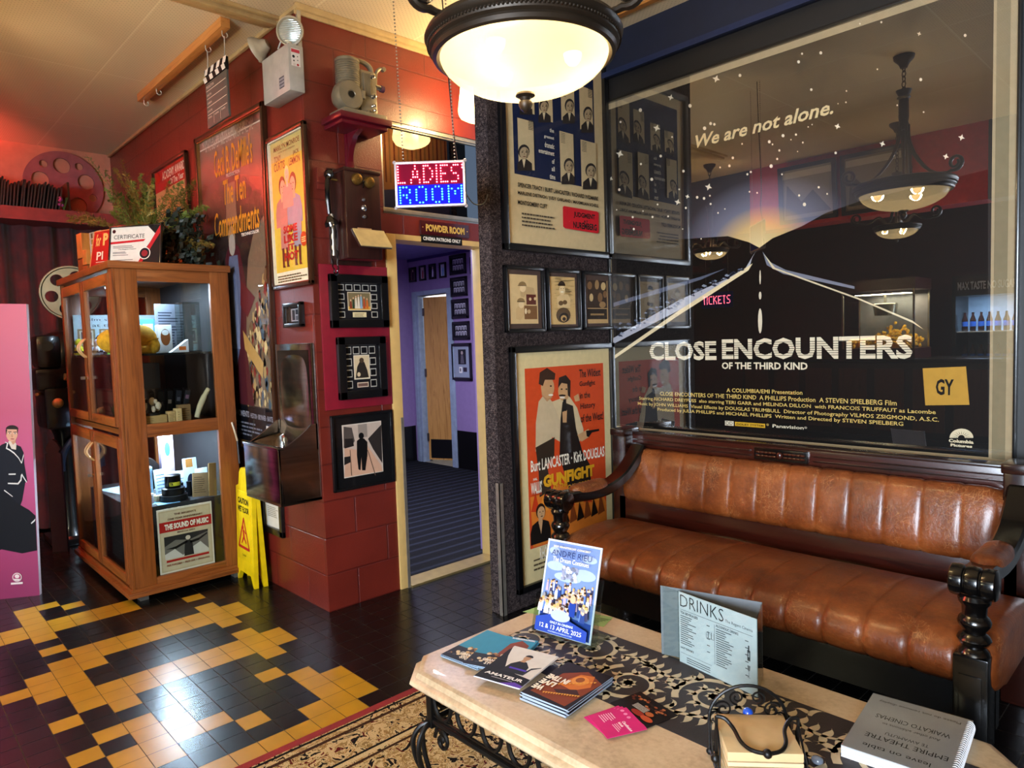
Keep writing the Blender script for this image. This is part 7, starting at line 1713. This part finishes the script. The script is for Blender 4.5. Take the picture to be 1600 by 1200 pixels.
fs_ = thing('film_strip_rack', 'upright rack of yellow and white film frames on the cabinet', 'rack', (-5.02, 1.17, CT), math.radians(10))
mb = MB()
for k in range(4): mb.box(-.075+k*.048, -.069+k*.048, -.006, .006, 0, .27, P('b8ae98'))
for k in range(8): mb.box(-.078, .078, -.004, .004, k*.038, k*.038+.006, P('b8ae98'))
mb.build('frame', fs_)
mb = MB()
for i in range(3):
    for k in range(7): mb.box(-.062+i*.048, -.030+i*.048, -.002, .002, k*.038+.008, k*.038+.036, P(['c9a93a', '8a7a3a', '5a5236', 'd9c060'][(i*2+k) % 4]))
mb.build('film_frames', fs_)
for k, (x, w_, h_, lb) in enumerate(((-5.28, .10, .29, 'tall orange brown wooden block on the cabinet left end'), (-5.17, .075, .17, 'shorter dark wooden block beside the tall one on the cabinet'))):
    simple('wooden_block', lb, 'block', (x, 1.18, CT), .1, lambda mb, w_=w_, h_=h_: (mb.box(-w_/2, w_/2, -.05, .05, 0, h_*.42, OAKZ, b=.003), mb.box(-w_/2-.006, w_/2, -.05, .05, h_*.42, h_*.45, wood('dark_walnut_band', '2a1408', '4a2810', 2)), mb.box(-w_/2, w_/2, -.05, .05, h_*.45, h_, wood('orange_block_wood', '8a4f1e', 'c07f3a', 2), b=.003)), 'wooden blocks on the cabinet')
# asparagus fern
pf_ = thing('potted_fern', 'big bushy asparagus fern on top of the display cabinet', 'plant', (-4.70, 1.38, CT))
mb = MB(); mb.lathe([(0, 0), (.075, 0), (.10, .14), (.105, .15), (.09, .15), (.085, .13), (0, .13)], P('15110f', .4), 24); mb.build('pot', pf_)
def m_leaf(nm, a, b_):
    m, t, b = base(nm); t.links.new(ramp(t, noise(t, coords(t), 6, 3), [(0.3, a), (0.7, b_)]), b.inputs['Base Color']); setin(b, Roughness=0.55); return m
LA, LB, LC = m_leaf('fern_green', '3f5a1c', '7d8a34'), m_leaf('fern_olive', '6a5a1e', '96823a'), m_leaf('ivy_dark', '0c1610', '1c2a1c')
rr = random.Random(21)
def frond(mb, p0, d, L_, m, droop, dens=26, nl=0.034):
    pts = []; p = Vector(p0); d = Vector(d).normalized()
    for k in range(13):
        if p.y > 0.24: p.y = 0.24
        pts.append(p.copy()); p = p+d*(L_/12); d = (d+Vector((rr.uniform(-.06, .06), rr.uniform(-.06, .06), -droop/12))).normalized()
    mb.tube(pts, [0.0022*(1-.7*k/12) for k in range(13)], m, 4)
    for k in range(dens):
        u = .18+.82*k/dens; i = min(11, int(u*12)); q = pts[i].lerp(pts[i+1], u*12-i); t = (pts[i+1]-pts[i]).normalized()
        for s_ in range(2):
            side = t.cross(Vector((rr.uniform(-1, 1), rr.uniform(-1, 1), rr.uniform(-1, 1)))).normalized(); l = nl*(1.15-u)*rr.uniform(.7, 1.5)+.010
            tip = q+(side+t*.7).normalized()*l
            for w_ in range(4):
                f = (w_+1)/4; b0 = q.lerp(tip, f); n2 = (side.cross(t)+t*rr.uniform(-.4, .9)+side*.3).normalized()*(.014+.008*rr.random()); sd = t.cross(n2).normalized()*.0019
                for sg in (1, -1): mb.add([b0-sd, b0+sd, b0+n2*sg], [(0, 1, 2)], m)
            sd = t.cross(side).normalized()*.0008; mb.add([q-sd, q+sd, tip], [(0, 1, 2)], m)
mb = MB()
for k in range(80):
    a = rr.random()*2*PI; e = rr.uniform(.15, 1.35); m = LA if rr.random() < .62 else LB
    frond(mb, (rr.uniform(-.05, .05), rr.uniform(-.05, .05), .13), (math.cos(a)*math.cos(e), math.sin(a)*math.cos(e)*.75, math.sin(e)), rr.uniform(.34, .64), m, rr.uniform(.4, 1.0))
mb.v = [(q[0], min(q[1], 0.325), q[2]) for q in mb.v]
kp = [i for i, f in enumerate(mb.f) if not any((mb.v[q][1] < -.07 and mb.v[q][2] < .29) or (mb.v[q][0] > .12 and mb.v[q][1] < .06 and mb.v[q][2] < .29) for q in f)]
mb.f = [mb.f[i] for i in kp]; mb.m = [mb.m[i] for i in kp]
mb.build('fern_fronds', pf_, sharp=0)
mb = MB()
for k in range(620):
    a = rr.random()*2*PI; r_ = rr.uniform(.05, .23); z = rr.uniform(.02, .26); c = Vector((.06+r_*math.cos(a), r_*math.sin(a)*.75, z)); n = Vector((rr.uniform(-1, 1), rr.uniform(-1, 1), rr.uniform(-.2, 1))).normalized(); x = n.orthogonal().normalized()*rr.uniform(.014, .026); y = n.cross(x.normalized())*x.length
    if (c.x**2+c.y**2 < .011 and z < .15) or (c.y < -0.04 and z < .24) or (c.x > .14 and c.y < .05): continue

    mb.add([c-x, c-y*.7, c+x*.2-y*.5, c+x*1.2, c+x*.2+y*.5, c+y*.7], [(0, 1, 2, 3, 4, 5)], LC)
for k in range(520):
    c = Vector((.22+rr.gauss(0, .075), .15+rr.gauss(0, .06), rr.uniform(.01, .34)-.0)); c.y = min(max(c.y, .03), .31); n = Vector((rr.uniform(-1, 1), rr.uniform(-1, 1), rr.uniform(-.2, 1))).normalized(); x = n.orthogonal().normalized()*rr.uniform(.014, .028); y = n.cross(x.normalized())*x.length
    mb.add([c-x, c-y*.7, c+x*.2-y*.5, c+x*1.2, c+x*.2+y*.5, c+y*.7], [(0, 1, 2, 3, 4, 5)], LC)
mb.build('ivy_leaves', pf_, sharp=0)

# =================================================================== FAR LEFT CORNER
SF = FX+0.50
sf = MB(); sf.box(FX, SF, -4.2, RY, 2.405, 2.50, mat('dusty_red_pelmet', '7a2f2c', 0.5, bmp=0.05)); struct(sf, 'trim_pelmet', sharp=0)
# curtain
def m_velvet():
    m, t, b = base('dark_red_velvet'); v = coords(t)
    t.links.new(ramp(t, noise(t, v, 8, 3), [(0.3, '2a0608'), (0.7, '520d10')]), b.inputs['Base Color']); setin(b, Roughness=0.85, Sheen_Weight=0.3); return m
ct = MB(); vs_, fs = [], []; n = 260
for i in range(n+1):
    y = -2.2+3.9*i/n; x = FX+0.22+0.035*math.sin(i*0.62)+0.012*math.sin(i*0.23)
    vs_ += [(x, y, 0.02), (x+0.004*math.sin(i), y, 2.404)]
for i in range(n): fs.append((2*i, 2*i+2, 2*i+3, 2*i+1))
ct.add(vs_, fs, m_velvet()); tag(ct.build('curtain', sharp=80), 'dark red velvet curtain hanging below the shelf in the far corner', 'curtain')
# row of slanted dark album sleeves in a low rack
SX = SF-0.10
rk = thing('sleeve_rack', 'low dark wooden rack on the high shelf holding leaning black sleeves', 'rack', (SX-0.10, 0.98, 2.50))
mb = MB(); mb.box(-0.11, 0.11, -0.34, -0.325, 0, 0.235, M_FBROWN); mb.box(-0.11, 0.11, 0.325, 0.34, 0, 0.235, M_FBROWN); mb.box(-0.11, 0.11, -0.34, 0.34, 0.0, 0.008, M_FBROWN); mb.build('frame', rk)
rr = random.Random(12); first = None
SL = 'black sleeves in the high rack'
for k in range(28):
    y = 0.98-0.305+k*0.0205; til = math.radians(-4-7*(k/30)+rr.uniform(-1, 1)); h_ = 0.195+rr.uniform(-.012, .012)+0.012*math.sin(k*0.9)
    if first is None:
        mb = MB(); mb.box(-0.10, 0.10, -0.0055, 0.0055, 0, 0.2, mat('black_sleeve', '15100f', 0.4), b=0.002); mb.box(0.0995, 0.101, -0.004, 0.004, 0.02, 0.18, mat('sleeve_spine', '2a201c', 0.5)); first = o = mb.build('album_sleeve')
    else: o = first.copy(); COL.objects.link(o)
    o.location = (SX-0.10, y+0.012, 2.513); o.rotation_euler = (til, 0, rr.uniform(-.03, .03)); o.scale = (1, 1, h_/0.2)
    tag(o, 'thin black sleeve leaning in the dark rack on the high shelf', 'sleeve', SL)
fw2 = MB()
for k in range(5): fw2.ball((0.02*k % .03, rr.uniform(-.03, .03), rr.uniform(0.02, .1)), 0.012, P('8a3a6a'), 8); fw2.tube([(0, 0, 0), (0.01, rr.uniform(-.03, .03), .1)], .002, P('3a5a2a'), 4)
tag(fw2.build('flower_sprig', loc=(SF-0.02, 1.26, 2.50)), 'small purple flower sprig at the right end of the sleeve rack', 'flower')
# wooden reel cut-outs on the wall
M_REEL = mat('mauve_painted_reel', '9a5a5e', 0.55)
def reel_disc(name, lbl, y, z, R_, th, m, holes, hub, x, rot=None, parent=None):
    N_ = 64; bm = bmesh.new()
    loops = [[(R_*math.cos(2*PI*k/N_), R_*math.sin(2*PI*k/N_)) for k in range(N_)]]
    for hx, hy, hr_ in holes: loops.append([(hx+hr_*math.cos(2*PI*k/24), hy+hr_*math.sin(2*PI*k/24)) for k in range(24)])
    es = []
    for lp in loops:
        vv = [bm.verts.new((a, 0, b_)) for a, b_ in lp]; es += [bm.edges.new((vv[k], vv[(k+1) % len(vv)])) for k in range(len(vv))]
    bmesh.ops.triangle_fill(bm, use_beauty=True, use_dissolve=False, edges=es)
    ext = bmesh.ops.extrude_face_region(bm, geom=list(bm.faces)); bmesh.ops.translate(bm, verts=[g for g in ext['geom'] if isinstance(g, bmesh.types.BMVert)], vec=(0, th, 0))
    bmesh.ops.recalc_face_normals(bm, faces=list(bm.faces)); bm.verts.index_update()
    mb = MB(); mb.add([tuple(v.co) for v in bm.verts], [tuple(v.index for v in f.verts) for f in bm.faces], m); bm.free()
    if hub: mb.tube([(R_*.985*math.cos(2*PI*k/48), -0.002, R_*.985*math.sin(2*PI*k/48)) for k in range(48)], 0.010, m, 6, closed=True); mb.lathe([(0, -0.004), (0.03, -0.004), (0.03, th+.004), (0, th+.004)], m, 18, M=Matrix.Rotation(-PI/2, 4, 'X'))
    return mb
HO = [(0.17*math.cos(a), 0.17*math.sin(a), 0.062) for a in (0.35, 1.62, 2.9, 4.1, 5.3)]+[(0.215*math.cos(a), 0.215*math.sin(a), 0.030) for a in (1.0, 2.25, 3.5, 4.7, 5.95)]
for y, lb in ((1.365, 'right of two large mauve film reel cut-outs on the red-lit wall'), (0.62, 'left of two large mauve film reel cut-outs, at the frame edge')):
    o = reel_disc('reel_cutout', lb, 0, 0, 0.285, 0.02, M_REEL, HO, False, 0).build('reel_cutout', loc=(FX+0.03, y, 2.775), rot=(0, 0, PI/2)); tag(o, lb, 'reel cut-out', 'reel cut-outs on the wall')
# old black projector with a grey reel
M_CAST = mat('black_cast_metal', '0c0b0b', 0.28, 0.2, bmp=0.1, bscale=60, coat=0.4)
M_PALEW = wood('pale_turned_wood', '8a6236', 'c09a62')
mp_ = thing('antique_projector', 'old black cast metal cinema projector behind the cabinet and pink display', 'projector', (-6.05, 1.12, 0))
mb = MB(); mb.box(-0.20, 0.20, -0.16, 0.16, 0, 0.05, M_CAST, b=0.015); mb.lathe([(0.11, 0.05), (0.075, 0.12), (0.065, 0.5), (0.075, 0.80), (0.10, 0.86)], M_CAST, 22); mb.build('pedestal', mp_)
mb = MB(); mb.box(-0.17, 0.19, -0.15, 0.13, 0.86, 1.16, M_CAST, b=0.03); mb.box(-0.10, 0.16, -0.19, 0.09, 1.14, 1.30, M_CAST, b=0.03); mb.ball((0.02, 0.02, 1.40), 0.185, M_CAST, 26, (0.9, 1.0, 0.95)); mb.box(-0.02, 0.20, -0.18, -0.02, 1.30, 1.54, M_CAST, b=0.045); mb.build('mechanism_body', mp_)
mb = MB(); mb.cyl((0.17, 0.10, 1.40), (0.22, 0.11, 1.40), 0.055, M_CAST, 22); mb.cyl((0.22, 0.11, 1.40), (0.228, 0.11, 1.40), 0.040, mat('dark_lens_glass', '050508', 0.05), 22); mb.cyl((0.15, -0.1, 1.46), (0.21, -0.11, 1.46), 0.035, M_CAST, 18); mb.build('lens', mp_)
for p, q, r_ in (((0.14, -0.06, 1.05), (0.20, -0.075, 1.05), 0.036), ((0.10, -0.16, 1.12), (0.18, -0.19, 1.12), 0.012)):
    mb = MB(); mb.cyl(p, q, 0.008 if r_ > .02 else .012, M_PALEW, 10)
    if r_ > .02: mb.ball((q[0]+0.02, q[1], q[2]), r_, M_PALEW, 18)
    mb.build('wooden_knob', mp_)
mb = MB(); mb.tube([(0.19, -0.02, 1.235), (0.19, 0.14, 1.22)], 0.026, M_PALEW, 10); mb.build('wooden_handle', mp_)
mb = MB(); mb.tube([(0.16, 0.06-0.13*math.cos(a), 0.55+0.24*math.sin(a)) for a in [PI*k/16 for k in range(17)]], 0.022, mat('blue_grey_guard', '2a3446', 0.3, 0.4), 10); mb.build('drive_guard', mp_)
M_GREY = mat('grey_reel_metal', '56523f', 0.35, 0.5)
RH = [(0.125*math.cos(a), 0.125*math.sin(a), 0.042) for a in (0.2, 1.25, 2.3, 3.35, 4.4, 5.45)]
o = reel_disc('film_reel', '', 0, 0, 0.195, 0.012, M_GREY, RH, True, 0).build('film_reel', mp_, loc=(0.05, 0.09, 1.85), rot=(0, 0, PI/2-0.3))
mb = MB(); mb.box(0.0, 0.03, 0.055, 0.095, 1.42, 1.84, M_CAST, b=0.008); mb.box(0.0, 0.03, 0.0, 0.19, 1.42, 1.46, M_CAST); mb.build('reel_bracket', mp_)
# picket post
pkt = MB(); pkt.prism([(-.05, 0), (.05, 0), (.05, .70), (.035, .71), (.05, .735), (.03, .775), (0, .805), (-.03, .775), (-.05, .735), (-.035, .71), (-.05, .70)], -.012, .012, mat('plum_picket_paint', '2c1622', 0.6, bmp=0.15)); tag(pkt.build('picket', loc=(-5.76, 0.985, 0), rot=(0, 0, PI/2-.6), sharp=25), 'plum painted pointed picket between the pink display and cabinet', 'picket')
for k, (y, z, s_, c) in enumerate(((0.99, 0.16, .030, 'b9c4a8'), (1.06, 0.29, .016, 'a8c8f0'))):
    pass
# pink cardboard display
pA, pB = Vector((-4.895, 0.538, 0)), Vector((-4.803, 0.699, 0)); dv = (pB-pA).normalized(); wS = 0.62; pC = pB-dv*(wS/2)
yaw_s = math.atan2(dv.y, dv.x)
std = thing('cardboard_display', 'tall pink cardboard display with a printed dark-suited person, left edge', 'display', (pC.x, pC.y, 0), yaw_s, rot=(0, math.radians(1.6), yaw_s))
HS = 1.70
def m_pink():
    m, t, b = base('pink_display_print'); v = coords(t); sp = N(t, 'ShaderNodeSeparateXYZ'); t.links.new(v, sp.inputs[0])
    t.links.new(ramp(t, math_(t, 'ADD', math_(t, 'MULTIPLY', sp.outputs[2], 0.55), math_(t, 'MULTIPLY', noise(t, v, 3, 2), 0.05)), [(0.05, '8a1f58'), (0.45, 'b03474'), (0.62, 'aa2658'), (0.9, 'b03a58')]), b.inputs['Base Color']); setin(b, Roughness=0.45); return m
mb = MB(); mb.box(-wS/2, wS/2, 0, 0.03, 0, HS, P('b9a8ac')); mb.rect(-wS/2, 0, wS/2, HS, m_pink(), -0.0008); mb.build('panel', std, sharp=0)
def lS(x, y):
    d = ray(x, y); nrm = Vector((dv.y, -dv.x, 0)); t = nrm.dot(pC)/nrm.dot(d); q = d*t+Vector((0, 0, EYE)); return ((q-pC).dot(dv), q.z)
mb = MB(); lay = 0
def g4(pts, c):
    global lay
    lay += 1; hw = wS/2-0.002
    mb.poly([(min(hw, lS(x/4, 640+y/4)[0]), lS(x/4, 640+y/4)[1]) for x, y in pts], P(c), -0.0016-0.0002*lay)
NV = '0c0d16'
g4([(-60, 900), (-60, 480), (5, 500), (60, 540), (110, 590), (165, 620), (229, 652), (234, 870), (130, 892), (0, 870)], NV)
g4([(-70, 480), (-60, 250), (-20, 215), (20, 198), (40, 210), (75, 215), (100, 225), (118, 260), (125, 330), (148, 440), (135, 450), (120, 560), (110, 590), (0, 510)], '11131f')
g4([(20, 198), (42, 240), (70, 245), (72, 210), (60, 190), (30, 185)], 'd0c4bc'); g4([(35, 190), (30, 160), (70, 160), (66, 200), (50, 215)], 'c09078')
g4(ell(42, 145, 37, 50), 'd0a088'); g4(ell(42, 118, 40, 26, 14, PI, 2*PI), '241a18'); g4([(2, 120), (6, 160), (12, 120)], '241a18'); g4([(80, 120), (77, 150), (72, 118)], '241a18')
for x in (28, 62): g4(ell(x, 143, 8, 4, 8), 'f0e8e4'); g4(ell(x, 143, 4, 4, 8), '1a1414'); g4([(x-11, 133), (x+11, 131), (x+11, 135), (x-11, 137)], '241a18')
g4([(42, 145), (50, 166), (40, 168)], 'b08068'); g4(ell(47, 178, 13, 4, 8), 'a05a58')
WT = 'd8d8dc'
for pts in ([(0, 200), (14, 205), (8, 240), (30, 250), (60, 270), (90, 300), (108, 330), (112, 328), (92, 294), (62, 262), (34, 243), (16, 235), (22, 204), (4, 196)], [(112, 328), (122, 280), (120, 270), (108, 322)], [(30, 395), (75, 393), (75, 401), (30, 403)], [(108, 400), (106, 430), (90, 452), (28, 452), (28, 460), (94, 461), (113, 436), (115, 400)], [(114, 392), (148, 445), (144, 448), (110, 400)], [(5, 502), (60, 540), (62, 536), (8, 496)], [(180, 700), (200, 680), (229, 670), (229, 676), (204, 688), (184, 706)]): g4(pts, WT)
g4(ell(105, 1040, 30, 28, 20), 'd8c8d0'); g4(ell(105, 1040, 24, 22, 20), 'a83a70'); g4(ell(105, 1034, 15, 12), 'e8dce2'); g4([(85, 1050), (125, 1050), (118, 1060), (92, 1060)], 'e8dce2'); g4([(68, 1075), (142, 1068), (142, 1080), (68, 1087)], 'e8dce2')
mb.build('printed_person', std, sharp=0)
mb = MB()
for cx, cy, r_ in ((40, -250, 22), (-5, -420, 26), (44, -60, 16)):
    for k in range(5):
        a = 2*PI*k/5+.3
        pts = [lS((cx+r_*1.3*math.cos(a)+r_*math.cos(b_))/1.0, 0) for b_ in ()]
        ring = [((cx+r_*0.9*math.cos(a)+r_*0.7*math.cos(2*PI*q/14)), 640+(cy+r_*0.9*math.sin(a)+r_*0.7*math.sin(2*PI*q/14))*0.5) for q in range(14)]
        l3 = [lS(*p) for p in ring]
        if max(p[0] for p in l3) < wS/2 and max(p[1] for p in l3) < HS: mb.tube([(p[0], -0.0012, p[1]) for p in l3], 0.0012, P('dc8aa8'), 4, closed=True)
mb.build('flower_outlines', std)

# =================================================================== BACK OF THE SCREEN WALL (mirrored in the transom)
rt = thing('framed_poster', 'brown striped poster on the rear of the carpeted screen, mirrored in the transom', 'poster', (PX-0.0905, 2.86, 2.24), -PI/2)
mb = MB(); mb.box(-.31, .31, -.02, -.001, 0, .62, M_FBLACK, b=.004); mb.build('frame', rt)
mb = MB(); mb.rect(-.29, .02, .29, .60, P('8a5a38'), -.0206)
for k in range(16): mb.rect(-.28+k*.036, .22, -.266+k*.036, .59, P(['5a2a1c', '6a4a30'][k % 2]), -.0210)
mb.poly([(-.29, .02), (.29, .02), (.29, .16), (-.05, .22), (-.29, .12)], P('3a3a5a'), -.0210); mb.build('print', rt, sharp=0)

# =================================================================== RUG
def m_rug():
    m, t, b = base('persian_rug_pile'); v = coords(t)
    sp = N(t, 'ShaderNodeSeparateXYZ'); t.links.new(v, sp.inputs[0])
    n1 = noise(t, v, 11, 3, 0.6, 2.2); n2 = noise(t, v, 26, 2, 0.5, 1.5); n3 = noise(t, v, 240, 2)
    body = ramp(t, n1, [(0.0, '15100e'), (0.40, '15100e'), (0.405, 'c4ac7e'), (0.50, 'd0ba8c'), (0.505, '8f7446'), (0.56, 'bda472'), (0.60, '6a3a26'), (0.62, 'c8b284')], 'CONSTANT')
    acc = math_(t, 'GREATER_THAN', n2, 0.66)
    body = mixc(t, acc, body, '5a1512')
    acc2 = math_(t, 'LESS_THAN', n2, 0.34)
    body = mixc(t, acc2, body, '14100e')
    # borders measured from the left edge
    d = math_(t, 'SUBTRACT', sp.outputs[0], -2.235)
    for a, w_, c in ((0.012, 0.006, '14100e'), (0.05, 0.008, '3a2416'), (0.20, 0.006, '14100e'), (0.215, 0.010, 'c8b284'), (0.24, 0.006, '3a2416')):
        band = math_(t, 'LESS_THAN', math_(t, 'ABSOLUTE', math_(t, 'SUBTRACT', d, a)), w_); body = mixc(t, band, body, c)
    t.links.new(mixc(t, math_(t, 'MULTIPLY', n3, 0.5), body, '8a7450', 'MULTIPLY'), b.inputs['Base Color'])
    setin(b, Roughness=0.95, Specular_IOR_Level=0.1); bump(t, b, n3, 0.7, 0.006); return m
rg = thing('rug', 'cream black and red patterned rug under the coffee table', 'rug', (-1.0, 0.3, 0))
mb = MB(); mb.box(-2.235, 1.4, -1.8, 1.60, 0.0005, 0.012, m_rug()); mb.build('pile', rg, world=False, loc=(1.0, -0.3, 0))
mb = MB(); mb.box(-2.275, -2.235, -1.8, 1.60, 0.0005, 0.010, mat('crimson_rug_binding', '7a1012', 0.9, bmp=0.4, bscale=300)); mb.build('binding', rg, loc=(1.0, -0.3, 0))
mb = MB(); rr = random.Random(2)
for k in range(260):
    x = -2.23+k*0.014; mb.tube([(x, 1.598, 0.008), (x+rr.uniform(-.008, .008), 1.63, 0.006), (x+rr.uniform(-.012, .012), 1.655, 0.003)], 0.002, P('8a744a', .9), 4)
f_o = mb.build('fringe', rg, loc=(1.0, -0.3, 0)); f_o['kind'] = 'stuff'

# =================================================================== FOYER BEHIND THE VIEWER (seen in the glass reflections)
M_CNT = mat('dark_counter_panel', '140c0a', 0.4)
cn = thing('concession_counter', 'dark long concession counter reflected in the big poster glass', 'counter', (-2.9, -2.9, 0))
mb = MB(); mb.box(-1.9, 1.9, -0.35, 0.35, 0.08, 0.98, M_CNT, b=0.01)
for k in range(9): mb.box(-1.85+k*0.42, -1.52+k*0.42, 0.35, 0.362, 0.16, 0.9, wood('counter_slat_wood', '2a140a', '4a2814', 2))
mb.box(-1.86, 1.86, -0.3, 0.3, 0.0, 0.08, M_BLACKP); mb.build('body', cn)
mb = MB(); mb.box(-1.95, 1.95, -0.38, 0.40, 0.98, 1.02, mat('counter_top_laminate', '1d1714', 0.2), b=0.006); mb.build('worktop', cn)
pm = thing('popcorn_machine', 'lit popcorn machine on the counter, reflected in the big poster', 'popcorn machine', (-3.05, -2.85, 1.02))
mb = MB(); mb.box(-0.42, 0.42, -0.3, 0.3, 0, 0.12, mat('popcorn_machine_red', '3a0d0c', 0.3)); mb.box(-0.42, 0.42, -0.3, 0.3, 0.82, 0.95, mat('popcorn_machine_red', '3a0d0c'))
for x in (-0.41, 0.39):
    for y in (-0.29, 0.27): mb.box(x, x+0.02, y, y+0.02, 0.12, 0.82, mat('projector_chrome', 'a8a294'))
mb.box(-0.40, 0.40, -0.30, -0.29, 0.12, 0.82, mat('machine_back_steel', '6a6a70', 0.4, 0.6)); mb.build('case', pm)
mb = MB(); mb.box(-0.40, 0.40, 0.288, 0.292, 0.12, 0.82, CG); mb.build('glass', pm)
mb = MB(); mb.lathe([(0, 0.52), (0.12, 0.52), (0.14, 0.66), (0.13, 0.67), (0, 0.66)], mat('projector_chrome', 'a8a294'), 22); mb.cyl((0, 0, 0.66), (0, 0, 0.82), 0.015, mat('projector_chrome', 'a8a294'), 10); mb.build('kettle', pm)
mb = MB(); rr = random.Random(7); M_POP = mat('yellow_popcorn', 'e0b02a', 0.7)
for k in range(520):
    x, y = rr.uniform(-.37, .37), rr.uniform(-.26, .27); z = 0.13+rr.random()*(0.10+0.22*math.exp(-((x-.12)**2+y*y)/.03)); mb.ball((x, y, z), rr.uniform(.014, .024), M_POP, 6)
po = mb.build('popcorn', pm); po['kind'] = 'stuff'
light('popcorn_machine_lamp', 'AREA', (-3.05, -2.80, 1.80), 34, (1.0, 0.86, 0.55), 0.6, 0.3, rot=(0, 0, 0))
fg_ = thing('drinks_fridge', 'lit drinks fridge behind the counter, reflected at the poster right side', 'fridge', (-2.15, -3.85, 0))
mb = MB(); mb.box(-0.36, 0.36, -0.3, 0.3, 0.0, 0.12, M_BLACKP); mb.box(-0.36, -0.32, -0.3, 0.3, 0.12, 2.0, M_BLACKP); mb.box(0.32, 0.36, -0.3, 0.3, 0.12, 2.0, M_BLACKP); mb.box(-0.36, 0.36, -0.3, 0.3, 1.75, 2.0, M_BLACKP); mb.box(-0.32, 0.32, -0.3, -0.28, 0.12, 1.75, mat('fridge_liner', '9ab4d0', 0.5)); 
for z in (0.5, 0.9, 1.3): mb.box(-0.32, 0.32, -0.28, 0.25, z, z+0.012, M_WHITE)
mb.build('case', fg_)
mb = MB(); mb.text('MAX TASTE NO SUGAR', -0.3, 1.82, 0.3, 1.92, P('d9e4f0'), 0.301, 0.03); mb.build('header_lettering', fg_, sharp=0)
BT = 'bottles in the reflected fridge'; f0 = None
for z in (0.512, 0.912, 1.312):
    for k in range(7):
        if f0 is None:
            mb = MB(); mb.lathe([(0, 0), (.032, 0), (.034, .02), (.034, .14), (.014, .20), (.014, .235), (0, .235)], mat('bottle_dark', '2a1414', 0.1), 12); mb.lathe([(.0345, .06), (.0345, .12)], P('2a5ab0'), 12); f0 = o = mb.build('bottle')
        else: o = f0.copy(); COL.objects.link(o)
        o.location = (-2.15-.26+k*.087, -3.72, z); tag(o, 'dark drink bottle on a shelf of the reflected fridge', 'bottle', BT)
light('fridge_lamp', 'AREA', (-2.15, -3.60, 1.72), 14, (0.6, 0.8, 1.0), 0.5, 0.2, aim=(-2.15, -3.75, 0.8))
tk = thing('tickets_sign', 'small red light-up tickets sign reflected at the poster left edge', 'sign', (-5.95, -3.9, 1.80), PI)
mb = MB(); mb.box(-0.28, 0.28, -0.015, 0.015, 0, 0.26, mat('sign_board_blue', '0a0a3c'), b=0.004); mb.build('board', tk)
LET.update({'T': ['###', '.#.', '.#.', '.#.', '.#.', '.#.', '.#.'], 'C': ['.###', '#...', '#...', '#...', '#...', '#...', '.###'], 'K': ['#..#', '#.#.', '##..', '##..', '#.#.', '#..#', '#..#']})
leds('TICKETS', -0.24, 0.24, 0.07, 0.19, M_LR, 'red_lettering', tk, -0.018, 0.008, mirror=True)
mb = MB(); mb.tube([(-0.2, 0, 0.26), (-0.2, 0, CEIL-1.80)], 0.003, M_CHAIN, 6); mb.tube([(0.2, 0, 0.26), (0.2, 0, CEIL-1.80)], 0.003, M_CHAIN, 6); mb.build('chain', tk)
# posters leaning on the bulkhead
for k, (x0, x1, lb, c) in enumerate(((-3.28, -2.71, 'wide framed grey poster on the bulkhead, left in the reflection', '8a8278'), (-2.67, -2.06, 'wide framed grey brown poster on the bulkhead, right in the reflection', '7f7464'))):
    rt = thing('framed_poster', lb, 'poster', ((x0+x1)/2, -0.540, 2.47), PI, 'posters on the bulkhead', rot=(math.radians(5), 0, PI))
    w_ = x1-x0; mb = MB()
    for a, b_, z0, z1 in ((-w_/2, w_/2, 0, .04), (-w_/2, w_/2, .52, .56), (-w_/2, -w_/2+.04, 0, .56), (w_/2-.04, w_/2, 0, .56)): mb.box(a, b_, -.03, -.004, z0, z1, M_FBLACK, b=.004)
    mb.build('frame', rt); mb = MB(); mb.box(-w_/2+.03, w_/2-.03, -.012, -.005, .03, .53, P(c)); mb.rect(-w_*.42, .44, w_*.42, .50, P('b8b0a0'), -.0126); mb.poly([(-w_*.4, .08), (-w_*.1, .30), (w_*.1, .20), (w_*.35, .38), (w_*.4, .08)], P('4a443c'), -.0126); mb.build('print', rt, sharp=0)
